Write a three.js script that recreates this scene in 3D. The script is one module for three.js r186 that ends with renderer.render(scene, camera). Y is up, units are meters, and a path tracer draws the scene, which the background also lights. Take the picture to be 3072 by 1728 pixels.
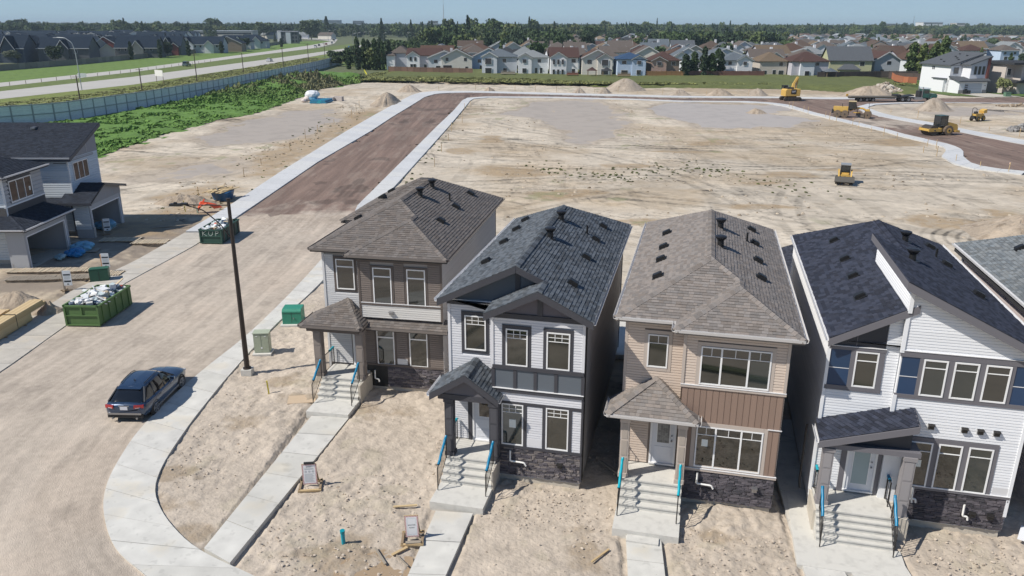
import * as THREE from 'three';
import { mergeGeometries } from 'three/addons/utils/BufferGeometryUtils.js';

// ---------- camera, sky, sun, exposure ----------
const scene = new THREE.Scene();
const camera = new THREE.PerspectiveCamera(40.059, 1024 / 576, 0.5, 30000);
camera.position.set(0, 16.5, 0);
camera.rotation.order = 'YXZ';
camera.rotation.set(-0.32271, 0, 0.003);
const renderer = new THREE.WebGLRenderer({ antialias: true });
renderer.toneMapping = THREE.LinearToneMapping;
renderer.toneMappingExposure = 1.1;
renderer.shadowMap.enabled = true;

const SUN = new THREE.Vector3(-0.647, 0.731, 0.216).normalize();
{
  const W = 256, H = 1024, d = new Float32Array(W * H * 4);
  const stops = [[-90, .20, .18, .15], [-2, .22, .23, .23], [0, .385, .53, .60], [0.7, .36, .505, .60], [2.2, .31, .445, .575], [6, .22, .335, .49], [14, .155, .25, .42], [35, .095, .175, .345], [90, .055, .12, .265]];
  for (let j = 0; j < H; j++) {
    const e = ((j + .5) / H - .5) * 180;
    let k = 0; while (k < stops.length - 2 && e > stops[k + 1][0]) k++;
    const a = stops[k], b = stops[k + 1], t = Math.min(1, Math.max(0, (e - a[0]) / (b[0] - a[0])));
    for (let i = 0; i < W; i++) { const q = (j * W + i) * 4; for (let c = 0; c < 3; c++) d[q + c] = a[c + 1] + (b[c + 1] - a[c + 1]) * t; d[q + 3] = 1; }
  }
  const t = new THREE.DataTexture(d, W, H, THREE.RGBAFormat, THREE.FloatType);
  t.mapping = THREE.EquirectangularReflectionMapping; t.magFilter = t.minFilter = THREE.LinearFilter; t.needsUpdate = true;
  scene.background = t; scene.environment = t;
}
const sun = new THREE.DirectionalLight(new THREE.Color(1, .95, .87), 4.9);
sun.position.copy(SUN).multiplyScalar(300); sun.castShadow = true;
sun.shadow.camera.left = sun.shadow.camera.bottom = -320; sun.shadow.camera.right = sun.shadow.camera.top = 320; sun.shadow.camera.far = 900;
sun.shadow.mapSize.set(4096, 4096);
sun.target.position.set(0, 0, -90); sun.position.add(sun.target.position);
scene.add(sun, sun.target);
scene.fog = new THREE.FogExp2(new THREE.Color(.46, .58, .66), 0.00013);

// ---------- helpers ----------
let seed = 12345;
const rnd = () => { seed = (seed + 0x6D2B79F5) | 0; let t = Math.imul(seed ^ (seed >>> 15), 1 | seed); t = (t + Math.imul(t ^ (t >>> 7), 61 | t)) ^ t; return ((t ^ (t >>> 14)) >>> 0) / 4294967296; };
const R = (a, b) => a + (b - a) * rnd();
const pick = a => a[Math.floor(rnd() * a.length)];
const clamp = (x, a = 0, b = 1) => Math.min(b, Math.max(a, x));
const sstep = (a, b, x) => { const t = clamp((x - a) / (b - a)); return t * t * (3 - 2 * t); };
const hash2 = (i, j) => { let h = Math.imul(i | 0, 374761393) + Math.imul(j | 0, 668265263); h = Math.imul(h ^ (h >>> 13), 1274126177); return ((h ^ (h >>> 16)) >>> 0) / 4294967296; };
function vnoise(x, y, per = 0) {
  let i = Math.floor(x), j = Math.floor(y); const fx = x - i, fy = y - j; let i1 = i + 1, j1 = j + 1;
  if (per) { i = ((i % per) + per) % per; j = ((j % per) + per) % per; i1 = ((i1 % per) + per) % per; j1 = ((j1 % per) + per) % per; }
  const u = fx * fx * (3 - 2 * fx), v = fy * fy * (3 - 2 * fy);
  const a = hash2(i, j), b = hash2(i1, j), c = hash2(i, j1), d = hash2(i1, j1);
  return a + (b - a) * u + (c - a) * v + (a - b - c + d) * u * v;
}
function fbm(x, y, o = 4, per = 0) { let s = 0, a = .5, n = 0; for (let k = 0; k < o; k++) { s += a * vnoise(x + k * 17.3 * (per ? 0 : 1), y, per); n += a; a *= .5; x *= 2; y *= 2; per *= 2; } return s / n; }
const nth = n => { const w = ['first', 'second', 'third', 'fourth', 'fifth', 'sixth', 'seventh', 'eighth', 'ninth', 'tenth', 'eleventh', 'twelfth', 'thirteenth', 'fourteenth', 'fifteenth', 'sixteenth', 'seventeenth', 'eighteenth', 'nineteenth'], t = ['twenty', 'thirty', 'forty', 'fifty']; if (n < 20) return w[n - 1]; const d = Math.floor(n / 10) - 2; return n % 10 ? t[d] + '-' + w[n % 10 - 1] : t[d].slice(0, -1) + 'ieth'; };
const names = {};
function numbered(n) { const k = names[n] = (names[n] ?? -1) + 1; return k ? n + '_' + String(k).padStart(3, '0') : n; }
function tag(o, label, category, group, kind) { Object.assign(o.userData, { label, category }); if (group) o.userData.group = group; if (kind) o.userData.kind = kind; return o; }
function thing(name, label, category, [x, y, z] = [0, 0, 0], turn = 0, group, kind) {
  const o = new THREE.Group(); o.name = numbered(name); scene.add(o); o.position.set(x, y, z); o.rotation.y = turn;
  return tag(o, label, category, group, kind);
}
function copy(src, label, [x, y, z], turn = src.rotation.y, group) {
  const o = src.clone(); o.name = numbered(src.name.replace(/_\d{3}$/, '')); scene.add(o); o.position.set(x, y, z); o.rotation.y = turn;
  o.userData = { ...src.userData, label }; if (group) o.userData.group = group; return o;
}
const _m = new THREE.Matrix4(), _e = new THREE.Euler(), _q = new THREE.Quaternion();
function mat4(x = 0, y = 0, z = 0, rx = 0, ry = 0, rz = 0, sx = 1, sy = 1, sz = 1) {
  return new THREE.Matrix4().compose(new THREE.Vector3(x, y, z), new THREE.Quaternion().setFromEuler(new THREE.Euler(rx, ry, rz)), new THREE.Vector3(sx, sy, sz));
}
const v3 = (x, y, z) => new THREE.Vector3(x, y, z);
function planarUV(g) { // uv in metres from the dominant axis of each face
  if (g.index) g = g.toNonIndexed();
  const p = g.attributes.position, n = p.count, uv = new Float32Array(n * 2), a = v3(), b = v3(), c = v3(), e = v3();
  for (let i = 0; i < n; i += 3) {
    a.fromBufferAttribute(p, i); b.fromBufferAttribute(p, i + 1); c.fromBufferAttribute(p, i + 2);
    e.copy(b).sub(a).cross(c.clone().sub(a)); const ax = Math.abs(e.x), ay = Math.abs(e.y), az = Math.abs(e.z);
    for (let k = 0; k < 3; k++) { const q = [a, b, c][k], o = (i + k) * 2; if (ay >= ax && ay >= az) { uv[o] = q.x; uv[o + 1] = q.z; } else if (ax >= az) { uv[o] = q.z; uv[o + 1] = q.y; } else { uv[o] = q.x; uv[o + 1] = q.y; } }
  }
  g.setAttribute('uv', new THREE.BufferAttribute(uv, 2)); return g;
}
function clean(g) { // non-indexed position + normal
  if (g.index) g = g.toNonIndexed();
  for (const k of Object.keys(g.attributes)) if (k !== 'position' && k !== 'normal' && k !== 'color') g.deleteAttribute(k);
  if (!g.attributes.normal) g.computeVertexNormals();
  return g;
}
class G { // collects shapes, merges them into one named mesh
  constructor() { this.l = []; }
  add(g, m) { g = clean(g); if (m) g.applyMatrix4(m); this.l.push(g); return this; }
  box(w, h, d, x = 0, y = 0, z = 0, rx = 0, ry = 0, rz = 0) { return this.add(new THREE.BoxGeometry(w, h, d), mat4(x, y, z, rx, ry, rz)); }
  span(x0, x1, y0, y1, z0, z1) { return this.box(x1 - x0, y1 - y0, z1 - z0, (x0 + x1) / 2, (y0 + y1) / 2, (z0 + z1) / 2); }
  cyl(r0, r1, h, x, y, z, rx = 0, ry = 0, rz = 0, n = 12) { return this.add(new THREE.CylinderGeometry(r0, r1, h, n), mat4(x, y, z, rx, ry, rz)); }
  sph(r, x, y, z, sx = 1, sy = 1, sz = 1, n = 10) { return this.add(new THREE.SphereGeometry(r, n, Math.max(5, n * .7 | 0)), mat4(x, y, z, 0, 0, 0, sx, sy, sz)); }
  tor(r, t, x, y, z, rx = 0, ry = 0, rz = 0, n = 20) { return this.add(new THREE.TorusGeometry(r, t, 8, n), mat4(x, y, z, rx, ry, rz)); }
  tube(pts, r, n = 6, seg) { const c = new THREE.CatmullRomCurve3(pts.map(p => v3(...p)), false, 'catmullrom', .15); return this.add(new THREE.TubeGeometry(c, seg || Math.max(2, pts.length * 4), r, n, false)); }
  bar(a, b, w, d = w) { const A = v3(...a), B = v3(...b), L = A.distanceTo(B); const m = new THREE.Matrix4(); const q = new THREE.Quaternion().setFromUnitVectors(v3(0, 1, 0), B.clone().sub(A).normalize()); m.compose(A.add(B).multiplyScalar(.5), q, v3(1, 1, 1)); return this.add(new THREE.BoxGeometry(w, L, d), m); }
  rod(a, b, r, n = 6) { const A = v3(...a), B = v3(...b), L = A.distanceTo(B); const m = new THREE.Matrix4(); const q = new THREE.Quaternion().setFromUnitVectors(v3(0, 1, 0), B.clone().sub(A).normalize()); m.compose(A.add(B).multiplyScalar(.5), q, v3(1, 1, 1)); return this.add(new THREE.CylinderGeometry(r, r, L, n), m); }
  poly(pts, depth, m, bevel = 0) { const s = new THREE.Shape(pts.map(p => new THREE.Vector2(p[0], p[1]))); return this.add(new THREE.ExtrudeGeometry(s, { depth, bevelEnabled: bevel > 0, bevelSize: bevel, bevelThickness: bevel, bevelSegments: 2, curveSegments: 8 }), m); }
  flat(top, bot) { // closed prism between two polygons of the same size, lists of [x,y,z]
    const n = top.length, v = []; const t = (a, b, c) => v.push(...a, ...b, ...c);
    for (let i = 1; i < n - 1; i++) { t(top[0], top[i], top[i + 1]); t(bot[0], bot[i + 1], bot[i]); }
    for (let i = 0; i < n; i++) { const j = (i + 1) % n; t(top[i], bot[i], bot[j]); t(top[i], bot[j], top[j]); }
    const g = new THREE.BufferGeometry(); g.setAttribute('position', new THREE.BufferAttribute(new Float32Array(v), 3)); g.computeVertexNormals(); this.l.push(g); return this;
  }
  geo() { const g = mergeGeometries(this.l); this.l = []; return planarUV(g); }
  build(name, m, parent) { const o = new THREE.Mesh(this.geo(), m); o.name = name; o.castShadow = o.receiveShadow = true; (parent || scene).add(o); return o; }
}
function single(g, name, label, cat, m, pos, turn = 0, group, kind) { const o = g.build(numbered(name), m); if (pos) o.position.set(...pos); o.rotation.y = turn; return tag(o, label, cat, group, kind); }
function mesh(geo, name, m, parent) { const o = new THREE.Mesh(geo, m); o.name = name; o.castShadow = o.receiveShadow = true; (parent || scene).add(o); return o; }

// ---------- textures and materials ----------
const enc = x => 255 * (x <= .0031308 ? x * 12.92 : 1.055 * Math.pow(Math.min(1, x), 1 / 2.4) - .055);
function tex(w, h, fn, data = false, wrap = true) {
  const d = new Uint8Array(w * h * 4);
  for (let j = 0; j < h; j++) for (let i = 0; i < w; i++) { const c = fn(i / w, j / h), q = (j * w + i) * 4; if (data) { d[q] = d[q + 1] = d[q + 2] = clamp(c) * 255; } else { d[q] = enc(Math.max(0, c[0])); d[q + 1] = enc(Math.max(0, c[1])); d[q + 2] = enc(Math.max(0, c[2])); } d[q + 3] = 255; }
  const t = new THREE.DataTexture(d, w, h, THREE.RGBAFormat, THREE.UnsignedByteType);
  t.magFilter = THREE.LinearFilter; t.minFilter = THREE.LinearMipmapLinearFilter; t.generateMipmaps = true;
  if (wrap) t.wrapS = t.wrapT = THREE.RepeatWrapping;
  if (!data) t.colorSpace = THREE.SRGBColorSpace; t.needsUpdate = true; return t;
}
const _reps = new Map();
const rep = (t, x, y = x) => { const k = t.uuid + x + '/' + y; if (!_reps.has(k)) { const c = t.clone(); c.repeat.set(x, y); c.needsUpdate = true; _reps.set(k, c); } return _reps.get(k); };
const col = (r, g, b) => new THREE.Color().setRGB(r, g, b);
function mt(r, g, b, rough = .8, metal = 0, extra = {}) { return new THREE.MeshPhysicalMaterial({ color: col(r, g, b), roughness: rough, metalness: metal, side: THREE.DoubleSide, ...extra }); }
const grainT = tex(512, 512, (u, v) => .5 + (fbm(u * 64, v * 64, 4, 64) - .5) * 1.4, true);
const grainC = tex(512, 512, (u, v) => { const k = .78 + .44 * fbm(u * 16, v * 16, 6, 16); return [k, k, k]; });
const lumpT = tex(512, 512, (u, v) => { const a = fbm(u * 8, v * 8, 6, 8), b = Math.abs(fbm(u * 12 , v * 12, 5, 12) - .5) * 2; return a * .65 + b * .35; }, true);
const woodC = tex(256, 256, (u, v) => { const k = .75 + .3 * fbm(u * 4, v * 60, 4, 4) + .1 * (hash2(v * 256, 3) - .5); return [k, k * .98, k * .94]; });
const concC = tex(512, 512, (u, v) => { const k = .86 + .28 * (fbm(u * 12, v * 12, 6, 12) - .35), d = sstep(.5, .75, fbm(u * 6, v * 6, 5, 6)) * .55, s = sstep(.7, .78, fbm(u * 30, v * 30, 3, 30)) * .12; return [k * (1 - s) * (1 - d * .06), k * (1 - s) * (1 - d * .13), k * (1 - s) * (1 - d * .24)]; });
const streakC = tex(512, 512, (u, v) => { const k = .8 + .25 * vnoise(u * 6, v * 90, 0) * .6 + .28 * (fbm(u * 4, v * 32, 4, 4) - .3); return [k, k, k]; });
const M = {
  concrete: mt(.56, .545, .505, .85, 0, { map: rep(grainC, .35), bumpMap: rep(grainT, 1.2), bumpScale: .003 }),
  concreteOld: mt(.47, .435, .375, .9, 0, { map: rep(grainC, .3), bumpMap: rep(grainT, 1), bumpScale: .004 }),
  foundation: mt(.50, .455, .385, .9, 0, { map: rep(grainC, .5), bumpMap: rep(grainT, 1), bumpScale: .004 }),
  white: mt(.78, .78, .78, .45), whiteWall: mt(.74, .75, .77, .55), black: mt(.012, .012, .013, .5), darkMetal: mt(.03, .028, .027, .45, .3),
  glass: mt(.012, .014, .012, .03, 0, { ior: 2.0 }), glassFar: mt(.03, .033, .04, .12, 0, { ior: 1.7 }),
  teal: mt(.0, .17, .32, .35), teal2: mt(.0, .33, .42, .35), greenBox: mt(.03, .22, .145, .5, 0, { map: rep(grainC, .8) }), sage: mt(.36, .40, .30, .55, 0, { map: rep(grainC, .8) }),
  lumber: mt(.62, .48, .28, .75, 0, { map: rep(woodC, .4, 1) }), lumber2: mt(.55, .41, .23, .8, 0, { map: rep(woodC, .4, 1) }), oldWood: mt(.28, .21, .14, .85, 0, { map: rep(woodC, .4, 1) }), greyWood: mt(.33, .29, .24, .85, 0, { map: rep(woodC, .4, 1) }),
  yellow: mt(.60, .33, .035, .5, 0, { map: rep(grainC, .4) }), yellowDusty: mt(.58, .37, .09, .6, 0, { map: rep(grainC, .5) }), rubber: mt(.03, .027, .025, .85, 0, { bumpMap: rep(grainT, 2), bumpScale: .01 }), tyreMud: mt(.16, .12, .085, .95, 0, { bumpMap: rep(grainT, 2), bumpScale: .015 }),
  steel: mt(.35, .35, .36, .35, .8), rust: mt(.2, .12, .08, .8, .2), red: mt(.45, .03, .02, .4), orange: mt(.75, .1, .03, .5), blueBin: mt(.012, .08, .2, .5), pipeBlue: mt(.03, .22, .36, .4), pvc: mt(.8, .79, .76, .35), glassB: mt(.022, .03, .03, .045, 0, { ior: 1.9 }), glassC: mt(.03, .03, .024, .06, 0, { ior: 1.85 }),
};
// ---------- ground ----------
const PUD = [ // mud puddles: lists of [x,z]
  [[-1, -153], [3, -180], [17, -186], [21, -173], [20, -147], [16, -123], [11.7, -116], [8, -120], [7.4, -135], [5.8, -146]],
  [[28.7, -167], [36, -179], [58, -174], [52, -156], [56, -146], [51, -139], [41, -135.5], [31, -134], [29, -147]],
  [[-46, -117], [-47.5, -139], [-44.6, -158], [-37, -163], [-32.5, -140], [-32.8, -121], [-37.6, -116], [-42, -114]],
  [[-41, -88], [-37, -86], [-33, -92], [-35, -99], [-42, -97]],
  [[79, -168], [89, -171], [98, -168], [100, -158], [92, -154], [84, -156]], [[100, -166], [110, -166], [124, -160], [118, -152], [104, -156]],
];
function segDist(px, pz, poly) { // signed: negative inside
  let ins = false, d = 1e9;
  for (let i = 0, j = poly.length - 1; i < poly.length; j = i++) {
    const [x1, z1] = poly[i], [x2, z2] = poly[j];
    if ((z1 > pz) !== (z2 > pz) && px < (x2 - x1) * (pz - z1) / (z2 - z1) + x1) ins = !ins;
    const dx = x2 - x1, dz = z2 - z1, t = clamp(((px - x1) * dx + (pz - z1) * dz) / (dx * dx + dz * dz)), ex = x1 + t * dx - px, ez = z1 + t * dz - pz;
    d = Math.min(d, Math.hypot(ex, ez));
  }
  return ins ? -d : d;
}
const pudBox = PUD.map(p => [Math.min(...p.map(q => q[0])) - 8, Math.max(...p.map(q => q[0])) + 8, Math.min(...p.map(q => q[1])) - 8, Math.max(...p.map(q => q[1])) + 8]);
function pudD(x, z) { let d = 9; for (let i = 0; i < PUD.length; i++) { const b = pudBox[i]; if (x < b[0] || x > b[1] || z < b[2] || z > b[3]) continue; d = Math.min(d, segDist(x, z, PUD[i])); } return d + (fbm(x * .22, z * .14 + 40, 4) - .5) * 7; }
const SITE = [-62, 172, -276, -12];
const ROAD1 = [[-24.4, -66.5], [-24.4, -98], [-22.2, -128], [-21.5, -160], [-20.4, -191], [-18.6, -199.6], [-9.7, -203], [9.9, -197.2], [39.8, -189.5], [61, -190], [62, -182], [38.5, -182.4], [27.8, -187], [9.6, -191.7], [-6, -192.2], [-10.7, -188.6], [-11.5, -181], [-12.9, -128], [-13.9, -95], [-14.6, -73], [-14, -66.5]];
const ROAD2 = [[61, -190], [61, -182.5], [53, -182], [59.4, -174], [59.4, -158], [61.5, -142], [62, -130], [62.7, -120], [63.2, -114.5], [62.2, -109.6], [60.4, -105], [57.4, -99], [57, -95], [60, -92], [66, -82], [84, -84], [80, -98], [74.4, -114], [72.7, -125], [71.6, -138], [69.3, -151.5], [69, -160], [72, -170], [79.4, -178], [94, -181.2], [106, -179.8], [150, -176], [150, -196], [116, -193.2], [100, -191], [75, -187.4]];
const LOW = [ROAD1, ROAD2];
const isLow = (x, z) => LOW.some(p => { const b = p.box ??= [Math.min(...p.map(q => q[0])), Math.max(...p.map(q => q[0])), Math.min(...p.map(q => q[1])), Math.max(...p.map(q => q[1]))]; return x > b[0] - 1 && x < b[1] + 1 && z > b[2] - 1 && z < b[3] + 1 && segDist(x, z, p) < .3; });
const siteH = (x, z) => { const d = pudD(x, z); if (z > -69 && x > -29 && x < -12 || z > -52 && x > -14 && x < 24 || isLow(x, z)) return -.16; return .03 + (fbm(x * .35, z * .35, 4) - .5) * .16 + (fbm(x * 1.1 + 4, z * 1.1, 2) - .5) * .1 * sstep(.45, .6, fbm(x * .1, z * .1 + 31, 3)) + (fbm(x * .06, z * .06 + 9, 2) - .5) * .1 - .14 * sstep(2.2, -2.2, d); };
const TRK = [[60, -170, 70], [64, -178, 88], [-10, -20, 62], [22, -210, 98], [70, -60, 46], [20, -300, 205], [-60, -60, 84], [36, -40, 48], [-90, -120, 62], [-96, -150, 66], [30, 40, 130], [10, -420, 300]];
const PATCH = [[.0, -93, 5, 4], [4.5, -79, 3, 2.2], [32, -91, 4, 2.5], [38.5, -68, 4, 3], [38, -94, 3.5, 1.2], [30, -117, 5, 3], [26.7, -86, 3, 1], [6.7, -81, 3, 1.5], [-33, -95, 5, 2], [-39, -95, 4, 1.6], [-7.5, -108, 2, 3], [42.5, -68, 3, 2.6], [45, -69.5, 2, 3], [-29, -72, 4, 4], [-32, -66, 5, 4], [-31.5, -80, 4, 5], [14, -97, 4, 1.5], [22, -108, 6, 1], [-3, -120, 2, 5], [24, -74, 5, 1.2], [12, -68, 6, 1.4], [56, -118, 4, 4], [80, -190, 10, 3], [110, -160, 12, 5], [120, -140, 10, 4]];
{
  const [X0, X1, Z0, Z1] = SITE, N = 2048;
  const strip = [[-30.3, -90], [-26.8, -92], [-26.9, -128], [-27.6, -170], [-31.6, -147], [-33.5, -104]], berm = [[44, -226], [100, -206], [98, -198], [46, -203]];
  const map = tex(N, N, (u, v) => {
    const x = X0 + u * (X1 - X0), z = Z0 + v * (Z1 - Z0);
    const big = fbm(x * .035, z * .035, 4), mid = fbm(x * .22 + 7, z * .3, 4), fine = fbm(x * 1.7, z * 1.7, 3);
    const wp = fbm(x * .05 + 9, z * .05, 3) * 9, ax = x * .94 + z * .34 + wp, az = z * .94 - x * .34 + wp * .7, tr = fbm(ax * .11 + 30, az * .75, 4), tr2 = fbm(x * 1.1 + 3 + wp * .5, z * .09 + 11, 3);
    let k = .93 + (big - .5) * .3 + (mid - .5) * .34 + (fine - .5) * .3;
    k -= .26 * sstep(.54, .68, tr) * sstep(.42, .62, mid); { const l1 = 1 - Math.abs(fbm(ax * .16 + 3, az * .8 + wp, 4) * 2 - 1), l2 = 1 - Math.abs(fbm(x * .5 + 60, z * .7 + 8, 4) * 2 - 1); k -= .3 * sstep(.955, .99, l1) * sstep(.4, .6, big + (mid - .5)) + .24 * sstep(.95, .99, l2) * sstep(.48, .62, mid); k -= .3 * sstep(.64, .74, fbm(x * 2.6 + 5, z * 2.6, 3)) * sstep(.5, .66, fbm(x * .17, z * .2 + 70, 3)); } k += .1 * sstep(.56, .7, fbm(ax * .3 + 7, az * .5 + 3, 4)); for (const t of TRK) { const q = Math.hypot(x - t[0], z - t[1]) - t[2]; if (q > -2 && q < 2) { const e = Math.min(Math.abs(q - 1), Math.abs(q + 1)), m = sstep(.5, .25, e) * sstep(.3, .5, fbm(x * .13 + t[2], z * .13, 3)); k -= m * (.1 + .16 * (Math.sin(Math.atan2(z - t[1], x - t[0]) * t[2] * 9) > 0 ? 1 : .3)); } } { const q = Math.hypot(x - 42, z + 59.5); if (q > 4.5 && q < 10 && z < -60) k -= .32 * sstep(.55, .9, .5 + .5 * Math.sin(q * 7)) * sstep(4.5, 5.5, q) * sstep(10, 8.5, q) * (.4 + mid); } k -= .12 * sstep(.6, .7, tr2);
    const bw = sstep(.44, .66, fbm(x * .07 + 21, z * .09 + 4, 5)) * .7 + sstep(.55, .7, fbm(x * .5 + 2, z * .6, 4)) * .25; let r = .535 * k, g = .465 * k, b = .372 * k; r += (.41 * k - r) * bw; g += (.325 * k - g) * bw; b += (.225 * k - b) * bw; { const q = Math.min(Math.hypot(Math.max(0, Math.abs(x + 31) - 3.4), Math.max(0, Math.abs(z + 57.5) - 9)), 9) + (fine - .5) * 1.6 + (mid - .5) * 2; const s = sstep(1.2, -.2, q) * .8; r += (.19 - r) * s; g += (.155 - g) * s; b += (.125 - b) * s; }  // brown mud before the left garages, painted deeper to stand for the houses' shade
    let w = 0;
    for (const p of PATCH) { const e = Math.hypot((x - p[0]) / p[2], (z - p[1]) / p[3]); if (e < 1.8) w = Math.max(w, sstep(1.15, .55, e + (mid - .5) * 1.6)); }
    const sd = segDist(x, z, strip); if (sd < 5) w = Math.max(w, 1.25 * sstep(2, -1.5, sd + (mid - .5) * 6));
    const sb = segDist(x, z, berm); if (sb < 5) w = Math.max(w, .55 * sstep(2, -2, sb + (mid - .5) * 6));
    w = Math.min(1, w * (.6 + .5 * sstep(.35, .6, fine)));
    r += (.30 * (.8 + fine * .4) - r) * w * .8; g += (.215 * (.8 + fine * .4) - g) * w * .8; b += (.125 * (.8 + fine * .4) - b) * w * .8;
    const d = pudD(x, z), m = sstep(3.6, .3, d + (fine - .5) * 2) * .75; r += (.37 - r) * m; g += (.31 - g) * m; b += (.245 - b) * m;
    const ring = sstep(.9, .3, Math.abs(d - .6)) * sstep(.4, .7, fine) * .3; r *= 1 - ring; g *= 1 - ring; b *= 1 - ring;
    const gr = sstep(.66, .74, fbm(x * .4 + 50, z * .4, 4)) * sstep(.5, .62, fbm(x * .05 + 5, z * .05 + 3, 2)) * .5; r += (.2 - r) * gr; g += (.21 - g) * gr; b += (.1 - b) * gr;
    return [r, g, b];
  }, false, false);
  const nx = 390, nz = 440, g = new THREE.PlaneGeometry(X1 - X0, Z1 - Z0, nx, nz); g.rotateX(-Math.PI / 2); g.translate((X0 + X1) / 2, 0, (Z0 + Z1) / 2);
  const p = g.attributes.position, uv = g.attributes.uv;
  for (let i = 0; i < p.count; i++) { const x = p.getX(i), z = p.getZ(i); p.setY(i, siteH(x, z)); uv.setXY(i, (x - X0) / (X1 - X0), (z - Z0) / (Z1 - Z0)); }
  g.computeVertexNormals();
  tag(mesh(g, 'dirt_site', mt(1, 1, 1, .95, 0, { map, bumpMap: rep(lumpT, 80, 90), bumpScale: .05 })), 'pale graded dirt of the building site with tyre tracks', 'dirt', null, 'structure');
  // the land across the street, behind the camera
  tag(mesh(planarUV(new THREE.PlaneGeometry(170, 70).rotateX(-Math.PI / 2).translate(60, .01, 23)), 'dirt_lot', mt(.48, .41, .33, .95, 0, { map: rep(grainC, .1) })), 'bare lots on the near side of the street', 'dirt', null, 'structure');
  // the rest of the land, out to the horizon, with the site left open
  const s = new THREE.Shape([[-9000, -500], [9000, -500], [9000, 14000], [-9000, 14000]].map(q => new THREE.Vector2(...q)));
  s.holes.push(new THREE.Path([[X0 + .5, -Z1 + .5], [X1 - .5, -Z1 + .5], [X1 - .5, -Z0 - .5], [X0 + .5, -Z0 - .5]].map(q => new THREE.Vector2(...q))));
  const gg = planarUV(new THREE.ShapeGeometry(s).rotateX(-Math.PI / 2));
  tag(mesh(gg, 'ground', mt(.10, .115, .05, .95, 0, { map: rep(grainC, .02) })), 'flat green land reaching to the horizon', 'ground', null, 'structure');
  // water standing in the hollows
  const pn = ['wide lilac mud puddle behind the grey and taupe houses', 'bluish puddle in front of the yellow grader', 'pale mud puddle beside the green bank', 'small mud puddle near the blue houses on the left', 'grey puddle around the dirt heap in front of the truck', 'grey puddle below the white garage house'];
  PUD.forEach((q, i) => {
    const cx = q.reduce((a, b) => a + b[0], 0) / q.length, cz = q.reduce((a, b) => a + b[1], 0) / q.length;
    const sh = new THREE.Shape(q.map(a => new THREE.Vector2(cx + (a[0] - cx) * 1.35, -(cz + (a[1] - cz) * 1.25))));
    const wg = planarUV(new THREE.ShapeGeometry(sh).rotateX(-Math.PI / 2));
    const o = mesh(wg, numbered('puddle'), i === 1 ? mt(.40, .36, .325, .5, 0, { map: rep(grainC, .04), specularIntensity: .42 }) : mt(.385, .335, .285, .5, 0, { map: rep(grainC, .04), specularIntensity: .3 })); o.position.y = -.045; tag(o, pn[i], 'puddle', null, 'structure');
  });
}
// flat sheet from an outline [x,z]
function sheet(name, label, cat, pts, y, m, kind = 'structure') {
  const s = new THREE.Shape(pts.map(q => new THREE.Vector2(q[0], -q[1])));
  const o = mesh(planarUV(new THREE.ShapeGeometry(s).rotateX(-Math.PI / 2)), numbered(name), m); o.position.y = y; return tag(o, label, cat, null, kind);
}
// bumpy sheet: a grid cut by an outline
function lumpy(name, label, cat, pts, cell, hf, m, kind = 'structure', jag = 0) {
  const xs = pts.map(p => p[0]), zs = pts.map(p => p[1]), x0 = Math.min(...xs), x1 = Math.max(...xs), z0 = Math.min(...zs), z1 = Math.max(...zs), nx = Math.ceil((x1 - x0) / cell), nz = Math.ceil((z1 - z0) / cell);
  const pos = [], idx = [], keep = [];
  for (let j = 0; j <= nz; j++) for (let i = 0; i <= nx; i++) {
    const x = x0 + i * cell, z = z0 + j * cell, d = segDist(x, z, pts) + (jag ? (fbm(x / jag, z / jag, 3) - .5) * jag * 1.6 : 0);
    keep.push(d < 0); pos.push(x, hf(x, z, -d), z);
  }
  const W = nx + 1;
  for (let j = 0; j < nz; j++) for (let i = 0; i < nx; i++) { const a = j * W + i, b = a + 1, c = a + W, d = c + 1; if (keep[a] || keep[b] || keep[c] || keep[d]) idx.push(a, c, b, b, c, d); }
  const g = new THREE.BufferGeometry(); g.setAttribute('position', new THREE.Float32BufferAttribute(pos, 3)); g.setIndex(idx);
  const uv = []; for (let i = 0; i < pos.length; i += 3) uv.push(pos[i], pos[i + 2]); g.setAttribute('uv', new THREE.Float32BufferAttribute(uv, 2)); g.computeVertexNormals();
  return tag(mesh(g, numbered(name), m), label, cat, null, kind);
}
// near road, gravel roads
const gravT = tex(1024, 2048, (u, v) => {
  const x = u * 16, z = v * 140, a = fbm(x * .5, z * .06, 4), s = fbm(x * 2.6, z * .12 + 20, 4), f = fbm(x * 9, z * 9, 3), pt = sstep(.62, .7, fbm(x * .5 + 8, z * .25 + 3, 3));
  let k = .88 + (a - .5) * .5 + (s - .5) * .42 + (f - .5) * .4; k *= 1 - pt * .35; const d = sstep(.45, .75, s) * .3;
  const w = clamp(sstep(130, 139, z + (fbm(x * .8, z * .5, 4) - .5) * 14) + .16 * sstep(.55, .7, fbm(x * .9 + 4, z * .2, 4))) * .9; const q = [.185 * k + d * .06, .125 * k + d * .05, .098 * k + d * .04], e = [.43 * k, .365 * k, .30 * k]; return q.map((c, i) => c + (e[i] - c) * w);
});
gravT.wrapS = gravT.wrapT = THREE.MirroredRepeatWrapping;
const KERB = [[-8, -17.6], [-11.4, -20.5], [-13.1, -22], [-14.6, -24.2], [-15.2, -25.9], [-15.6, -28], [-15.8, -30], [-15.7, -33.2], [-15.3, -36.4], [-14.7, -41], [-14, -53.6], [-14, -72]];
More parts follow.
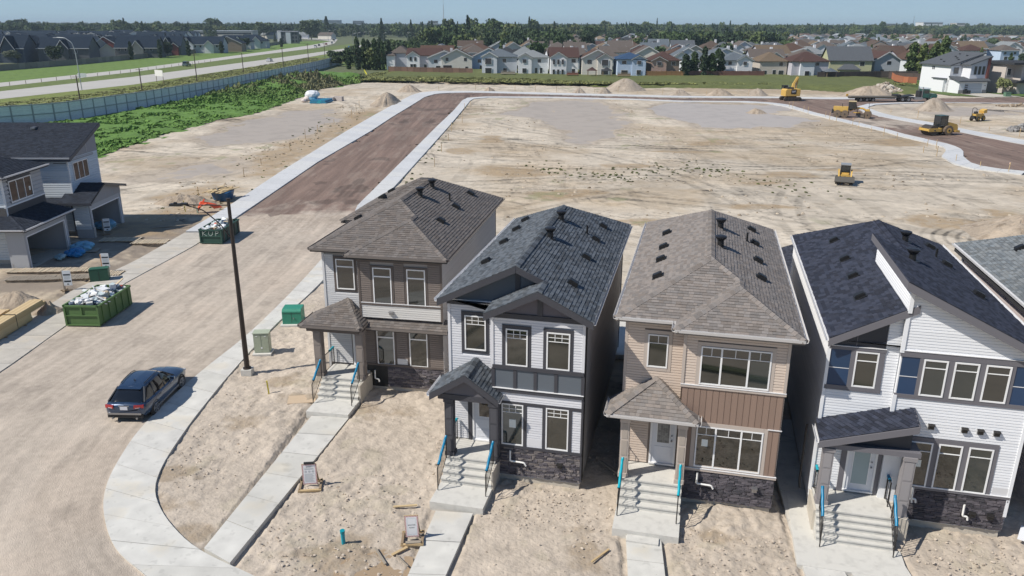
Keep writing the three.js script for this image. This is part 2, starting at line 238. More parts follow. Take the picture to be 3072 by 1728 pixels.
const lineD = (x, z) => { let d = 99; for (let i = 1; i < KERB.length; i++) { const [x1, z1] = KERB[i - 1], dx = KERB[i][0] - x1, dz = KERB[i][1] - z1, t = clamp(((x - x1) * dx + (z - z1) * dz) / (dx * dx + dz * dz)); d = Math.min(d, Math.hypot(x1 + t * dx - x, z1 + t * dz - z)); } return d; };
const roadT = tex(1024, 2048, (u, v) => { // wheel lines follow the kerb
  const x = -31 + u * 24, z = -73 + v * 64, d = lineD(x, z), a = fbm(x * .25, z * .18, 4), s = fbm(d * 2.2 + 3, z * .09, 4), s2 = fbm(d * 7 + 9, z * .16, 3), f = fbm(x * 5, z * 5, 4), p = fbm(x * .8 + 3, z * .5, 4);
  let k = .93 + (a - .5) * .3 + (s - .5) * .34 + (s2 - .5) * .2 + (f - .5) * .3 - .1 * sstep(1.1, .1, d) * (.4 + p) - .14 * sstep(.6, .72, p) + .1 * sstep(.62, .74, fbm(d * 1.2 + 40, z * .2, 3)); const w = sstep(.5, .72, a) * .2 + sstep(-62, -69, z + (f - .5) * 9) * .35;
  return [.475 * k * (1 - w * .22), .405 * k * (1 - w * .3), .332 * k * (1 - w * .36)]; }, false, false);
const roadF = roadT.clone(); roadF.repeat.set(1 / 24, 1 / 64); roadF.offset.set(31 / 24, 73 / 64); roadF.needsUpdate = true;
const roadM = mt(1, 1, 1, .92, 0, { map: roadF, bumpMap: rep(grainT, .7), bumpScale: .014 });
const gravF = rep(gravT, 1 / 16, 1 / 140).clone(); gravF.repeat.set(1 / 16, 1 / 140); gravF.offset.set(.05, 205 / 140);
const gravS = mt(1, 1, 1, .95, 0, { map: rep(gravT, 1 / 15, 1 / 142), bumpMap: rep(lumpT, .3), bumpScale: .05 });
const gravM = mt(1, 1, 1, .95, 0, { map: gravF, bumpMap: rep(lumpT, .3), bumpScale: .05 });
lumpy('road', 'dusty pale street curving past the corner lot', 'road', [[-25.9, -10], [-25.2, -36], [-25.9, -50], [-24.5, -60], [-24.6, -70], [-13.6, -70], [-13.7, -54], [-14.7, -41], [-15.6, -34], [-15.6, -30], [-15, -25.8], [-13, -22], [-9, -18], [-8, -10]], .5, (x, z) => .058 + (fbm(x * 1.5, z * .3, 2) - .5) * .02, roadM);
lumpy('gravel_road', 'brown gravel road bed running back between new sidewalks', 'road', ROAD1, .7, (x, z) => .075 + (fbm(x * 1.2, z * .2, 3) - .5) * .06 - .05 * sstep(-72, -66, z), gravM, 'structure', 1.6);
lumpy('gravel_road', 'brown gravel road bed under the grader and the roller', 'road', ROAD2, .7, (x, z) => .075 + (fbm(x * .4, z * .4, 3) - .5) * .07, gravS, 'structure', 1);
// pavements as slabs between two lines
function resample(pts, n) { const L = [0]; for (let i = 1; i < pts.length; i++) L.push(L[i - 1] + Math.hypot(pts[i][0] - pts[i - 1][0], pts[i][1] - pts[i - 1][1])); const out = []; for (let k = 0; k <= n; k++) { const s = L[L.length - 1] * k / n; let i = 1; while (i < pts.length - 1 && L[i] < s) i++; const t = (s - L[i - 1]) / (L[i] - L[i - 1] || 1); out.push([pts[i - 1][0] + (pts[i][0] - pts[i - 1][0]) * t, pts[i - 1][1] + (pts[i][1] - pts[i - 1][1]) * t]); } return out; }
const smooth = (pts, n) => new THREE.CatmullRomCurve3(pts.map(p => v3(p[0], 0, p[1])), false, 'centripetal').getPoints(n).map(p => [p.x, p.z]);
function pavement(name, label, cat, A, Bl, n, y, h, m, slab = 'paving_slab', sm = false) {
  if (sm) { A = smooth(A, 80); Bl = smooth(Bl, 80); }
  const sub = sm ? 4 : 1, a = resample(A, n * sub), b = resample(Bl, n * sub), t = thing(name, label, cat, [0, 0, 0], 0, null, 'structure'), gap = .014;
  for (let i = 0; i < n; i++) {
    const L = (p, q, s) => [p[0] + (q[0] - p[0]) * s, p[1] + (q[1] - p[1]) * s], e = gap / (Math.hypot(a[i * sub][0] - a[i * sub + 1][0], a[i * sub][1] - a[i * sub + 1][1]) + .01), dy = R(-.006, .006);
    const q = []; for (let s = 0; s <= sub; s++) q.push(L(a[i * sub + s - (s === sub ? 1 : 0)], a[i * sub + s + (s === sub ? 0 : 1)], s === 0 ? e : s === sub ? 1 - e : 0)); for (let s = sub; s >= 0; s--) q.push(L(b[i * sub + s - (s === sub ? 1 : 0)], b[i * sub + s + (s === sub ? 0 : 1)], s === 0 ? e : s === sub ? 1 - e : 0));
    new G().flat(q.map(p => [p[0], y + dy, p[1]]), q.map(p => [p[0], y - h, p[1]])).build(slab, Array.isArray(m) ? pick(m) : m, t);
  }
  return t;
}
const slabM = [mt(.60, .585, .545, .85, 0, { map: rep(concC, .16), bumpMap: rep(grainT, 1.2), bumpScale: .003 }), mt(.57, .555, .51, .85, 0, { map: rep(concC, .13) }), mt(.62, .605, .56, .85, 0, { map: rep(concC, .19) })];
const newM = [mt(.53, .535, .54, .8, 0, { map: rep(grainC, .4) }), mt(.50, .505, .51, .8, 0, { map: rep(grainC, .4) }), mt(.545, .545, .535, .8, 0, { map: rep(grainC, .4) })];
pavement('pavement', 'concrete sidewalk curving round the corner lot in front', 'sidewalk',
  [[-8, -17.6], [-9.6, -19], [-11.38, -20.53], [-13.06, -21.98], [-14.56, -24.24], [-15.2, -25.9], [-15.6, -27.93], [-15.8, -29.85], [-15.7, -33.18], [-15.33, -36.37], [-14.67, -40.89], [-14.0, -53.63], [-14.1, -68]],
  [[-4.2, -17.8], [-6, -19.3], [-8.0, -20.54], [-9.92, -21.65], [-10.84, -22.34], [-12.25, -23.85], [-13.17, -25.31], [-13.6, -26.9], [-13.85, -30], [-13.9, -33], [-13.86, -35.98], [-13.6, -41.66], [-12.7, -51], [-12.7, -68]], 30, .12, .22, slabM, 'paving_slab', true);
pavement('pavement', 'sidewalk and kerb along the left side of the near street', 'sidewalk', [[-28.3, -14], [-28.2, -40], [-28.4, -48], [-27.4, -55], [-27, -63.2]], [[-25.9, -14], [-25.3, -36], [-25.7, -50], [-24.7, -59], [-24.6, -63.2]], 26, .1, .2, [mt(.51, .475, .42, .9, 0, { map: rep(concC, .22) }), mt(.47, .435, .38, .9, 0, { map: rep(concC, .17) })]);
pavement('pavement', 'pale new sidewalk along the left edge of the gravel road', 'sidewalk', [[-27, -63.4], [-26.7, -72], [-26.9, -90], [-26.6, -127], [-26, -152], [-25.2, -176], [-24.4, -195], [-22.8, -203.6], [-19.8, -207.6], [-9.9, -208.3], [10.2, -203], [40.9, -195], [61.7, -194], [75, -192], [100, -196]], [[-24.6, -63.4], [-24.4, -73.4], [-24.2, -98], [-22.7, -128], [-22.2, -148], [-21.2, -173], [-20.6, -190.8], [-18.8, -199.6], [-16.5, -202], [-9.7, -203.3], [9.9, -198.4], [39.8, -190.8], [61.7, -190.2], [75.2, -187.6], [100, -191]], 90, .17, .25, newM);
pavement('pavement', 'pale new sidewalk along the right edge of the gravel road', 'sidewalk', [[-14.2, -68.2], [-14.66, -73.5], [-13.93, -95.5], [-12.7, -134], [-11.7, -160], [-11.3, -182], [-10.5, -188.7], [-6, -192.2], [9.6, -191.7], [27.8, -187.1], [38.4, -182.5], [53, -182], [57.6, -178.5], [59.5, -174], [59.4, -158], [60.9, -142], [62, -132], [62, -126], [62.7, -120], [63.4, -114.7], [62.3, -109.6], [61.2, -107.6], [59, -103.5], [57.2, -98], [58, -95], [60.8, -93]], [[-12.7, -68.2], [-12.83, -72.7], [-12, -95.5], [-10.7, -134], [-10, -160], [-9.5, -181], [-8.9, -186.4], [-5.9, -189.3], [9.5, -189], [27.4, -184.5], [38, -180.2], [51, -179.4], [56, -176.6], [57.8, -172], [57.7, -155], [59, -141], [60.2, -131], [60.3, -123], [61.1, -117], [61.4, -113.5], [60.2, -110.1], [59, -108], [56.6, -104.4], [55, -98.5], [55.3, -94.8], [59, -91]], 110, .17, .25, newM);
pavement('pavement', 'pale sidewalk beyond the roller and the grader', 'sidewalk', [[93.7, -181.3], [84, -179.4], [77.5, -176.4], [72.5, -170], [70, -162], [69.3, -151.4], [71.6, -138], [72.7, -125], [74.1, -115], [79.5, -99], [86, -84]], [[93.7, -179.7], [84.4, -177.6], [78.5, -174.8], [74, -168.6], [72.4, -158.3], [72.4, -151], [74, -143], [75.3, -130], [77, -120], [82.3, -101], [89, -85]], 40, .17, .25, newM);
pavement('kerb', 'kerb along the truck side of the far street', 'kerb', [[93.9, -181.3], [106, -179.8], [150, -176]], [[93.9, -180.7], [106, -179.2], [150, -175.4]], 12, .17, .25, newM, 'kerb_stone');
pavement('path', 'concrete front walk from the corner house to the sidewalk', 'path', [[-8.8, -31.15], [-10.1, -21.9]], [[-7.1, -31.1], [-9.0, -21.15]], 6, .13, .2, slabM);
pavement('path', 'concrete front walk of the grey gabled house', 'path', [[-2.68, -24.1], [-3.5, -19]], [[-1.35, -23.95], [-2.4, -19]], 3, .1, .2, slabM);
pavement('path', 'concrete front walk of the taupe house', 'path', [[3.9, -22.9], [3.45, -18.5]], [[5.04, -22.6], [4.6, -18.5]], 3, .1, .2, slabM);
pavement('path', 'concrete side walk between the taupe and the white house', 'path', [[10.9, -31], [9.6, -23.2], [9.1, -19.5], [8.9, -18]], [[12.4, -31], [10.9, -24.4], [10.6, -21.8], [10.4, -18]], 7, .1, .2, slabM);
pavement('path', 'concrete front walk of the white house', 'path', [[10.8, -21.2], [10.4, -18]], [[12.6, -21.3], [12.4, -18]], 2, .115, .2, slabM);
// yard soil with clods
const yardT = tex(1024, 1024, (u, v) => { const a = fbm(u * 6, v * 6, 6, 6), f = fbm(u * 50, v * 50, 3, 50), d = sstep(.6, .74, fbm(u * 9, v * 9, 4, 9)); const k = .92 + (a - .5) * .55 + (f - .5) * .3 - d * .2; return [.545 * k, .465 * k * (1 - d * .03), .385 * k * (1 - d * .06)]; });
const STAIN = [[-11.3, -30.5, 1.2, .6], [-13, -26.6, .8, .8], [-12.3, -24.4, .8, .7], [-9.6, -32.9, 1.3, .5], [-11, -34.8, 1.4, .6], [-5.6, -21.6, 1.6, .9], [-4.6, -19.9, 2.2, 1], [-10.6, -22.9, .9, .5], [1.5, -19.3, 1.5, .7], [2.4, -22, .5, 1.6], [8, -19.6, 1.6, .5], [-6.5, -31.6, 1.8, .7], [7.2, -22.6, 1.2, .4]];
const yardMap = tex(2048, 2048, (u, v) => {
  const x = -16 + u * 41, z = -51 + v * 35, a = fbm(x * .5, z * .5, 4), m = fbm(x * 1.6 + 3, z * 1.6, 4), f = fbm(x * 8, z * 8, 4), rk = fbm((x + z * .7) * 3.4, (z - x * .7) * .5, 3); let k = .95 + (a - .5) * .24 + (m - .5) * .36 + (f - .5) * .32 + (rk - .5) * .24; k -= .16 * sstep(.6, .72, m) * sstep(.4, .6, f);
  let r = .462 * k, g = .395 * k, b = .322 * k, w = 0; for (const p of STAIN) { const e = Math.hypot((x - p[0]) / p[2], (z - p[1]) / p[3]); if (e < 2) w = Math.max(w, sstep(1.3, .3, e + (m - .5) * 2.2)); } w *= .3 + .6 * f; r += (.27 - r) * w; g += (.205 - g) * w; b += (.135 - b) * w; const gr = sstep(.62, .72, fbm(x * .9 + 30, z * .9, 4)) * .22; r += (.33 - r) * gr; g += (.3 - g) * gr; b += (.2 - b) * gr; return [r, g, b]; }, false, false);
yardMap.repeat.set(1 / 41, 1 / 35); yardMap.offset.set(16 / 41, 51 / 35);
const yardM = mt(1, 1, 1, .97, 0, { map: yardMap, bumpMap: rep(lumpT, .6), bumpScale: .05 });
const PATHS = [[[-8.95, -32.5], [-10.3, -20.9], [-8.85, -20.6], [-6.95, -32.5]], [[-2.85, -24.9], [-3.7, -18], [-2.2, -18], [-1.15, -24.9]], [[3.7, -23.6], [3.25, -17], [4.8, -17], [5.25, -23.6]], [[10.7, -32], [9.4, -23.2], [8.7, -17], [12.7, -17], [12.8, -21.3], [12.7, -32]]];
const pathD = (x, z) => Math.min(...PATHS.map(p => segDist(x, z, p)));
const clods = (x, z) => { const m = .25 + .75 * sstep(.42, .62, fbm(x * .35 + 3, z * .35, 3)); const s = Math.abs(fbm(x * 2.2, z * 2.2, 3) - .5); return (fbm(x * .8, z * .8, 3) - .5) * .1 + m * ((fbm(x * 3.2, z * 3.2, 2) - .5) * .12 + (fbm(x * 9, z * 9, 2) - .5) * .075) + (.1 - s) * .07; };
const YP = [[-4.9, -20.9], [-4.2, -21.3], [-3.5, -21.1], [-3.4, -20], [-3.9, -19], [-5, -19.4]];
const front = z => .22 * sstep(-24.5, -28, z);
lumpy('yard_soil', 'rough tan soil of the corner lot inside the sidewalk', 'soil', [[-8.4, -20.6], [-10.2, -21.5], [-11.3, -22.3], [-12.6, -23.8], [-13.6, -25.5], [-14.1, -28], [-14.3, -33], [-14.2, -36], [-13.9, -42], [-13, -50], [-6, -50], [-4, -35], [4, -30], [12, -26], [12, -17], [-3.8, -17], [-5.5, -19.2]], .085, (x, z, d) => { let y = .07 + clods(x, z) * sstep(0, .6, d); y += .12 * sstep(2.2, .2, Math.hypot(x + 7, (z + 33) * .7) - 3.2) * (.5 + fbm(x * 3, z * 3, 3)); y += .2 * Math.max(sstep(1.6, .2, Math.hypot((x + 1) * .5, z + 25.6)), sstep(1.6, .2, Math.hypot((x - 7.8) * .55, z + 23.8))) * fbm(x * 4, z * 4, 3); { const w = segDist(x, z, YP) + (fbm(x * 2.2, z * 2.2, 3) - .5) * .9; y = Math.min(y, .075 + w * .25); } y -= .03; const q = pathD(x, z); return q < .25 ? Math.min(y, q < 0 ? -.05 : .06 + q * .3) : y; }, yardM, 'structure');
lumpy('yard_soil', 'soil of the front yards before the white house', 'soil', [[9, -17], [24, -17], [24, -30], [10.5, -34], [10, -26]], .1, (x, z, d) => { const q = pathD(x, z); return q < 0 ? -.05 : Math.min(.04 + clods(x + 9, z), .08 + q * .4); }, yardM);
// ---------- parts of houses (local axes: x right along the front, z towards the street, y up) ----------
const CAM = v3(0, 16.5, 0);
const house = (name, label, cat, x, z, a) => thing(name, label, cat, [x, 0, z], -a);
const wedge = (() => { const b = .022, t = .003, q = [[0, 0], [0, b], [.68, b * .8], [.74, t], [1, t], [1, 0]]; return planarUV(new G().flat(q.map(([y, z]) => [0, y, z]), q.map(([y, z]) => [1, y, z])).l[0]); })(); // one siding board, 1 x 1, butt edge down
// boards over a wall that starts at (x0, z) and runs along face: 'f' front (+z), 'l' left (-x), 'r' right (+x)
function siding(P, face, at, a0, a1, y0, y1, mats, holes = [], prof = null, exp = .1, name = 'siding_board') {
  const n = Math.round((y1 - y0) / exp), e = (y1 - y0) / n;
  for (let k = 0; k < n; k++) {
    const ya = y0 + k * e, yb = ya + e; let segs = [prof ? prof(ya + e * .6) : [a0, a1]];
    for (const h of holes) if (yb > h[2] + .02 && ya < h[3] - .02) segs = segs.flatMap(([s, t]) => h[1] <= s || h[0] >= t ? [[s, t]] : [[s, h[0]], [h[1], t]]);
    for (const [s, t] of segs) {
      if (t - s < .04) continue;
      const o = new THREE.Mesh(wedge, pick(mats)); o.name = name; o.castShadow = o.receiveShadow = true; o.scale.set(t - s, e * 1.06, exp > .14 ? 2.6 : 1.15);
      if (face === 'f') o.position.set(s, ya, at); else if (face === 'r') { o.rotation.y = Math.PI / 2; o.position.set(at, ya, t); } else { o.rotation.y = -Math.PI / 2; o.position.set(at, ya, s); }
      P.add(o);
    }
  }
}
const tones = (r, g, b, rough = .55) => [0, .035, -.035].map(k => mt(r * (1 + k), g * (1 + k), b * (1 + k), rough));
// laminated shingles over one roof plane; pts counter-clockwise from above, all in one plane
function clipPoly(poly, fn) { const out = []; for (let i = 0; i < poly.length; i++) { const a = poly[i], b = poly[(i + 1) % poly.length], da = fn(a), db = fn(b); if (da >= 0) out.push(a); if ((da >= 0) !== (db >= 0)) { const t = da / (da - db); out.push([a[0] + (b[0] - a[0]) * t, a[1] + (b[1] - a[1]) * t]); } } return out; }
function roofPlane(acc, pts, key = 1) {
  const P = pts.map(p => v3(...p)), n = P[1].clone().sub(P[0]).cross(P[2].clone().sub(P[0])).normalize(); if (n.y < 0) { n.negate(); P.reverse(); }
  const e = v3(0, 1, 0).cross(n).normalize(), s = n.clone().cross(e).normalize(); // e along the eave, s up the slope
  let q = P.map(p => [p.dot(e), p.dot(s)]); const d0 = P[0].dot(n);
  let area = 0; q.forEach((a, i) => { const b = q[(i + 1) % q.length]; area += a[0] * b[1] - b[0] * a[1]; }); if (area < 0) q.reverse();
  const cut = q.map((a, i) => { const b = q[(i + 1) % q.length]; return [a[0], a[1], b[0] - a[0], b[1] - a[1]]; });
  const a0 = Math.min(...q.map(p => p[0])), a1 = Math.max(...q.map(p => p[0])), b0 = Math.min(...q.map(p => p[1])), b1 = Math.max(...q.map(p => p[1]));
  const ex = acc.exp || .138, base = acc.base[key] ??= b0; const k0 = Math.floor((b0 - base) / ex);
  acc.deck.flat(pts.map(p => [p[0], p[1], p[2]]), pts.map(p => [p[0], p[1] - .16, p[2]]));
  for (let k = k0; base + k * ex < b1; k++) {
    const lo = base + k * ex, hi = lo + ex * 1.03; let a = Math.floor(a0) - 1 + hash2(k, key * 7 + 3) * .4, i = 0;
    while (a < a1) {
      const w = .13 + .2 * hash2(k * 91 + i, key * 13 + 1), at = a; a += w; i++;
      if (a < a0) continue;
      let r = [[at, lo], [a - .004, lo], [a - .004, hi], [at, hi]];
      for (const c of cut) { r = clipPoly(r, p => c[2] * (p[1] - c[1]) - c[3] * (p[0] - c[0])); if (r.length < 3) break; }
      if (r.length < 3) continue;
      const lift = .012 + .013 * hash2(k + 5, i * 3 + key), th = p => d0 + .004 + lift * clamp((hi - p[1]) / ex);
      const to = (p, h) => v3().addScaledVector(e, p[0]).addScaledVector(s, p[1]).addScaledVector(n, h);
      const T = r.map(p => to(p, th(p)).toArray()), Bt = r.map(p => to(p, d0 - .002).toArray());
      const g = new G().flat(T, Bt).l[0], c = acc.tone(k, i, key), N = g.attributes.position.count, ca = new Float32Array(N * 3); for (let j = 0; j < N; j++) { ca[j * 3] = c[0]; ca[j * 3 + 1] = c[1]; ca[j * 3 + 2] = c[2]; }
      g.setAttribute('color', new THREE.BufferAttribute(ca, 3));
      acc.list.push([g, to(r[0], d0), (r[1][0] - r[0][0])]);
    }
  }
}
function hipCaps(acc, a, b) { // cap shingles along a hip or a ridge
  const A = v3(...a), B = v3(...b), L = A.distanceTo(B), n = Math.floor(L / .17), d = B.clone().sub(A).normalize(), side = d.clone().cross(v3(0, 1, 0)).normalize();
  for (let i = 0; i < n; i++) {
    const p = A.clone().addScaledVector(d, (i + .5) * L / n), f = p.clone().addScaledVector(d, -L / n * .55), h = p.clone().addScaledVector(d, L / n * .55), W = .15, dr = acc.drop ?? .07;
    const up = (q, k, s) => q.clone().addScaledVector(side, s * W).add(v3(0, k, 0)).toArray();
    const g1 = new G().flat([up(f, .05, 0), up(h, .038, 0), up(h, .038 - dr, 1), up(f, .05 - dr, 1)], [up(f, .0, 0), up(h, .0, 0), up(h, -dr - .01, 1), up(f, -dr - .01, 1)]).flat([up(f, .05, 0), up(f, .05 - dr, -1), up(h, .038 - dr, -1), up(h, .038, 0)], [up(f, 0, 0), up(f, -dr - .01, -1), up(h, -dr - .01, -1), up(h, 0, 0)]);
    const g = mergeGeometries(g1.l), c = acc.tone(i * 3, 77, 9), N = g.attributes.position.count, ca = new Float32Array(N * 3); for (let j = 0; j < N; j++) { ca[j * 3] = c[0]; ca[j * 3 + 1] = c[1]; ca[j * 3 + 2] = c[2]; }
    g.setAttribute('color', new THREE.BufferAttribute(ca, 3)); acc.list.push([g, p, 1]);
  }
}
const shingleM = mt(1, 1, 1, .9, 0, { specularIntensity: .35, vertexColors: true, map: rep(grainC, 1.6), bumpMap: rep(grainT, 4), bumpScale: .003 });
function roofAcc(r, g, b, vary = .16) { return { list: [], deck: new G(), base: {}, tone: (k, i, y) => { const t = hash2(k * 31 + 7, i * 17 + y), q = t < .3 ? -vary : t < .55 ? vary * .9 : (t - .75) * vary * 2.4; const w = (hash2(i, k) - .5) * .06; return [r * (1 + q + w), g * (1 + q), b * (1 + q - w)]; } }; }
function roofDone(P, acc, deckM, most = 300) {
  P.updateMatrixWorld(true);
  const L = acc.list.map(([g, p, w]) => [g, p.clone().applyMatrix4(P.matrixWorld).distanceTo(CAM) - (w > .1 ? 0 : 5)]).sort((a, b) => a[1] - b[1]);
  L.slice(0, most).forEach(([g]) => { mesh(planarUV(g), 'shingle', shingleM, P); });
  const rest = L.slice(most).map(x => x[0]); if (rest.length) { const o = mesh(planarUV(mergeGeometries(rest)), 'shingles', shingleM, P); o.userData.kind = 'stuff'; }
  acc.deck.build('roof_deck', deckM, P);
}
// window: frame and pane (group), muntins; trim boards round it
function win(P, face, at, a0, a1, y0, y1, o = {}) {
  const W = new THREE.Group(); W.name = o.name || 'window'; P.add(W);
  W.position.set(face === 'f' ? 0 : at, 0, face === 'f' ? at : 0); if (face === 'r') W.rotation.y = Math.PI / 2; if (face === 'l') W.rotation.y = -Math.PI / 2;
  if (face === 'r') { [a0, a1] = [-a1, -a0]; }
  const f = o.f || .048, d = .05, g = new G(), fm = o.frame || M.white;
  g.span(a0, a0 + f, y0, y1, 0, d).span(a1 - f, a1, y0, y1, 0, d).span(a0 + f, a1 - f, y0, y0 + f, 0, d - .002).span(a0 + f, a1 - f, y1 - f, y1, 0, d - .002);
  const mul = o.mul || []; for (const m of mul) g.span(m - .03, m + .03, y0 + f, y1 - f, 0, d - .004);
  if (o.transom) g.span(a0 + f, a1 - f, o.transom - (o.tr || .03), o.transom + (o.tr || .03), 0, d - .006);
  g.build('frame', fm, W);
  const ed = [a0 + f, ...mul, a1 - f];
  for (let i = 0; i < ed.length - 1; i++) {
    const l = ed[i] + (i ? .03 : 0), r = ed[i + 1] - (i < ed.length - 2 ? .03 : 0);
    { const q = new G().box(r - l, y1 - y0 - 2 * f, .01).build('pane', pick([M.glass, M.glass, M.glassB, M.glassC]), W); q.position.set((l + r) / 2, (y0 + y1) / 2, .012); q.rotation.set(R(-.006, .006), R(-.008, .008), 0); }
    if (o.grid) { const [nx, yh, rows] = o.grid, gg = new G(), yb = y1 - f - yh; gg.span(l, r, yb - .012, yb + .012, .02, .032); for (let j = 1; j < nx; j++) { const x = l + (r - l) * j / nx; gg.span(x - .01, x + .01, yb, y1 - f, .02, .031); } for (let j = 1; j < (rows || 1); j++) { const y = yb + yh * j / rows; gg.span(l, r, y - .01, y + .01, .02, .03); } gg.build('muntin', fm, W); }
  }
  return W;
}
function trim(P, at, a0, a1, y0, y1, w, m, t = .03) { // four boards, front faces only
  new G().span(a0, a0 + w, y0, y1, at, at + t).build('trim_board', m, P); new G().span(a1 - w, a1, y0, y1, at, at + t).build('trim_board', m, P);
  new G().span(a0 + w, a1 - w, y1 - w, y1, at, at + t + .004).build('trim_board', m, P); new G().span(a0 + w, a1 - w, y0, y0 + w, at, at + t + .004).build('trim_board', m, P);
}
const board = (P, x0, x1, y0, y1, z0, z1, m, n = 'trim_board') => new G().span(x0, x1, y0, y1, z0, z1).build(n, m, P);
// ledge stones
const stoneG = [0, 1, 2, 3, 4, 5].map(k => { const g = new THREE.BoxGeometry(1, 1, 1, 2, 1, 1).toNonIndexed(), p = g.attributes.position; for (let i = 0; i < p.count; i++) { const x = p.getX(i), y = p.getY(i), z = p.getZ(i), h = hash2(Math.round(x * 4) + k * 9, Math.round(y * 4) * 3 + Math.round(z * 4)); p.setXYZ(i, x * (1 - .04 * h), y * (1 - .22 * h), z > 0 ? .5 - .45 * hash2(Math.round(x * 4) + k * 5, Math.round(y * 4) + 11) : z); } g.computeVertexNormals(); return planarUV(g); });
function ledge(P, at, x0, x1, y0, y1, mats) {
  let y = y0; while (y < y1 - .02) { const h = Math.min(R(.055, .1), y1 - y); let x = x0; while (x < x1 - .03) { const w = Math.min(R(.14, .42), x1 - x); const o = mesh(pick(stoneG), 'stone', pick(mats), P); o.position.set(x + w / 2, y + h / 2, at + .03); o.scale.set(w - .006, h, .06 + R(0, .045)); x += w; } y += h; }
  board(P, x0, x1, y0, y1, at - .02, at + .008, M.black, 'mortar');
}
const stoneM = [[.10, .09, .105], [.14, .125, .14], [.075, .07, .08], [.19, .17, .17], [.24, .21, .20]].map(c => mt(...c, .85, 0, { map: rep(grainC, 1.5), bumpMap: rep(grainT, 3), bumpScale: .008 }));
// iron railing, a list of rail points [x,y,z] with the post feet below, and plastic wrap on the hand rail
function railing(P, pts, feet, wrapM, from = 0, to = 1, rails = M.darkMetal) {
  const Rg = new THREE.Group(); Rg.name = 'railing'; P.add(Rg); const c = new THREE.CatmullRomCurve3(pts.map(p => v3(...p)), false, 'catmullrom', .05);
  new G().tube(pts, .02, 6).build('handrail', rails, Rg);
  const low = pts.map((p, i) => [p[0], feet[i] + .1, p[2]]); new G().tube(low, .013, 5).build('bottom_rail', rails, Rg);
  const n = Math.max(4, Math.round(c.getLength() / .12)), C2 = new THREE.CatmullRomCurve3(low.map(p => v3(...p)), false, 'catmullrom', .05);
  for (let i = 0; i <= n; i++) { const a = c.getPoint(i / n), b = C2.getPoint(i / n), end = i === 0 || i === n; new G().rod([a.x, a.y, a.z], [b.x, b.y - (end ? .1 : 0), b.z], end ? .02 : .009, 5).build(end ? 'post' : 'baluster', rails, Rg); }
  const w = []; for (let i = 0; i <= 8; i++) { const p = c.getPoint(from + (to - from) * i / 8); w.push([p.x, p.y + .004, p.z]); }
  const wr = w.map((p, i) => [p[0] + .006 * Math.sin(i * 2.1), p[1] + .006 * Math.cos(i * 3.3), p[2]]);
  new G().tube(wr, .052, 7, 24).build('plastic_wrap', wrapM, Rg);
}
// concrete stoop: floor, steps, landing
function stoop(P, x0, x1, zb, zf, yf, lz, ly, n, m = M.concrete) {
  board(P, x0, x1, -.3, yf, zb, zf, m, 'porch_floor'); const run = (lz - zf) / (n - 1), rise = (yf - ly) / n;
  for (let i = 1; i < n; i++) { const y = yf - rise * i; board(P, x0 + .02, x1 - .02, -.3, y - .05, zf + run * (i - 1), zf + run * i, m, 'step'); board(P, x0, x1, y - .05, y, zf + run * (i - 1) + .004, zf + run * i + .03, m, 'step_tread'); }
  board(P, x0 + .0, x1, yf - .05, yf + .004, zb, zf + .03, m, 'porch_floor');
}
function column(P, x, z, y0, y1, w, m, m2 = m) { const h = w / 2; const g = new G().span(x - h, x + h, y0, y1, z - h, z + h); g.span(x - h - .03, x + h + .03, y0, y0 + .16, z - h - .03, z + h + .03).span(x - h - .03, x + h + .03, y1 - .14, y1, z - h - .03, z + h + .03); const c = g.build('column', m, P); const k = (y1 - y0 - .3) / 3; for (let i = 0; i < 3; i++) { const a = y0 + .16 + k * i + .04, b = a + k - .08; new G().span(x - h + .05, x + h - .05, a, b, z + h, z + h + .012).span(x + h, x + h + .012, a, b, z - h + .05, z + h - .05).build('panel', m2, c); } }
function turbine(P, x, y, z) { const t = new THREE.Group(); t.name = 'roof_vent'; t.position.set(x, y, z); P.add(t); t.scale.set(.9, .72, .9); new G().cyl(.13, .15, .55, 0, .12, 0, 0, 0, 0, 16).cyl(.26, .3, .04, 0, -.04, 0, 0, 0, 0, 12).build('vent_pipe', M.black, t); const g = new G().cyl(.235, .2, .1, 0, .45, 0, 0, 0, 0, 18).cyl(.25, .25, .07, 0, .53, 0, 0, 0, 0, 18).cyl(.12, .24, .05, 0, .59, 0, 0, 0, 0, 18).cyl(.19, .16, .06, 0, .37, 0, 0, 0, 0, 16); g.build('vent_cap', mt(.014, .014, .016, .4), t); }
function lowVent(P, x, y, z, slope) { new G().box(.36, .1, .3, 0, .07, 0).box(.46, .015, .42, 0, .012, 0).box(.3, .03, .24, 0, .13, 0).build('roof_vent', M.black, P).applyMatrix4(mat4(x, y, z, 0, 0, slope)); }
function gooseneck(P, x, y, z) { new G().cyl(.045, .045, .42, 0, .18, 0, 0, 0, 0, 10).cyl(.09, .12, .05, 0, 0, 0).build('vent_pipe', M.black, P).position.set(x, y, z); }
function gutter(P, pts, m) { const g = new G(); for (let i = 0; i < pts.length - 1; i++) { const a = v3(...pts[i]), b = v3(...pts[i + 1]), L = a.distanceTo(b), c = a.clone().add(b).multiplyScalar(.5), ang = Math.atan2(-(b.z - a.z), b.x - a.x); const q = [[0, -.11], [.035, -.12], [.09, -.1], [.11, 0], [.1, 0], [.082, -.09], [.012, -.1], [.012, 0], [0, 0]]; const s = new THREE.Shape(q.map(p => new THREE.Vector2(...p))); const gg = new THREE.ExtrudeGeometry(s, { depth: L + .004, bevelEnabled: false }); g.add(gg, new THREE.Matrix4().makeTranslation(a.x, a.y, a.z).multiply(new THREE.Matrix4().makeRotationY(ang + Math.PI / 2))); } return g.build('gutter', m, P); }
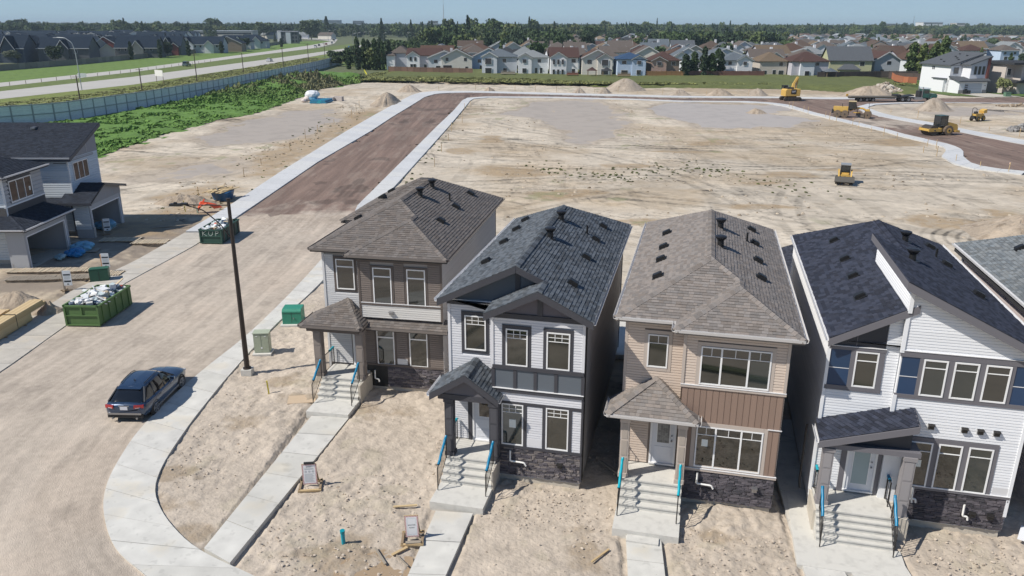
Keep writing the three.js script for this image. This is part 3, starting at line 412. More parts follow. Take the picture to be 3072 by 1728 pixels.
function doorway(P, at, x0, x1, y0, y1, o = {}) {
  const D = new THREE.Group(); D.name = 'door'; D.position.z = at; P.add(D); const w = x1 - x0;
  new G().span(x0 - .07, x0, y0, y1 + .07, 0, .06).span(x1, x1 + .07, y0, y1 + .07, 0, .06).span(x0, x1, y1, y1 + .07, 0, .058).span(x0 - .07, x1 + .07, y0 - .06, y0, 0, .1).build('door_frame', M.white, D);
  new G().span(x0, x1, y0, y1, .0, .03).build('door_leaf', mt(.66, .68, .72, .4), D);
  if (o.glass) { const [a, b, c, d] = o.glass; new G().span(x0 + w * a, x0 + w * b, y0 + (y1 - y0) * c, y0 + (y1 - y0) * d, .03, .04).build('door_glass', o.gm || M.glass, D); new G().span(x0 + w * a - .03, x0 + w * a, y0 + (y1 - y0) * c, y0 + (y1 - y0) * d, .03, .05).span(x0 + w * b, x0 + w * b + .03, y0 + (y1 - y0) * c, y0 + (y1 - y0) * d, .03, .05).build('glazing_bead', M.white, D); }
  for (const [a, b, c, d] of o.panels || []) new G().span(x0 + w * a, x0 + w * b, y0 + (y1 - y0) * c, y0 + (y1 - y0) * d, .03, .042).build('door_panel', mt(.7, .72, .76, .4), D);
  new G().sph(.035, x1 - .09, y0 + .95, .07).sph(.03, x1 - .09, y0 + 1.15, .06).build('handle', M.steel, D);
  return D;
}
// solid body behind the claddings: an outline in plan [x,z], from y0 to y1
function body(P, pts, y0, y1, m, name = 'wall') { return new G().flat(pts.map(p => [p[0], y1, p[1]]), pts.map(p => [p[0], y0, p[1]])).build(name, m, P); }
const gable = (P, z, t, pts, m, name = 'gable') => new G().poly(pts, t, mat4(0, 0, z)).build(name, m, P);
// ---------- the four houses of the front row, the roof beside them ----------
const charcoal = mt(.05, .05, .06, .6), charcoalPanel = mt(.11, .127, .148, .7, 0, { bumpMap: rep(grainT, 1), bumpScale: .002 }), taupeTrim = mt(.47, .405, .355, .6), brownTrim = mt(.105, .085, .075, .6), slateTrim = mt(.145, .14, .155, .6);
const deckDark = mt(.03, .03, .032, .8), gutterWhite = mt(.66, .66, .67, .4), gutterTaupe = mt(.62, .60, .585, .4), gutterGrey = mt(.36, .36, .37, .4), gutterBrown = mt(.2, .175, .16, .45);
const vents = (H, d, f) => { for (const [x, z] of d.ch) turbine(H, x, f(x, z), z); for (const [x, z] of d.low) lowVent(H, x, f(x, z) + .02, z, (f(x + .1, z) - f(x - .1, z)) / .2); for (const [x, z] of d.pipe) gooseneck(H, x, f(x, z), z); };
const downspout = (P, x, z, y0, y1, m) => new G().span(x, x + .07, y0, y1, z, z + .06).build('downspout', m, P);
const notice = mt(.75, .78, .74, .7);
function pvcVent(P, x, y, z, s = 1) { new G().tube([[x, y + .42, z + .1], [x, y + .05, z + .12], [x + .02, y, z + .12], [x + .5 * s, y - .02, z + .12], [x + .58 * s, y - .14, z + .12]], .035, 8, 24).build('pvc_pipe', M.pvc, P); }
function hoodVent(P, x, y, z, m = M.darkMetal) { new G().box(.17, .15, .1, x, y, z + .05).box(.2, .02, .16, x, y + .08, z + .07, .25).build('wall_vent', m, P); }

{ // A: corner house, grey and brown, hip roof
  const H = house('house', 'corner house with brown hip roof, grey siding and brown upper bay', 'house', -3.16, -33, .176);
  const ph = .505, he = 6.87, L = -6.14, Rr = .441, J = -4.154, F = .45, F2 = -.311, Bk = -12.6, mid = (L + Rr) / 2, hw = (Rr - L) / 2, ry = he + ph * hw, bw = (Rr - J) / 2, bx = (Rr + J) / 2, by = he + ph * bw;
  const acc = roofAcc(.165, .146, .134, .14);
  const fl = [L, he, F2], vb = [J, he, F2], fj = [J, he, F], fr = [Rr, he, F], br = [Rr, he, Bk], bl = [L, he, Bk], rf = [mid, ry, F2 - hw], rb = [mid, ry, Bk + hw], ba = [bx, by, F - bw], bb = [bx, by, F2 - bw];
  roofPlane(acc, [fr, br, [bx, by, Bk + bw], bb, ba], 1); roofPlane(acc, [[bx, by, Bk + bw], rb, rf, bb], 1);
  roofPlane(acc, [fl, vb, bb, rf], 2); roofPlane(acc, [fj, vb, bb, ba], 3); roofPlane(acc, [fj, fr, ba], 4); roofPlane(acc, [bl, fl, rf, rb], 5); roofPlane(acc, [br, bl, rb], 6);
  const k = .66, z2 = -5.7; // side bump on the left slope
  roofPlane(acc, [[L - k, he, z2], [L, he, z2], [mid, ry, z2 - hw], [mid - k, ry, z2 - hw]], 7); roofPlane(acc, [[L - k, he, Bk], [L - k, he, z2], [mid - k, ry, z2 - hw], [mid - k, ry, Bk + hw]], 9); roofPlane(acc, [[mid - k, ry + .012, z2 - hw], [mid, ry + .012, z2 - hw], [mid, ry + .012, Bk + hw], [mid - k, ry + .012, Bk + hw]], 10);
  hipCaps(acc, [L - k, he, z2], [mid - k, ry, z2 - hw]);
  hipCaps(acc, fr, ba); hipCaps(acc, fj, ba); hipCaps(acc, bb, rf); hipCaps(acc, fl, rf); hipCaps(acc, rf, rb); hipCaps(acc, ba, bb);
  gutter(H, [br, fr, fj, vb, fl, [L, he, z2]].map(p => [p[0], p[1] + .02, p[2]]), gutterBrown);
  const grey = tones(.58, .58, .585), brown = tones(.18, .15, .133), pale = tones(.58, .565, .54);
  body(H, [[-5.72, -.8], [-3.75, -.8], [-3.75, -.02], [.06, -.02], [.06, -12.1], [-5.72, -12.1]], 3.83, 6.78, mt(.3, .28, .27)); body(H, [[-5.72, -.8], [-3.72, -.8], [-3.72, -.32], [.06, -.32], [.06, -12.1], [-5.72, -12.1]], .3, 3.83, mt(.2, .18, .17)); body(H, [[-6.35, -6.2], [-5.7, -6.2], [-5.7, -12], [-6.35, -12]], .8, 6.7, grey[0], 'bay_wall');
  body(H, [[-5.68, -.83], [-3.7, -.83], [-3.7, -.36], [.03, -.36], [.03, -12.05], [-5.68, -12.05]], -.4, .32, M.foundation, 'foundation');
  // bay on the upper floor
  siding(H, 'f', 0, -3.75, .08, 3.87, 4.48, pale); siding(H, 'f', 0, -3.75, .08, 4.58, 6.5, brown, [[-3.2, -2.1, 4.4, 6.6], [-1.65, -.55, 4.4, 6.6]]);
  board(H, -3.79, .1, 4.47, 4.57, 0, .05, brownTrim); board(H, -3.79, -3.69, 3.85, 6.75, 0, .04, brownTrim, 'corner_board'); board(H, 0, .1, 3.85, 6.75, 0, .04, brownTrim, 'corner_board'); board(H, -3.8, .1, 6.5, 6.76, -.02, .05, brownTrim, 'frieze_board');
  board(H, -3.7, 0, 4.56, 4.59, .03, .06, gutterWhite, 'flashing');
  for (const [a, b] of [[-3.09, -2.23], [-1.52, -.67]]) { win(H, 'f', .0, a, b, 4.53, 6.24, { transom: 5.83 }); trim(H, 0, a - .1, b + .1, 4.45, 6.33, .1, brownTrim); }
  siding(H, 'f', -.78, -5.72, -3.78, 1.15, 6.5, grey, [[-5.25, -4.12, 4.75, 6.45], [-4.6, -3.6, 1.1, 3.3]]); win(H, 'f', -.76, -5.12, -4.25, 4.86, 6.31, { transom: 5.95 }); trim(H, -.78, -5.24, -4.13, 4.76, 6.42, .11, brownTrim); board(H, -5.78, -5.68, .8, 6.6, -.8, -.73, grey[0], 'corner_board');
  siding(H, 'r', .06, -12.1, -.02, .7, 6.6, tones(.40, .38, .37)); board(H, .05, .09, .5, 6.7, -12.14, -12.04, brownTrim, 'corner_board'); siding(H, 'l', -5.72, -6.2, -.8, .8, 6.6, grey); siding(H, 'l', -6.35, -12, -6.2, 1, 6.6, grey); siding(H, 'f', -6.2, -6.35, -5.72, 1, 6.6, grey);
  // lower front
  siding(H, 'f', -.3, -3.72, .08, 1.46, 3.6, brown, [[-3.27, -2.23, 1.3, 3.3], [-1.71, -.65, 1.3, 3.3]]);
  for (const [a, b] of [[-3.17, -2.33], [-1.61, -.75]]) { win(H, 'f', -.3, a, b, 1.43, 3.15, { transom: 2.8 }); trim(H, -.3, a - .09, b + .09, 1.36, 3.24, .09, brownTrim); }
  board(H, -3.74, .1, 1.38, 1.47, -.3, -.24, brownTrim, 'water_table'); board(H, -2.22, -1.73, 1.5, 1.78, -.29, -.275, mt(.62, .62, .62), 'house_wrap');
  ledge(H, -.32, -2.72, .08, .33, 1.38, stoneM.slice(0, 4)); board(H, -3.72, -2.72, .3, 1.38, -.32, -.29, M.black, 'building_paper');
  pvcVent(H, -3.32, .72, -.31, .35); hoodVent(H, -.6, .75, -.28);
  hoodVent(H, -2.3, 4.12, .0, M.steel);
  // porch and skirt roof
  const pe = 3.66, ap = [-4.65, 4.42, -.78], pf = 1.02, pl = -6.3, pr = -3.45;
  const Ac = roofAcc(.165, .146, .134, .14); roofPlane(Ac, [[pl, pe, pf], [pr, pe, pf], ap], 1); roofPlane(Ac, [[pl, pe, -.78], [pl, pe, pf], ap], 2); roofPlane(Ac, [[pr, pe, pf], [pr, pe, -.2], [-3.7, 3.86, -.2], ap], 3); hipCaps(Ac, [pl, pe, pf], ap); hipCaps(Ac, [pr, pe, pf], ap);
  roofPlane(Ac, [[pr - .2, 3.5, .32], [.35, 3.5, .32], [.35, 3.84, -.3], [pr - .2, 3.84, -.3]], 4);
  acc.list.push(...Ac.list); Ac.deck.l.forEach(g => acc.deck.l.push(g)); gutter(H, [[.35, 3.5, .32], [pr, 3.5, .32]], gutterBrown); gutter(H, [[pr, pe, -.1], [pr, pe, pf], [pl, pe, pf], [pl, pe, -.7]], gutterBrown);
  board(H, -6.1, -3.6, 3.3, 3.55, .55, .8, brownTrim, 'beam'); board(H, -6.1, -5.85, 3.3, 3.55, -.76, .55, brownTrim, 'beam'); board(H, -3.85, -3.6, 3.3, 3.55, -.5, .55, brownTrim, 'beam');
  const colA = mt(.19, .165, .15, .7), colB = mt(.22, .19, .17, .7);
  stoop(H, -5.55, -3.6, -.76, .74, 1.06, 1.36, .3, 4); board(H, -5.5, -3.55, -.2, .3, 1.34, 2.75, M.concrete, 'landing'); column(H, -5.65, .55, 1.06, 3.4, .36, colA, colB); column(H, -3.65, .55, 1.06, 3.4, .36, colA, colB); board(H, -3.6, -3.5, -.2, 1.0, -.3, 1.3, M.foundation, 'stoop_side');
  doorway(H, -.76, -4.45, -3.7, 1.16, 3.1, { glass: [.2, .8, .1, .9] });
  railing(H, [[-5.5, 1.95, .85], [-5.5, 1.2, 1.95]], [1.02, .32], M.teal, .02, .75); railing(H, [[-3.68, 1.95, .85], [-3.68, 1.2, 1.95]], [1.02, .32], M.teal, .02, .75); railing(H, [[-5.5, 1.95, -.68], [-5.5, 1.95, .35]], [1.06, 1.06], M.teal2, .0, .5);
  const f = (x, z) => Math.max(he + ph * Math.min(x - L, Rr - x), z < -6.5 ? he + ph * Math.min(x - L + k, Rr - x) : 0);
  vents(H, { ch: [[-2.45, -7.8], [-2.46, -5.6]], pipe: [[-1.38, -7.25]], low: [[-.93, -10.08], [-.93, -6.72], [-.9, -3.66], [-5.39, -4.6], [-5.11, -7.5], [-5.3, -9.6]] }, f);
  roofDone(H, acc, deckDark);
}
{ // B: grey house with two gables
  const H = house('house', 'light grey house with blue-grey roof, two dark front gables and gabled porch', 'house', 2.527, -25.496, .23);
  const p = .5, he = 6.92, L = -5.572, Rr = .354, J = -3.509, F = .5, F2 = -.6, Bk = -13.68, mid = (L + Rr) / 2, hw = (Rr - L) / 2, ry = he + p * hw, bx = (Rr + J) / 2, by = he + p * (Rr - J) / 2;
  const acc = roofAcc(.098, .110, .125, .3), rf = [mid, ry, F2], rb = [mid, ry, Bk + hw];
  roofPlane(acc, [[Rr, he, F], [Rr, he, Bk], [bx, by, Bk + (Rr - bx)], [bx, by, F]], 1); roofPlane(acc, [[bx, by, F2], [bx, by, Bk + (Rr - bx)], rb, rf], 1);
  roofPlane(acc, [[L, he, Bk], [L, he, F2], rf, rb], 2); roofPlane(acc, [[Rr, he, Bk], [L, he, Bk], rb], 3); roofPlane(acc, [[J, he, F2 - .4], [J, he, F], [bx, by, F], [bx, by, F2 - .4]], 4);
  acc.drop = .07; hipCaps(acc, rf, rb); hipCaps(acc, [bx, by, F], [bx, by, F2]);
  // rake fascias
  const rake = (a, b, z) => new G().add(new G().flat([[a[0], a[1] - .02, z], [b[0], b[1] - .02, z], [b[0], b[1] - .26, z], [a[0], a[1] - .26, z]], [[a[0], a[1] - .02, z - .05], [b[0], b[1] - .02, z - .05], [b[0], b[1] - .26, z - .05], [a[0], a[1] - .26, z - .05]]).l[0]).build('rake_board', charcoal, H);
  rake([L, he], [mid, ry], F2 + .02); rake([mid, ry], [bx + .15, by + .25 * 0 + (bx < mid ? 0 : 0) + .0 + (ry - by) * 0], F2 + .01); rake([J, he], [bx, by], F + .02); rake([bx, by], [Rr, he], F + .02);
  gutter(H, [[Rr, he + .02, Bk], [Rr, he + .02, F]], gutterGrey); gutter(H, [[L, he + .02, F2], [L, he + .02, Bk]], gutterWhite);
  const lap = tones(.66, .66, .685), wallM = mt(.4, .4, .42);
  body(H, [[-5.25, -1.02], [-3.28, -1.02], [-3.28, -.02], [0, -.02], [0, -13.3], [-5.25, -13.3]], .3, 6.8, wallM); body(H, [[-5.22, -1.05], [-3.24, -1.05], [-3.24, -.06], [-.03, -.06], [-.03, -13.26], [-5.22, -13.26]], -.4, .38, M.foundation, 'foundation');
  gable(H, -1.02, .04, [[L + .35, he - .12], [Rr - .1, he - .12], [mid, ry - .2]], charcoalPanel); gable(H, -.02, .04, [[J + .3, he - .15], [Rr - .3, he - .15], [bx, by - .18]], mt(.13, .12, .14, .7));
  { const shakes = tones(.15, .135, .155, .8); for (let r = 0; r < 4; r++) for (let i = 0; i < 12; i++) { const x = bx + .12 + i * .12, y = he - .1 + r * .15; if (y + .12 > by - .3 - .5 * (x - bx)) continue; const o = board(H, x, x + .11, y, y + .14, .02, .035 + .008 * (i % 2), pick(shakes), 'shake'); o.rotation.x = -.03; } }
  board(H, -5.3, -3.25, 6.66, 6.84, -1.02, -.93, charcoal, 'frieze_board'); board(H, -3.32, .05, 6.66, 6.84, -.02, .07, charcoal, 'frieze_board'); board(H, -5.25, -3.3, 6.84, 6.87, -1.02, -.9, gutterWhite, 'flashing');
  board(H, mid - .09, mid + .09, 6.8, ry - .2, -1, -.94, charcoal, 'king_post'); board(H, bx - .09, bx + .09, 6.8, by - .2, 0, .06, charcoal, 'king_post');
  siding(H, 'f', -1, -5.25, -3.3, 1.1, 6.66, lap, [[-4.76, -3.68, 4.74, 6.4], [-4.5, -3.3, 1, 3.3]]); siding(H, 'f', 0, -3.28, 0, 4.83, 6.66, lap, [[-2.95, -1.88, 4.8, 6.42], [-1.43, -.37, 4.8, 6.42]]);
  win(H, 'f', -.99, -4.63, -3.81, 4.87, 6.25, { grid: [3, .3, 2] }); trim(H, -1, -4.76, -3.68, 4.75, 6.39, .13, charcoal);
  for (const [a, b] of [[-2.81, -2.01], [-1.33, -.49]]) { win(H, 'f', 0, a, b, 4.85, 6.26, { grid: [3, .3, 2] }); trim(H, 0, a - .12, b + .12, 4.78, 6.39, .12, charcoal); }
  for (const x of [-5.28, -3.36]) board(H, x, x + .1, x < -4 ? 1 : 4.8, 6.66, x < -4 ? -1.03 : -.04, x < -4 ? -.95 : .05, lap[0], 'corner_board'); board(H, -.06, .04, 4.83, 6.66, -.03, .05, lap[0], 'corner_board');
  // panelled band
  board(H, -3.3, .03, 4.7, 4.84, -.02, .07, charcoal); board(H, -3.3, .03, 3.78, 3.93, -.02, .07, charcoal); board(H, -3.3, .05, 3.93, 3.95, 0, .1, gutterWhite, 'flashing'); const bx4 = [-3.28, -2.47, -1.72, -.97, 0]; for (let i = 0; i < 4; i++) board(H, bx4[i] + .06, bx4[i + 1] - .06, 3.94, 4.7, 0, .02, charcoalPanel, 'panel'); for (const x of bx4) board(H, x - .06, x + .06, 3.95, 4.7, 0, .045, charcoal);
  // lower front
  siding(H, 'f', 0, -3.05, 0, 3.4, 3.78, lap); siding(H, 'f', 0, -3.05, 0, 1.62, 3.3, lap, [[-3.1, -2.02, 1.5, 3.4], [-1.44, -.37, 1.5, 3.4]]); board(H, -3.1, .03, 3.3, 3.42, -.01, .045, charcoal); board(H, -3.1, .03, 1.52, 1.62, -.01, .06, charcoal, 'water_table');
  for (const [a, b] of [[-2.97, -2.15], [-1.31, -.47]]) { win(H, 'f', 0, a, b, 1.63, 3.32, { grid: [3, .3, 2] }); board(H, a - .12, a, 1.62, 3.3, 0, .04, charcoal); board(H, b, b + .12, 1.62, 3.3, 0, .04, charcoal); }
  board(H, -2.68, -2.43, 2.35, 2.68, .021, .024, notice, 'paper_notice'); board(H, -2.02, -1.45, 1.66, 1.98, .016, .026, mt(.66, .66, .68), 'house_wrap');
  ledge(H, -.02, -3.05, 0, .36, 1.52, stoneM); pvcVent(H, -2.62, 1.0, 0, 1.05); hoodVent(H, -.75, 1.0, .03);
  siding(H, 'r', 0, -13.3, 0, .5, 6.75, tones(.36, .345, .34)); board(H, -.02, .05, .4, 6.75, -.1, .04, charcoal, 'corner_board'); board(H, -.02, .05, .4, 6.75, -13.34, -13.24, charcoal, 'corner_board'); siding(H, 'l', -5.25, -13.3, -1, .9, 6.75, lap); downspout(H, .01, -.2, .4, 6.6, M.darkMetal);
  // porch with its own gable
  const pe = 3.68, pl = -5.55, pr = -2.95, px = -4.2, py = 4.55, pf = .62, pb = -1; const q = (py - pe) / (px - pl);
  roofPlane(acc, [[pl, pe, pb], [pl, pe, pf], [px, py, pf], [px, py, pb]], 11); roofPlane(acc, [[pr, pe, pf], [pr, pe, pb], [px, py, pb], [px, py, pf]], 12); hipCaps(acc, [px, py, pf], [px, py, pb]); rake([pl, pe], [px, py], pf + .02); rake([px, py], [pr, pe], pf + .02);
  gable(H, pf - .3, .05, [[pl + .3, pe - .1], [pr - .3, pe - .1], [px, py - .2]], mt(.12, .115, .13, .7)); board(H, pl + .25, pr - .25, 3.4, 3.62, .05, .4, charcoal, 'beam'); board(H, pl + .3, pl + .55, 3.4, 3.6, -1, .05, charcoal, 'beam'); board(H, pr - .55, pr - .3, 3.4, 3.6, -1, .05, charcoal, 'beam'); gutter(H, [[pr, pe, -.02], [pr, pe, pf]], gutterGrey); gutter(H, [[pl, pe, pf], [pl, pe, -1]], gutterWhite);
  stoop(H, -5.05, -3.1, -1, .42, 1.06, 1.06, .3, 4); board(H, -5.05, -3.08, -.2, .3, 1.04, 2.35, M.concrete, 'landing'); column(H, -4.9, .22, 1.06, 3.42, .32, charcoal, mt(.07, .07, .08, .65)); column(H, -3.18, .22, 1.06, 3.42, .34, charcoal, mt(.07, .07, .08, .65)); board(H, -3.12, -3.04, -.2, 1.0, -.2, 1.05, M.foundation, 'stoop_side');
  doorway(H, -1, -4.3, -3.5, 1.14, 3.2, { glass: [.25, .8, .48, .92], panels: [[.12, .9, .06, .2], [.12, .9, .24, .42]] }); board(H, -4.55, -4.38, 1.06, 3.3, -1, -.95, charcoal);
  railing(H, [[-4.98, 1.95, .5], [-4.98, 1.2, 1.6]], [1.02, .32], M.teal, .02, .8); railing(H, [[-3.17, 1.95, .5], [-3.17, 1.2, 1.6]], [1.02, .32], M.teal, .02, .8); railing(H, [[-4.98, 1.95, -.9], [-4.98, 1.95, .05]], [1.06, 1.06], M.teal2, 0, .45);
  const f = x => he + p * Math.min(x - L, Rr - x);
  vents(H, { ch: [[-2.32, -8.38], [-2.26, -5.41]], pipe: [[-1.16, -8.45]], low: [[-.72, -10.77], [-.74, -8.29], [-.75, -5.36], [-.74, -1.84], [-4.57, -3.93], [-4.61, -7.1], [-4.57, -9.38], [-4.55, -11.22]] }, f); roofDone(H, acc, deckDark);
}
{ // C: taupe house
  const H = house('house', 'taupe house with brown-grey hip roof and brown upright siding band', 'house', 9.151, -24.006, .236);
  const p = .487, he = 6.88, L = -5.773, Rr = .389, J = -3.735, F = .415, F2 = -.328, Bk = -14.49, mid = (L + Rr) / 2, hw = (Rr - L) / 2, ry = he + p * hw, bw = (Rr - J) / 2, bx = (Rr + J) / 2, by = he + p * bw;
  const acc = roofAcc(.225, .20, .183, .15);
  const fl = [L, he, F2], vb = [J, he, F2], fj = [J, he, F], fr = [Rr, he, F], br = [Rr, he, Bk], bl = [L, he, Bk], rf = [mid, ry, F2 - hw], rb = [mid, ry, Bk + hw], ba = [bx, by, F - bw], bb = [bx, by, F2 - bw];
  roofPlane(acc, [fr, br, [bx, by, Bk + bw], bb, ba], 1); roofPlane(acc, [[bx, by, Bk + bw], rb, rf, bb], 1); roofPlane(acc, [fl, vb, bb, rf], 2); roofPlane(acc, [vb, fj, ba, bb], 3); roofPlane(acc, [fj, fr, ba], 4); roofPlane(acc, [bl, fl, rf, rb], 5); roofPlane(acc, [br, bl, rb], 6);
  hipCaps(acc, fr, ba); hipCaps(acc, fj, ba); hipCaps(acc, bb, rf); hipCaps(acc, fl, rf); hipCaps(acc, rf, rb); hipCaps(acc, ba, bb);
  gutter(H, [br, fr, fj, vb, fl, bl].map(a => [a[0], a[1] + .02, a[2]]), gutterTaupe);
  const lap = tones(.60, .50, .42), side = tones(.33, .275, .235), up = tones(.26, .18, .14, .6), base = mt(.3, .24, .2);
  body(H, [[-5.43, -.76], [-3.35, -.76], [-3.35, -.02], [0, -.02], [0, -14], [-5.43, -14]], .3, 6.78, base); body(H, [[-5.4, -.8], [-3.3, -.8], [-3.3, -.06], [-.03, -.06], [-.03, -13.96], [-5.4, -13.96]], -.4, .32, M.foundation, 'foundation');
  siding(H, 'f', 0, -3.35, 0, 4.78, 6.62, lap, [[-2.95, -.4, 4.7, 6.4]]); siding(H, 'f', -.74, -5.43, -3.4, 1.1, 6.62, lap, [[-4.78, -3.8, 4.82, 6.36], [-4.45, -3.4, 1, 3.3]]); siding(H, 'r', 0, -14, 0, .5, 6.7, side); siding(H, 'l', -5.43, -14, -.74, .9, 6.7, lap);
  for (const [x, z] of [[-5.46, -.76], [-3.42, 0], [-.06, 0]]) board(H, x, x + .1, x < -5 ? .9 : 4.75, 6.7, z - .03, z + .05, taupeTrim, 'corner_board'); board(H, -.04, .05, .5, 6.7, -14.04, -13.94, taupeTrim, 'corner_board');
  win(H, 'f', .0, -2.82, -.53, 4.82, 6.22, { mul: [-2.14, -1.25], grid: [2, .3, 1] }); trim(H, 0, -2.95, -.4, 4.7, 6.37, .13, taupeTrim); win(H, 'f', -.74, -4.65, -3.94, 4.95, 6.2, { grid: [2, .28, 1] }); trim(H, -.74, -4.78, -3.81, 4.82, 6.35, .13, taupeTrim);
  board(H, -3.42, .06, 4.67, 4.77, -.01, .06, taupeTrim); board(H, -3.42, .06, 4.76, 4.785, .0, .075, gutterWhite, 'flashing');
  for (let i = 0; i < 16; i++) { const x = -3.35 + i * 3.35 / 16, lo = x > -.52 || x < -2.95 ? 1.55 : 3.38; board(H, x, x + 3.35 / 16 - .022, lo, 4.67, 0, .022, pick(up), 'siding_board'); board(H, x + 3.35 / 16 - .022, x + 3.35 / 16, lo, 4.67, 0, .01, up[2], 'siding_batten'); }
  win(H, 'f', .0, -2.76, -.52, 1.62, 3.23, { mul: [-2.1, -1.24], grid: [2, .28, 1] }); trim(H, 0, -2.92, -.38, 1.55, 3.38, .14, taupeTrim); board(H, -2.55, -2.34, 2.45, 2.72, .021, .024, notice, 'paper_notice'); board(H, -.4, .06, 3.36, 3.385, .02, .06, gutterWhite, 'flashing');
  board(H, -3.35, .06, 1.46, 1.56, -.01, .06, taupeTrim, 'water_table'); board(H, -3.35, .06, 1.55, 1.57, .0, .075, gutterWhite, 'flashing'); ledge(H, -.02, -3.2, .02, .28, 1.46, stoneM.slice(0, 3)); pvcVent(H, -2.6, 1.0, .02, 1.0); hoodVent(H, -.62, 1.0, .04, M.steel);
  // interior things seen at the upper window
  const pe = 3.62, pl = -5.85, pr = -2.72, pf = .62, ap = [-4.28, 4.58, -.74];
  roofPlane(acc, [[pl, pe, pf], [pr, pe, pf], ap], 11); roofPlane(acc, [[pl, pe, -.74], [pl, pe, pf], ap], 12); roofPlane(acc, [[pr, pe, pf], [pr, pe, .02], [-3.35, 4.0, .02], ap], 13); acc.drop = .06; hipCaps(acc, [pl, pe, pf], ap); hipCaps(acc, [pr, pe, pf], ap); gutter(H, [[pr, pe, 0], [pr, pe, pf], [pl, pe, pf], [pl, pe, -.74]], gutterTaupe);
  board(H, -5.5, -3.05, 3.35, 3.56, .12, .42, taupeTrim, 'beam'); board(H, -5.5, -5.2, 3.35, 3.55, -.74, .12, taupeTrim, 'beam'); board(H, -3.3, -3.05, 3.35, 3.55, 0, .12, taupeTrim, 'beam');
  stoop(H, -5.3, -3.1, -.74, .5, 1.05, 1.22, .3, 4); board(H, -5.3, -3.08, -.2, .3, 1.2, 2.5, M.concrete, 'landing'); board(H, -4.78, -3.72, -.2, .16, 2.5, 2.85, M.concrete, 'step'); column(H, -5.2, .26, 1.05, 3.38, .3, taupeTrim, mt(.37, .32, .275, .65)); column(H, -3.22, .26, 1.05, 3.38, .3, taupeTrim, mt(.37, .32, .275, .65));
  const lead = tex(128, 256, (u, v) => { const a = Math.min(Math.abs((u * 6) % 1 - .5), Math.abs((v * 10 + Math.floor(u * 6) * .37) % 1 - .5)); const k = a > .42 ? .5 : .12 + .1 * hash2(u * 6, v * 10); return [k, k, k * .98]; });
  doorway(H, -.74, -4.3, -3.5, 1.16, 3.15, { glass: [.24, .78, .42, .94], gm: mt(1, 1, 1, .25, 0, { map: rep(lead, 2, 1) }), panels: [[.14, .88, .06, .34]] }); board(H, -5.05, -4.55, 2.85, 3.2, -.72, -.7, mt(.62, .61, .6), 'house_wrap');
  railing(H, [[-5.22, 1.9, .55], [-5.22, 1.15, 1.75]], [1.02, .32], M.teal2, .0, .75, M.darkMetal); railing(H, [[-3.2, 1.9, .55], [-3.2, 1.15, 1.75]], [1.02, .32], M.teal2, 0, .75); railing(H, [[-5.4, 2.0, -.9], [-5.4, 2, -.3]], [1.06, 1.06], M.blueBin, 0, .6);
  const f = x => he + p * Math.min(x - L, Rr - x);
  vents(H, { ch: [[-2.33, -5.73], [-2.3, -8.79]], pipe: [[-1.15, -8.92]], low: [[-.83, -11.6], [-.8, -9.22], [-.8, -6.49], [-.8, -4.13], [-4.57, -3.41], [-4.59, -5.74], [-4.59, -7.68], [-4.59, -10.11]] }, f); roofDone(H, acc, mt(.2, .18, .165, .7));
}
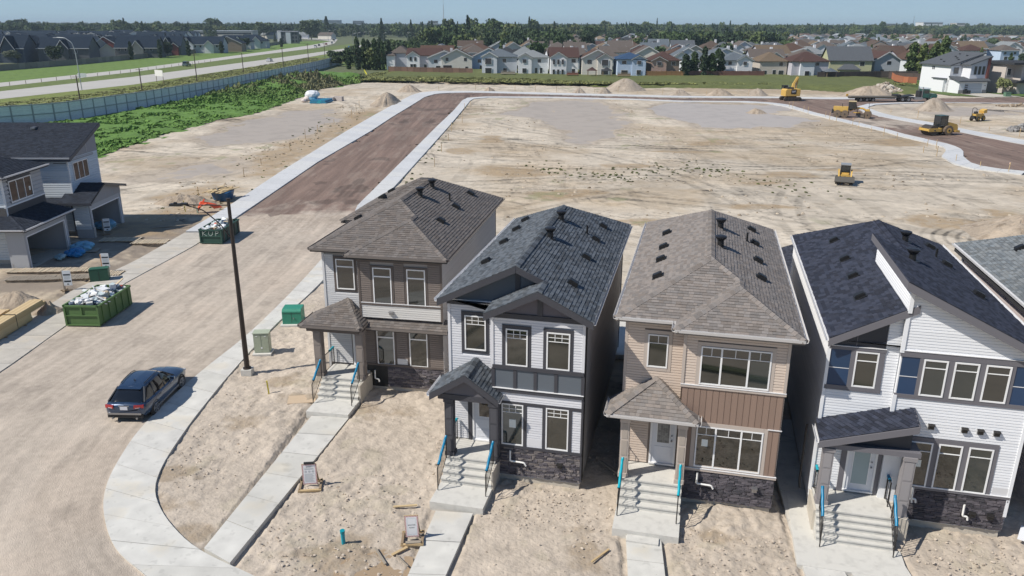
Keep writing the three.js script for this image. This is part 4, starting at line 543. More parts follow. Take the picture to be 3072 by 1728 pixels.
{ // D: white house with split navy roof
  const H = house('house', 'white house with split-level navy roof and navy window panels', 'house', 16.467, -22.693, .24);
  const pL = .54, pR = .485, hl = 6.72, hr = 6.7, L = -6.2, Rr = .45, FL = .05, FR = .4, Bk = -13.75, mid = -3.07, my = hl + pL * (mid - L), ux = -4.18, uy = hr + pR * (Rr - ux), zb = -5.8, wx = -3.98;
  const acc = roofAcc(.036, .041, .06, .3), yl = x => hl + pL * (x - L), yr = x => hr + pR * (Rr - x);
  roofPlane(acc, [[L, hl, zb], [L, hl, FL], [wx + .1, yl(wx + .1), FL], [wx + .1, yl(wx + .1), zb]], 1); roofPlane(acc, [[L, hl, Bk], [L, hl, zb], [mid, my, zb], [mid, my, Bk + 3.2]], 1);
  roofPlane(acc, [[Rr, hr, FR], [Rr, hr, Bk], [mid, my, Bk + 3.2], [mid, yr(mid), FR]], 2); roofPlane(acc, [[mid, yr(mid), zb], [ux, uy, zb], [ux, uy, FR], [mid, yr(mid), FR]], 2); roofPlane(acc, [[Rr, hr, Bk], [L, hl, Bk], [mid, my, Bk + 3.2]], 3); hipCaps(acc, [mid, my, zb], [mid, my, Bk + 3.2]);
  const rake = (a, b, z, m) => new G().flat([[a[0], a[1] - .02, z], [b[0], b[1] - .02, z], [b[0], b[1] - .28, z], [a[0], a[1] - .28, z]], [[a[0], a[1] - .02, z - .05], [b[0], b[1] - .02, z - .05], [b[0], b[1] - .28, z - .05], [a[0], a[1] - .28, z - .05]]).build('rake_board', m, H);
  rake([L, hl], [wx + .35, yl(wx + .35)], FL + .02, slateTrim); rake([ux, uy], [Rr, hr], FR + .02, slateTrim); new G().flat([[ux - .02, uy - .02, FR], [ux - .02, uy - .02, zb], [ux - .02, uy - .26, zb], [ux - .02, uy - .26, FR]], [[ux + .03, uy - .02, FR], [ux + .03, uy - .02, zb], [ux + .03, uy - .26, zb], [ux + .03, uy - .26, FR]]).build('rake_board', slateTrim, H);
  gutter(H, [[Rr, hr + .02, Bk], [Rr, hr + .02, FR]], gutterWhite); gutter(H, [[L, hl + .02, FL], [L, hl + .02, Bk]], gutterWhite);
  const lap = tones(.77, .78, .80), sideL = tones(.40, .385, .37), navy = mt(.018, .045, .10, .5), navy2 = mt(.02, .05, .115, .5);
  body(H, [[-6.1, -.22], [-3.93, -.22], [-3.93, -.02], [.04, -.02], [.04, -13.3], [-6.1, -13.3]], .3, 6.6, M.whiteWall); body(H, [[-6.06, -.26], [-3.9, -.26], [-3.9, -.06], [0, -.06], [0, -13.26], [-6.06, -13.26]], -.5, .36, M.foundation, 'foundation');
  gable(H, -.06, .04, [[-3.93, 6.5], [.04, 6.5], [.04, hr + .0], [-3.93, yr(-3.93) - .2]], M.whiteWall); gable(H, -.26, .04, [[-6.1, 6.5], [-3.7, 6.5], [-3.7, yl(-3.7) - .18], [-6.1, 6.6]], M.whiteWall);
  { const g = new G().flat([[wx, yr(wx) - .18, .1], [wx, yr(wx) - .18, zb + .3], [wx, yl(wx) - .1, zb + .3], [wx, yl(wx) - .1, .1]], [[wx + .12, yr(wx) - .18, .1], [wx + .12, yr(wx) - .18, zb + .3], [wx + .12, yl(wx) - .1, zb + .3], [wx + .12, yl(wx) - .1, .1]]); g.build('clerestory_wall', M.whiteWall, H); for (let i = 0; i < 5; i++) { const o = new THREE.Mesh(wedge, pick(lap)); o.name = 'siding_board'; o.rotation.y = -Math.PI / 2; o.position.set(wx, yl(wx) + .0 + i * .1, zb + .3); o.scale.set(-zb - .25, .106, 1); H.add(o); } }
  siding(H, 'f', 0, -3.93, .04, 6.52, 8.5, lap, [], y => [-3.93, Math.min(.04, Rr - (y + .22 - hr) / pR)]);
  siding(H, 'f', 0, -3.93, .04, 3.62, 4.95, lap); siding(H, 'f', 0, -3.2, .04, 1.66, 3.62, lap, [[-3.4, -.56, 1.5, 3.52]]);
  siding(H, 'f', -.2, -6.1, -3.96, 1.1, 6.45, lap, [[-6.1, -4.38, 4.86, 6.5], [-5.1, -3.9, 1.1, 3.3]]); siding(H, 'f', -.2, -4.38, -3.96, 6.45, 7.6, lap, [], y => [-4.38, -3.96]);
  // upper right band
  board(H, -3.97, .06, 6.32, 6.52, -.01, .05, slateTrim); board(H, -3.97, .06, 4.86, 5.0, -.01, .05, slateTrim); board(H, -3.97, .06, 6.52, 6.54, 0, .07, gutterWhite, 'flashing');
  for (const [a, b] of [[-3.25, -2.53], [-2.34, -1.62], [-1.43, -.7]]) { win(H, 'f', .02, a, b, 5.01, 6.29, { transom: 6.0, tr: .012 }); } board(H, -3.37, -3.25, 5, 6.32, 0, .045, slateTrim); board(H, -2.53, -2.34, 5, 6.32, 0, .045, slateTrim); board(H, -1.62, -1.43, 5, 6.32, 0, .045, slateTrim); board(H, -.7, -.58, 5, 6.32, 0, .045, slateTrim);
  for (const [a, b] of [[-3.9, -3.37], [-.58, .02]]) { board(H, a, b, 5.0, 5.62, 0, .025, navy2, 'panel'); board(H, a, b, 5.64, 6.32, 0, .025, navy, 'panel'); board(H, a, b, 5.62, 5.64, 0, .04, gutterWhite, 'reveal_strip'); }
  board(H, -4.0, -3.88, 6.45, yr(-3.9) - .25, -.01, .06, lap[0], 'corner_board'); board(H, -4.0, -3.88, 3.62, 4.95, -.01, .06, lap[0], 'corner_board'); board(H, -.02, .08, .9, 6.6, -.04, .05, lap[0], 'corner_board'); board(H, -6.16, -6.06, .9, 6.5, -.24, -.14, lap[0], 'corner_board');
  // upper left
  board(H, -6.12, -4.35, 6.3, 6.42, -.2, -.14, slateTrim); board(H, -6.12, -4.35, 6.42, 6.44, -.2, -.12, gutterWhite, 'flashing'); board(H, -6.12, -4.35, 4.84, 5.0, -.2, -.14, slateTrim); board(H, -5.42, -5.27, 5, 6.3, -.2, -.15, slateTrim); board(H, -4.55, -4.37, 5, 6.3, -.2, -.15, slateTrim);
  gable(H, -.2, .02, [[-6.05, 6.44], [-4.4, 6.44], [-4.4, yl(-4.4) - .25], [-6.05, yl(-6.05) - .2]], mt(.02, .026, .04, .5), 'panel'); board(H, -5.3, -5.28, 6.44, 6.95, -.19, -.165, slateTrim, 'reveal_strip'); win(H, 'f', -.19, -5.27, -4.55, 5.0, 6.28, { transom: 5.95, tr: .012 }); board(H, -6.05, -5.42, 5.0, 5.62, -.2, -.17, navy2, 'panel'); board(H, -6.05, -5.42, 5.64, 6.3, -.2, -.17, navy, 'panel'); board(H, -6.05, -5.42, 5.62, 5.64, -.2, -.16, gutterWhite, 'reveal_strip');
  // lower right
  board(H, -3.35, -.56, 3.34, 3.5, 0, .05, slateTrim); for (const [a, b] of [[-3.35, -3.24], [-2.52, -2.34], [-1.62, -1.43], [-.7, -.56]]) board(H, a, b, 1.6, 3.34, 0, .045, slateTrim); board(H, -3.35, .06, 1.56, 1.66, -.01, .06, slateTrim, 'water_table'); board(H, -3.35, .06, 1.655, 1.675, .0, .075, gutterWhite, 'flashing');
  for (const [a, b] of [[-3.24, -2.52], [-2.34, -1.62], [-1.43, -.7]]) win(H, 'f', .02, a, b, 1.65, 3.34, { transom: 3.0, tr: .012 }); board(H, -3.0, -2.78, 2.4, 2.66, .041, .044, notice, 'paper_notice'); board(H, -.5, -.02, 1.68, 1.95, .016, .026, mt(.6, .6, .61), 'house_wrap');
  for (const x of [-2.69, -1.69, -1.22, -.74]) { hoodVent(H, x, 3.93, .01); board(H, x - .12, x + .12, 3.82, 4.04, .012, .03, lap[0], 'vent_plate'); }
  ledge(H, -.02, -3.4, .05, .34, 1.56, stoneM.slice(0, 3)); pvcVent(H, -3.05, 1.2, .02, .3); pvcVent(H, -2.9, 1.22, .02, .25); pvcVent(H, -1.25, .8, .02, .3); hoodVent(H, -.95, .85, .04); hoodVent(H, -.4, .85, .04);
  siding(H, 'l', -6.1, -13.3, -.2, .6, 6.5, lap); siding(H, 'r', .04, -13.3, 0, .6, 6.6, lap);
  // porch with a mono-pitch roof
  const pa = [-6.3, 3.62, .9], pb = [-2.55, 4.35, .9]; const P4 = [[-6.22, 3.42, .95], [-3.27, 4.34, .95], [-3.27, 4.59, -.2], [-6.22, 3.67, -.2]];
  roofPlane(acc, P4, 11); new G().flat([[-6.22, 3.4, .99], [-3.27, 4.32, .99], [-3.27, 4.08, .99], [-6.22, 3.16, .99]], [[-6.22, 3.4, .94], [-3.27, 4.32, .94], [-3.27, 4.08, .94], [-6.22, 3.16, .94]]).build('rake_board', slateTrim, H); new G().flat([[-3.26, 4.34, .96], [-3.26, 4.57, -.1], [-3.26, 4.33, -.1], [-3.26, 4.1, .96]], [[-3.31, 4.34, .96], [-3.31, 4.57, -.1], [-3.31, 4.33, -.1], [-3.31, 4.1, .96]]).build('rake_board', slateTrim, H); gutter(H, [[-6.22, 3.46, .98], [-6.22, 3.7, -.2]], gutterWhite);
  board(H, -5.95, -3.05, 3.12, 3.3, .5, .85, slateTrim, 'beam'); gable(H, .6, .04, [[-5.9, 3.3], [-3.35, 3.3], [-3.35, 4.02], [-5.9, 3.34]], mt(.02, .026, .04, .5), 'panel'); board(H, -5.95, -5.7, 3.12, 3.28, -.2, .5, slateTrim, 'beam'); board(H, -3.3, -3.05, 3.12, 3.28, 0, .5, slateTrim, 'beam');
  stoop(H, -6.05, -3.62, -.2, 1.15, .98, 1.75, .12, 5); board(H, -6.05, -3.4, -.3, .12, 1.7, 3.2, M.concrete, 'landing'); board(H, -6.75, -6.05, -.3, .115, -1, 3.2, M.concrete, 'landing'); column(H, -5.85, .7, .98, 3.14, .34, mt(.25, .235, .24, .65), mt(.28, .265, .27, .65)); column(H, -3.35, .7, .6, 3.14, .36, mt(.25, .235, .24, .65), mt(.28, .265, .27, .65)); board(H, -3.62, -3.1, -.3, .9, -.1, 1.0, M.foundation, 'stoop_side'); board(H, -6.12, -6.05, -.3, .9, -.2, 1.15, M.foundation, 'stoop_side');
  doorway(H, -.2, -5.0, -4.15, 1.1, 3.2, { glass: [.2, .8, .12, .9], gm: mt(.28, .36, .38, .15) }); board(H, -5.25, -5.07, 1, 3.3, -.2, -.14, slateTrim); board(H, -4.08, -3.95, 1, 3.3, -.2, -.14, slateTrim); win(H, 'f', -.18, -3.9, -3.6, 1.4, 3.2, {});
  railing(H, [[-5.95, 1.85, 1.15], [-5.95, 1.0, 2.1]], [.96, .14], M.teal, .0, .72); railing(H, [[-3.7, 1.85, 1.15], [-3.7, 1.0, 2.1]], [.96, .14], M.teal, 0, .72); railing(H, [[-6.0, 1.9, -.1], [-6.0, 1.9, .5]], [1, 1], M.teal2, 0, .6); railing(H, [[-3.7, 1.9, .0], [-3.7, 1.9, .5]], [1, 1], M.teal, 0, .6); new G().tube([[-6.45, 3.3, -.4], [-6.45, 1.0, -.4], [-6.42, .8, -.3]], .035, 8).build('downspout', M.darkMetal, H);
  vents(H, { ch: [[-3.0, -4.4], [-2.38, -8.44]], pipe: [[-1.12, -8.42]], low: [[-.85, -10.54], [-.89, -7.69], [-.69, -4.18], [-4.94, -2.5], [-4.83, -4.82], [-4.81, -7.13], [-4.83, -10.16]] }, (x, z) => x > mid ? yr(x) : yl(x)); roofDone(H, acc, deckDark);
}
{ // E: at the right edge, only its left slope and side wall show
  const H = house('house', 'pale house with light grey roof cut by the right edge', 'house', 24.07, -22.8, .221), L = -6.1, Rr = .4, he = 6.8, p = .5, mid = (L + Rr) / 2, ry = he + p * (mid - L), acc = roofAcc(.17, .185, .195, .22);
  roofPlane(acc, [[L, he, -12], [L, he, .4], [mid, ry, .4], [mid, ry, -8.8]], 1); roofPlane(acc, [[Rr, he, .4], [Rr, he, -12], [mid, ry, -8.8], [mid, ry, .4]], 2); roofPlane(acc, [[Rr, he, -12], [L, he, -12], [mid, ry, -8.8]], 3);
  body(H, [[-5.7, 0], [0, 0], [0, -11.6], [-5.7, -11.6]], -.3, 6.7, mt(.5, .44, .42)); siding(H, 'l', -5.7, -11.6, 0, .5, 6.4, tones(.5, .435, .42)); siding(H, 'f', 0, -5.7, 0, .5, 6.6, tones(.5, .435, .42)); board(H, -5.78, -5.68, .4, 6.6, -11.66, -11.54, gutterWhite, 'corner_board'); gutter(H, [[L, he + .02, .4], [L, he + .02, -12]], gutterWhite); new G().span(-6.08, -5.7, 6.45, 6.6, -11.9, .3).build('soffit', deckDark, H);
  lowVent(H, -4.6, he + p * 1.5, -8.6, .5); lowVent(H, -4.6, he + p * 1.5, -5.5, .5); gable(H, -.04, .04, [[-5.7, 6.6], [0, 6.6], [mid, ry - .2]], mt(.5, .44, .42)); roofDone(H, acc, deckDark);
  const K = house('garage', 'low dark-roofed garage behind the taupe and white houses', 'garage', 19.2, -41.5, .24), a2 = roofAcc(.045, .048, .062, .3);
  roofPlane(a2, [[-4, 2.9, -6.4], [-4, 2.9, 0], [-.5, 4.2, 0], [-.5, 4.2, -6.4]], 1); roofPlane(a2, [[3, 2.9, 0], [3, 2.9, -6.4], [-.5, 4.2, -6.4], [-.5, 4.2, 0]], 2); body(K, [[-3.7, -.3], [2.7, -.3], [2.7, -6.1], [-3.7, -6.1]], 0, 2.85, M.whiteWall); gable(K, -.34, .04, [[-3.7, 2.85], [2.7, 2.85], [-.5, 4.0]], M.whiteWall); roofDone(K, a2, deckDark, 60);
  tag(new G().span(4.2, 8.8, -.1, .13, -43.4, -38).build('parking_pad', M.concrete), 'concrete parking pad behind the grey and taupe houses', 'concrete pad', null, 'structure').rotation.y = 0;
}
// ---------- the two blue-grey houses on the left (local x along the street front, z towards the street) ----------
// their fronts look to the right (+x), so they are turned by 90 degrees: local x -> world -z, local z -> world x
{
  const lapB = tones(.46, .54, .62), lapW = tones(.62, .67, .71), panelG = mt(.235, .25, .28, .7, 0, { bumpMap: rep(grainT, 1), bumpScale: .002 }), greyW = mt(.40, .41, .43, .7), brick = mt(.10, .095, .095, .9, 0, { map: rep(grainC, 3), bumpMap: rep(grainT, 4), bumpScale: .01 }), inner = mt(.20, .17, .14, .9), fasc = mt(.05, .055, .07, .5);
  const lh = (name, label, x, z) => thing(name, label, 'house', [x, 0, z], Math.PI / 2 + .02);
  const boardsSide = (P, xat, z0, z1, y0, y1, mats, e = .13) => siding(P, 'l', xat, z0, z1, y0, y1, mats, [], null, e);
  const garageBox = (P, x0, x1, z0, y1, mF, rx) => { board(P, rx, rx + .1, -.1, y1, z0, -1.2, mF, 'side_wall'); board(P, x0 + .2, rx, 0, y1, -1.3, -1.2, mF, 'side_wall'); // open garage: side walls, lintel, back
    board(P, x0, x0 + .2, 0, y1, -1.3, 0, mF, 'wall'); board(P, x1 - .2, x1, 0, y1, z0, 0, mF, 'wall'); board(P, x0 + .2, x1 - .2, 2.35, y1 - .02, -.22, -.02, mF, 'lintel'); board(P, x0 + .2, x1 - .2, 0, y1, z0, z0 + .15, inner, 'back_wall'); board(P, x0 + .2, x1 - .2, -.06, .02, z0, 0, M.concreteOld, 'garage_floor'); board(P, x0 + .2, x1 - .2, 2.8, 2.95, z0, -.2, inner, 'ceiling');
    board(P, x0 + .2, x0 + .3, 0, 2.35, -.16, -.02, M.whiteWall, 'door_jamb'); board(P, x1 - .3, x1 - .2, 0, 2.35, -.16, -.02, M.whiteWall, 'door_jamb'); board(P, x0 + .3, x1 - .3, 2.25, 2.35, -.16, -.03, M.whiteWall, 'door_jamb');
  };
  { // far one: mono-pitch roof. local x 0 = world z -61.6 (near end), local z 0 = world x -33.62 (garage front)
    const H = lh('house', 'blue-grey house with steep single-slope roof and open garage, left of the street', -33.62, -61.6), acc = roofAcc(.03, .036, .05, .2); acc.exp = .16;
    garageBox(H, 0, 5.4, -6.5, 2.95, greyW, .9);
    body(H, [[.85, -13], [5.7, -13], [5.7, -1.6], [.85, -1.6]], 2.95, 6.4, lapB[0]); body(H, [[.85, -13], [5.7, -13], [5.7, -6.5], [.85, -6.5]], -.2, 2.95, lapB[0]); body(H, [[.9, -13], [.9, -1.6], [5.7, -1.6], [5.7, -13]], -.4, .3, M.foundation, 'foundation');
    // upper: pale side wall, eave shade put into bluer boards at its top, street wall with window
    boardsSide(H, .85, -13, -1.6, 5.35, 6.35, lapB, .2); boardsSide(H, .85, -13, -1.6, 3.1, 5.3, lapW, .19); board(H, .8, .92, 3.0, 6.4, -1.66, -1.55, M.whiteWall, 'corner_board'); siding(H, 'l', .85, -13, -1.6, .4, 2.9, lapW, [[-6.6, -1, 0, 0]], null, .19); board(H, .74, .85, 0, 2.9, -1.75, -1.6, M.whiteWall, 'corner_board');
    siding(H, 'f', -1.6, .85, 5.7, 3.2, 6.3, lapB, [[1.4, 4.0, 4.35, 5.9]], null, .19); win(H, 'f', -1.58, 1.5, 3.9, 4.4, 5.85, { mul: [2.3, 3.1], f: .07 });
    new G().poly([[.8, 6.2], [5.75, 6.2], [5.75, 8.1], [.8, 6.38]], .06, mat4(0, 0, -1.62)).build('gable_panel', panelG, H); for (const x of [2.4, 4.0]) board(H, x - .03, x + .03, 6.2, 6.4 + (x - .85) * .36, -1.56, -1.54, greyW, 'batten'); new G().poly([[.8, 6.3], [5.7, 6.3], [5.7, 8.1]], 11, mat4(0, 0, -13)).build('wall', lapB[0], H);
    roofPlane(acc, [[.35, 6.42, -13.4], [.35, 6.42, -1.1], [5.95, 8.5, -1.1], [5.95, 8.5, -13.4]], 1); new G().flat([[.35, 6.4, -1.06], [5.95, 8.48, -1.06], [5.95, 8.22, -1.06], [.35, 6.16, -1.06]], [[.35, 6.4, -1.12], [5.95, 8.48, -1.12], [5.95, 8.22, -1.12], [.35, 6.16, -1.12]]).build('rake_board', fasc, H); board(H, .3, .37, 6.14, 6.4, -13.4, -1.06, fasc, 'fascia'); gutter(H, [[.33, 6.44, -1.1], [.33, 6.44, -13.4]], gutterWhite);
    board(H, .84, 5.0, 6.0, 6.2, -1.57, -1.545, panelG, 'frieze_board'); board(H, .82, .86, 5.9, 6.3, -2.7, -1.7, fasc, 'vent_panel');
    // garage roof: gable-panel front with slope falling to the near side
    roofPlane(acc, [[-.45, 2.98, -2.2], [-.45, 2.98, .35], [2.2, 4.1, .35], [2.2, 4.1, -2.2]], 3); roofPlane(acc, [[5.9, 3.3, .35], [5.9, 3.3, -2.2], [2.2, 4.12, -2.2], [2.2, 4.12, .35]], 4); new G().poly([[.1, 2.7], [5.4, 2.7], [5.4, 3.25], [2.2, 3.95], [.1, 3.1]], .08, mat4(0, 0, -.05)).build('gable_panel', mt(.3, .3, .31, .7), H); for (const x of [1.4, 2.7, 4]) board(H, x - .02, x + .02, 2.72, 3.2, .03, .045, greyW, 'batten'); board(H, -.5, -.42, 2.78, 2.99, -2.2, .4, fasc, 'fascia');
    new G().flat([[2.2, 4.14, .4], [5.92, 3.32, .4], [5.92, 3.12, .4], [2.2, 3.94, .4]], [[2.2, 4.14, .34], [5.92, 3.32, .34], [5.92, 3.12, .34], [2.2, 3.94, .34]]).build('rake_board', mt(.16, .14, .12, .6), H);
    siding(H, 'l', 0, -1.3, -.1, .75, 2.9, lapW, [], null, .19); ledge(H, 0.0, .01, .3, 0, .9, [mt(.42, .40, .37, .85, 0, { map: rep(grainC, 2) }), mt(.5, .47, .43, .85)]); roofPlane(acc, [[-.4, 2.9, -9], [-.4, 2.9, -1.9], [.86, 3.2, -1.9], [.86, 3.2, -9]], 6); board(H, .55, .75, .1, 2.85, -1.75, -1.5, mt(.12, .12, .14, .6), 'door_frame');
    for (const [x, z] of [[4.9, -6], [5.0, -10.8], [2.1, -10.4]]) { new G().box(.5, .16, .34, x, 6.45 + (x - .35) * .371 + .05, z).build('roof_vent', M.steel, H); } gooseneck(H, 2.6, 7.3, -12.1); roofDone(H, acc, deckDark, 200);
  }
  { // near one: hip roof, dark brick band, open garage; local x 0 = world z -53.1
    const H = lh('house', 'blue-grey house with dark brick band and open garage at the left edge', -33.85, -53.1), acc = roofAcc(.03, .036, .05, .2); acc.exp = .16;
    garageBox(H, 0, 5.6, -6.5, 2.9, greyW, 1.35);
    body(H, [[1.6, -12], [6.6, -12], [6.6, -1.9], [1.6, -1.9]], 2.9, 6.2, greyW); body(H, [[1.3, -12], [6, -12], [6, -6.5], [1.3, -6.5]], -.2, 2.9, lapW[0]); board(H, 1.25, 1.3, -.3, .35, -12, -.9, M.foundation, 'foundation');
    siding(H, 'l', 1.6, -12, -1.9, 4.1, 5.0, lapW, [], null, .19); siding(H, 'l', 1.6, -12, -1.9, 5.0, 6.2, lapB, [], null, .2); siding(H, 'l', 1.3, -12, -1.2, .35, 2.3, lapW, [], null, .19); siding(H, 'l', 1.3, -12, -1.2, 2.3, 2.9, lapB, [], null, .2); board(H, -.04, 0, 0, 2.9, -1.1, -.02, greyW, 'pilaster'); board(H, .0, .04, 0, .4, -1.2, 0, M.foundation, 'foundation');  // bluer top courses on the side walls: eave shade put into the board colour
    board(H, 1.55, 6.65, 2.95, 4.02, -1.92, -1.86, brick, 'brick_panel'); board(H, 1.52, 1.6, 2.95, 4.02, -5.2, -1.86, brick, 'brick_panel'); board(H, 1.55, 6.65, 4.02, 4.12, -1.9, -1.84, M.whiteWall, 'trim_board'); siding(H, 'f', -1.9, 1.6, 6.6, 4.12, 6.15, [greyW], [[2.3, 5.2, 4.2, 5.9]], null, .3); board(H, 2.2, 5.3, 5.8, 5.95, -1.9, -1.85, fasc); board(H, 2.2, 2.36, 4.2, 5.8, -1.9, -1.85, fasc); win(H, 'f', -1.88, 2.36, 5.2, 4.25, 5.8, { mul: [3.3, 4.25], f: .08 }); board(H, 4.75, 4.95, 4.7, 5.0, -1.858, -1.855, notice, 'paper_notice'); board(H, 1.55, 1.68, 2.95, 6.15, -1.95, -1.82, M.whiteWall, 'corner_board');
    roofPlane(acc, [[1.1, 6.3, -12], [1.1, 6.3, -1.4], [3.9, 7.5, -4.2], [3.9, 7.5, -12]], 1); roofPlane(acc, [[1.1, 6.3, -1.4], [7.0, 6.3, -1.4], [3.9, 7.5, -4.2]], 2); roofPlane(acc, [[7, 6.3, -1.4], [7, 6.3, -12], [3.9, 7.5, -12], [3.9, 7.5, -4.2]], 3); hipCaps(acc, [1.1, 6.3, -1.4], [3.9, 7.5, -4.2]); gutter(H, [[7, 6.32, -1.4], [1.1, 6.32, -1.4], [1.1, 6.32, -12]].slice(0, 3), gutterWhite); board(H, 1.12, 6.98, 6.1, 6.28, -1.46, -1.4, fasc, 'fascia');
    roofPlane(acc, [[-.45, 2.95, -3.5], [-.45, 2.95, .35], [1.7, 3.5, -1.7], [1.7, 3.5, -3.5]], 5); roofPlane(acc, [[-.45, 2.95, .35], [6.3, 2.95, .35], [6.3, 3.5, -1.86], [1.7, 3.5, -1.86]], 6); roofPlane(acc, [[-.45, 2.95, -12], [-.45, 2.95, -3.4], [1.6, 3.45, -3.4], [1.6, 3.45, -12]], 5); board(H, -.47, 6.3, 2.76, 2.94, .3, .36, fasc, 'fascia'); gutter(H, [[6.3, 2.97, .36], [-.45, 2.97, .36], [-.45, 2.97, -12]], gutterWhite); hipCaps(acc, [-.45, 2.95, .35], [1.7, 3.5, -1.8]);
    board(H, 5.7, 5.95, 0, 2.8, -1.4, -.4, brick, 'pier'); roofDone(H, acc, deckDark, 200);
  }
}
// ---------- things on the street and in the yards ----------
{ // street lamp
  const t = thing('street_lamp', 'tall black street lamp with curved arm on the corner sidewalk', 'street lamp', [-13.04, .05, -35.66]);
  new G().box(.5, .42, .5, 0, .1, 0).build('base', M.concrete, t); new G().cyl(.2, .2, .06, 0, .34, 0).cyl(.075, .13, 8.45, 0, 4.55, 0, 0, 0, 0, 10).cyl(.1, .1, .05, 0, 8.8, 0).build('pole', mt(.035, .026, .022, .5, .2), t);
  new G().tube([[-.1, 7.0, 0], [-.5, 7.6, 0], [-1.2, 8.25, 0], [-2.0, 8.5, 0]], .028, 7).tube([[-.08, 8.5, 0], [-1.2, 8.5, 0], [-2.1, 8.52, 0]], .03, 7).build('arm', mt(.035, .026, .022, .5, .2), t);
  const l = new G().box(.6, .09, .24, -2.4, 8.52, 0).box(.3, .08, .2, -2.05, 8.56, 0).box(.12, .07, .1, -2.45, 8.6, 0).build('lamp_head', M.darkMetal, t); new G().box(.5, .02, .2, -2.5, 8.46, 0).build('lens', M.steel, l);
}
// dumpsters: local x across, z along, low end towards the camera
function dumpster(label, pos, turn, m, w, L, h, mark) {
  const t = thing('dumpster', label, 'dumpster', pos, turn), hw = w / 2, rib = m;
  new G().span(-hw, -hw + .05, .1, h, -L, 0).span(hw - .05, hw, .1, h, -L, 0).span(-hw + .05, hw - .05, .1, h, -L, -L + .05).span(-hw, hw, .08, .14, -L, 0).build('tub', m, t);
  const d = new G().span(-hw + .05, hw - .05, .1, h, -.06, -.01).build('end_gate', m, t); new G().span(-hw, hw, h * .5, h * .5 + .07, -.01, .05).span(-hw, hw, .06, .14, -.01, .07).span(-hw, hw, h - .09, h, -.02, .06).span(-hw, -hw + .1, .1, h, -.01, .06).span(hw - .1, hw, .1, h, -.01, .06).build('gate_rib', rib, d); if (!mark) new G().span(-.04, .05, h * .5 + .07, h - .09, -.01, .045).build('gate_rib', rib, d);
  const n = 5; for (let i = 0; i < n; i++) { const z = -L * (i + .5) / n; for (const s of [-1, 1]) new G().box(.06, h - .15, .1, s * (hw + .03), h / 2 + .06, z).build('side_rib', m, t); }
  new G().box(.1, .1, L, -hw - .01, h - .04, -L / 2).box(.1, .1, L, hw + .01, h - .04, -L / 2).box(w, .1, .1, 0, h - .04, -L).build('rim', rib, t);
  for (const s of [-1, 1]) new G().span(s * hw * .6 - .06, s * hw * .6 + .06, -.05, .1, -L, .0).build('skid', M.darkMetal, t);
  if (mark) { // hand-painted letters
    const pm = mt(.5, .56, .52, .9), y = h * .56, q = (pts) => new G().tube(pts.map(p => [p[0], y + p[1] * .42, .005]), .018, 5).build('painted_letter', pm, t);
    q([[-.62, 0], [-.62, .5], [-.62, .95]]); q([[-.35, .95], [-.6, .45], [-.3, 0]]); q([[-.12, .9], [-.14, .3], [0, .02], [.16, .3], [.18, .85]]); q([[.42, 0], [.42, .5], [.42, .95]]); q([[.42, .95], [.64, .85], [.6, .55], [.42, .5]]);
  }
  return t;
}
const junkM = [mt(.6, .62, .62, .7), mt(.68, .69, .7, .6), mt(.40, .47, .48, .7), mt(.5, .5, .48, .8), mt(.06, .09, .14, .5), mt(.5, .41, .28, .8), mt(.72, .73, .74, .6)];
function junk(t, w, L, y, n, name = 'debris') { // each scrap a piece of its own
  for (let i = 0; i < n; i++) { const x = R(-w / 2 + .18, w / 2 - .18), z = R(-L + .25, -.3), hp = .3 * (1 - Math.pow(2 * x / w, 2)) * (.6 + .6 * rnd()); const k = rnd(); const g = new G(); if (k < .55) g.box(R(.16, .5), R(.08, .26), R(.15, .42), 0, 0, 0); else if (k < .8) { g.add(new THREE.IcosahedronGeometry(R(.12, .24), 1)); const p = g.l[0].attributes.position; for (let j = 0; j < p.count; j++) { const h = .7 + .5 * hash2(Math.round(p.getX(j) * 40) + i, Math.round(p.getY(j) * 40) * 7 + Math.round(p.getZ(j) * 40)); p.setXYZ(j, p.getX(j) * h, p.getY(j) * h * .8, p.getZ(j) * h); } g.l[0].computeVertexNormals(); } else g.box(R(.5, 1.3), .04, R(.06, .2)); const o = g.build(name, i === 4 ? mt(.62, .07, .05, .6) : pick(junkM), t); o.position.set(x, y + hp, z); o.rotation.set(R(-.5, .5), R(0, 6), R(-.5, .5)); }
  new G().box(w - .1, .1, L - .1, 0, y - .05, -L / 2).build('debris_bed', mt(.3, .31, .31, .9), t);
}
{ const b = dumpster('green dumpster heaped with bags and scraps on the near street', [-24.4, .06, -42.0], -.03, mt(.085, .16, .05, .6, 0, { map: rep(grainC, .8) }), 2.0, 3.7, 1.27); junk(b, 2.0, 3.7, 1.05, 95);
  const c = dumpster('dark green dumpster with painted letters behind the street lamp', [-23.55, .06, -59.8], -.05, mt(.025, .075, .055, .6, 0, { map: rep(grainC, .8) }), 1.78, 3.6, 1.16, true); junk(c, 1.78, 3.6, .9, 50); c.children.filter(o => o.name === 'side_rib').forEach(o => { o.material = mt(.1, .085, .07, .8); }); }
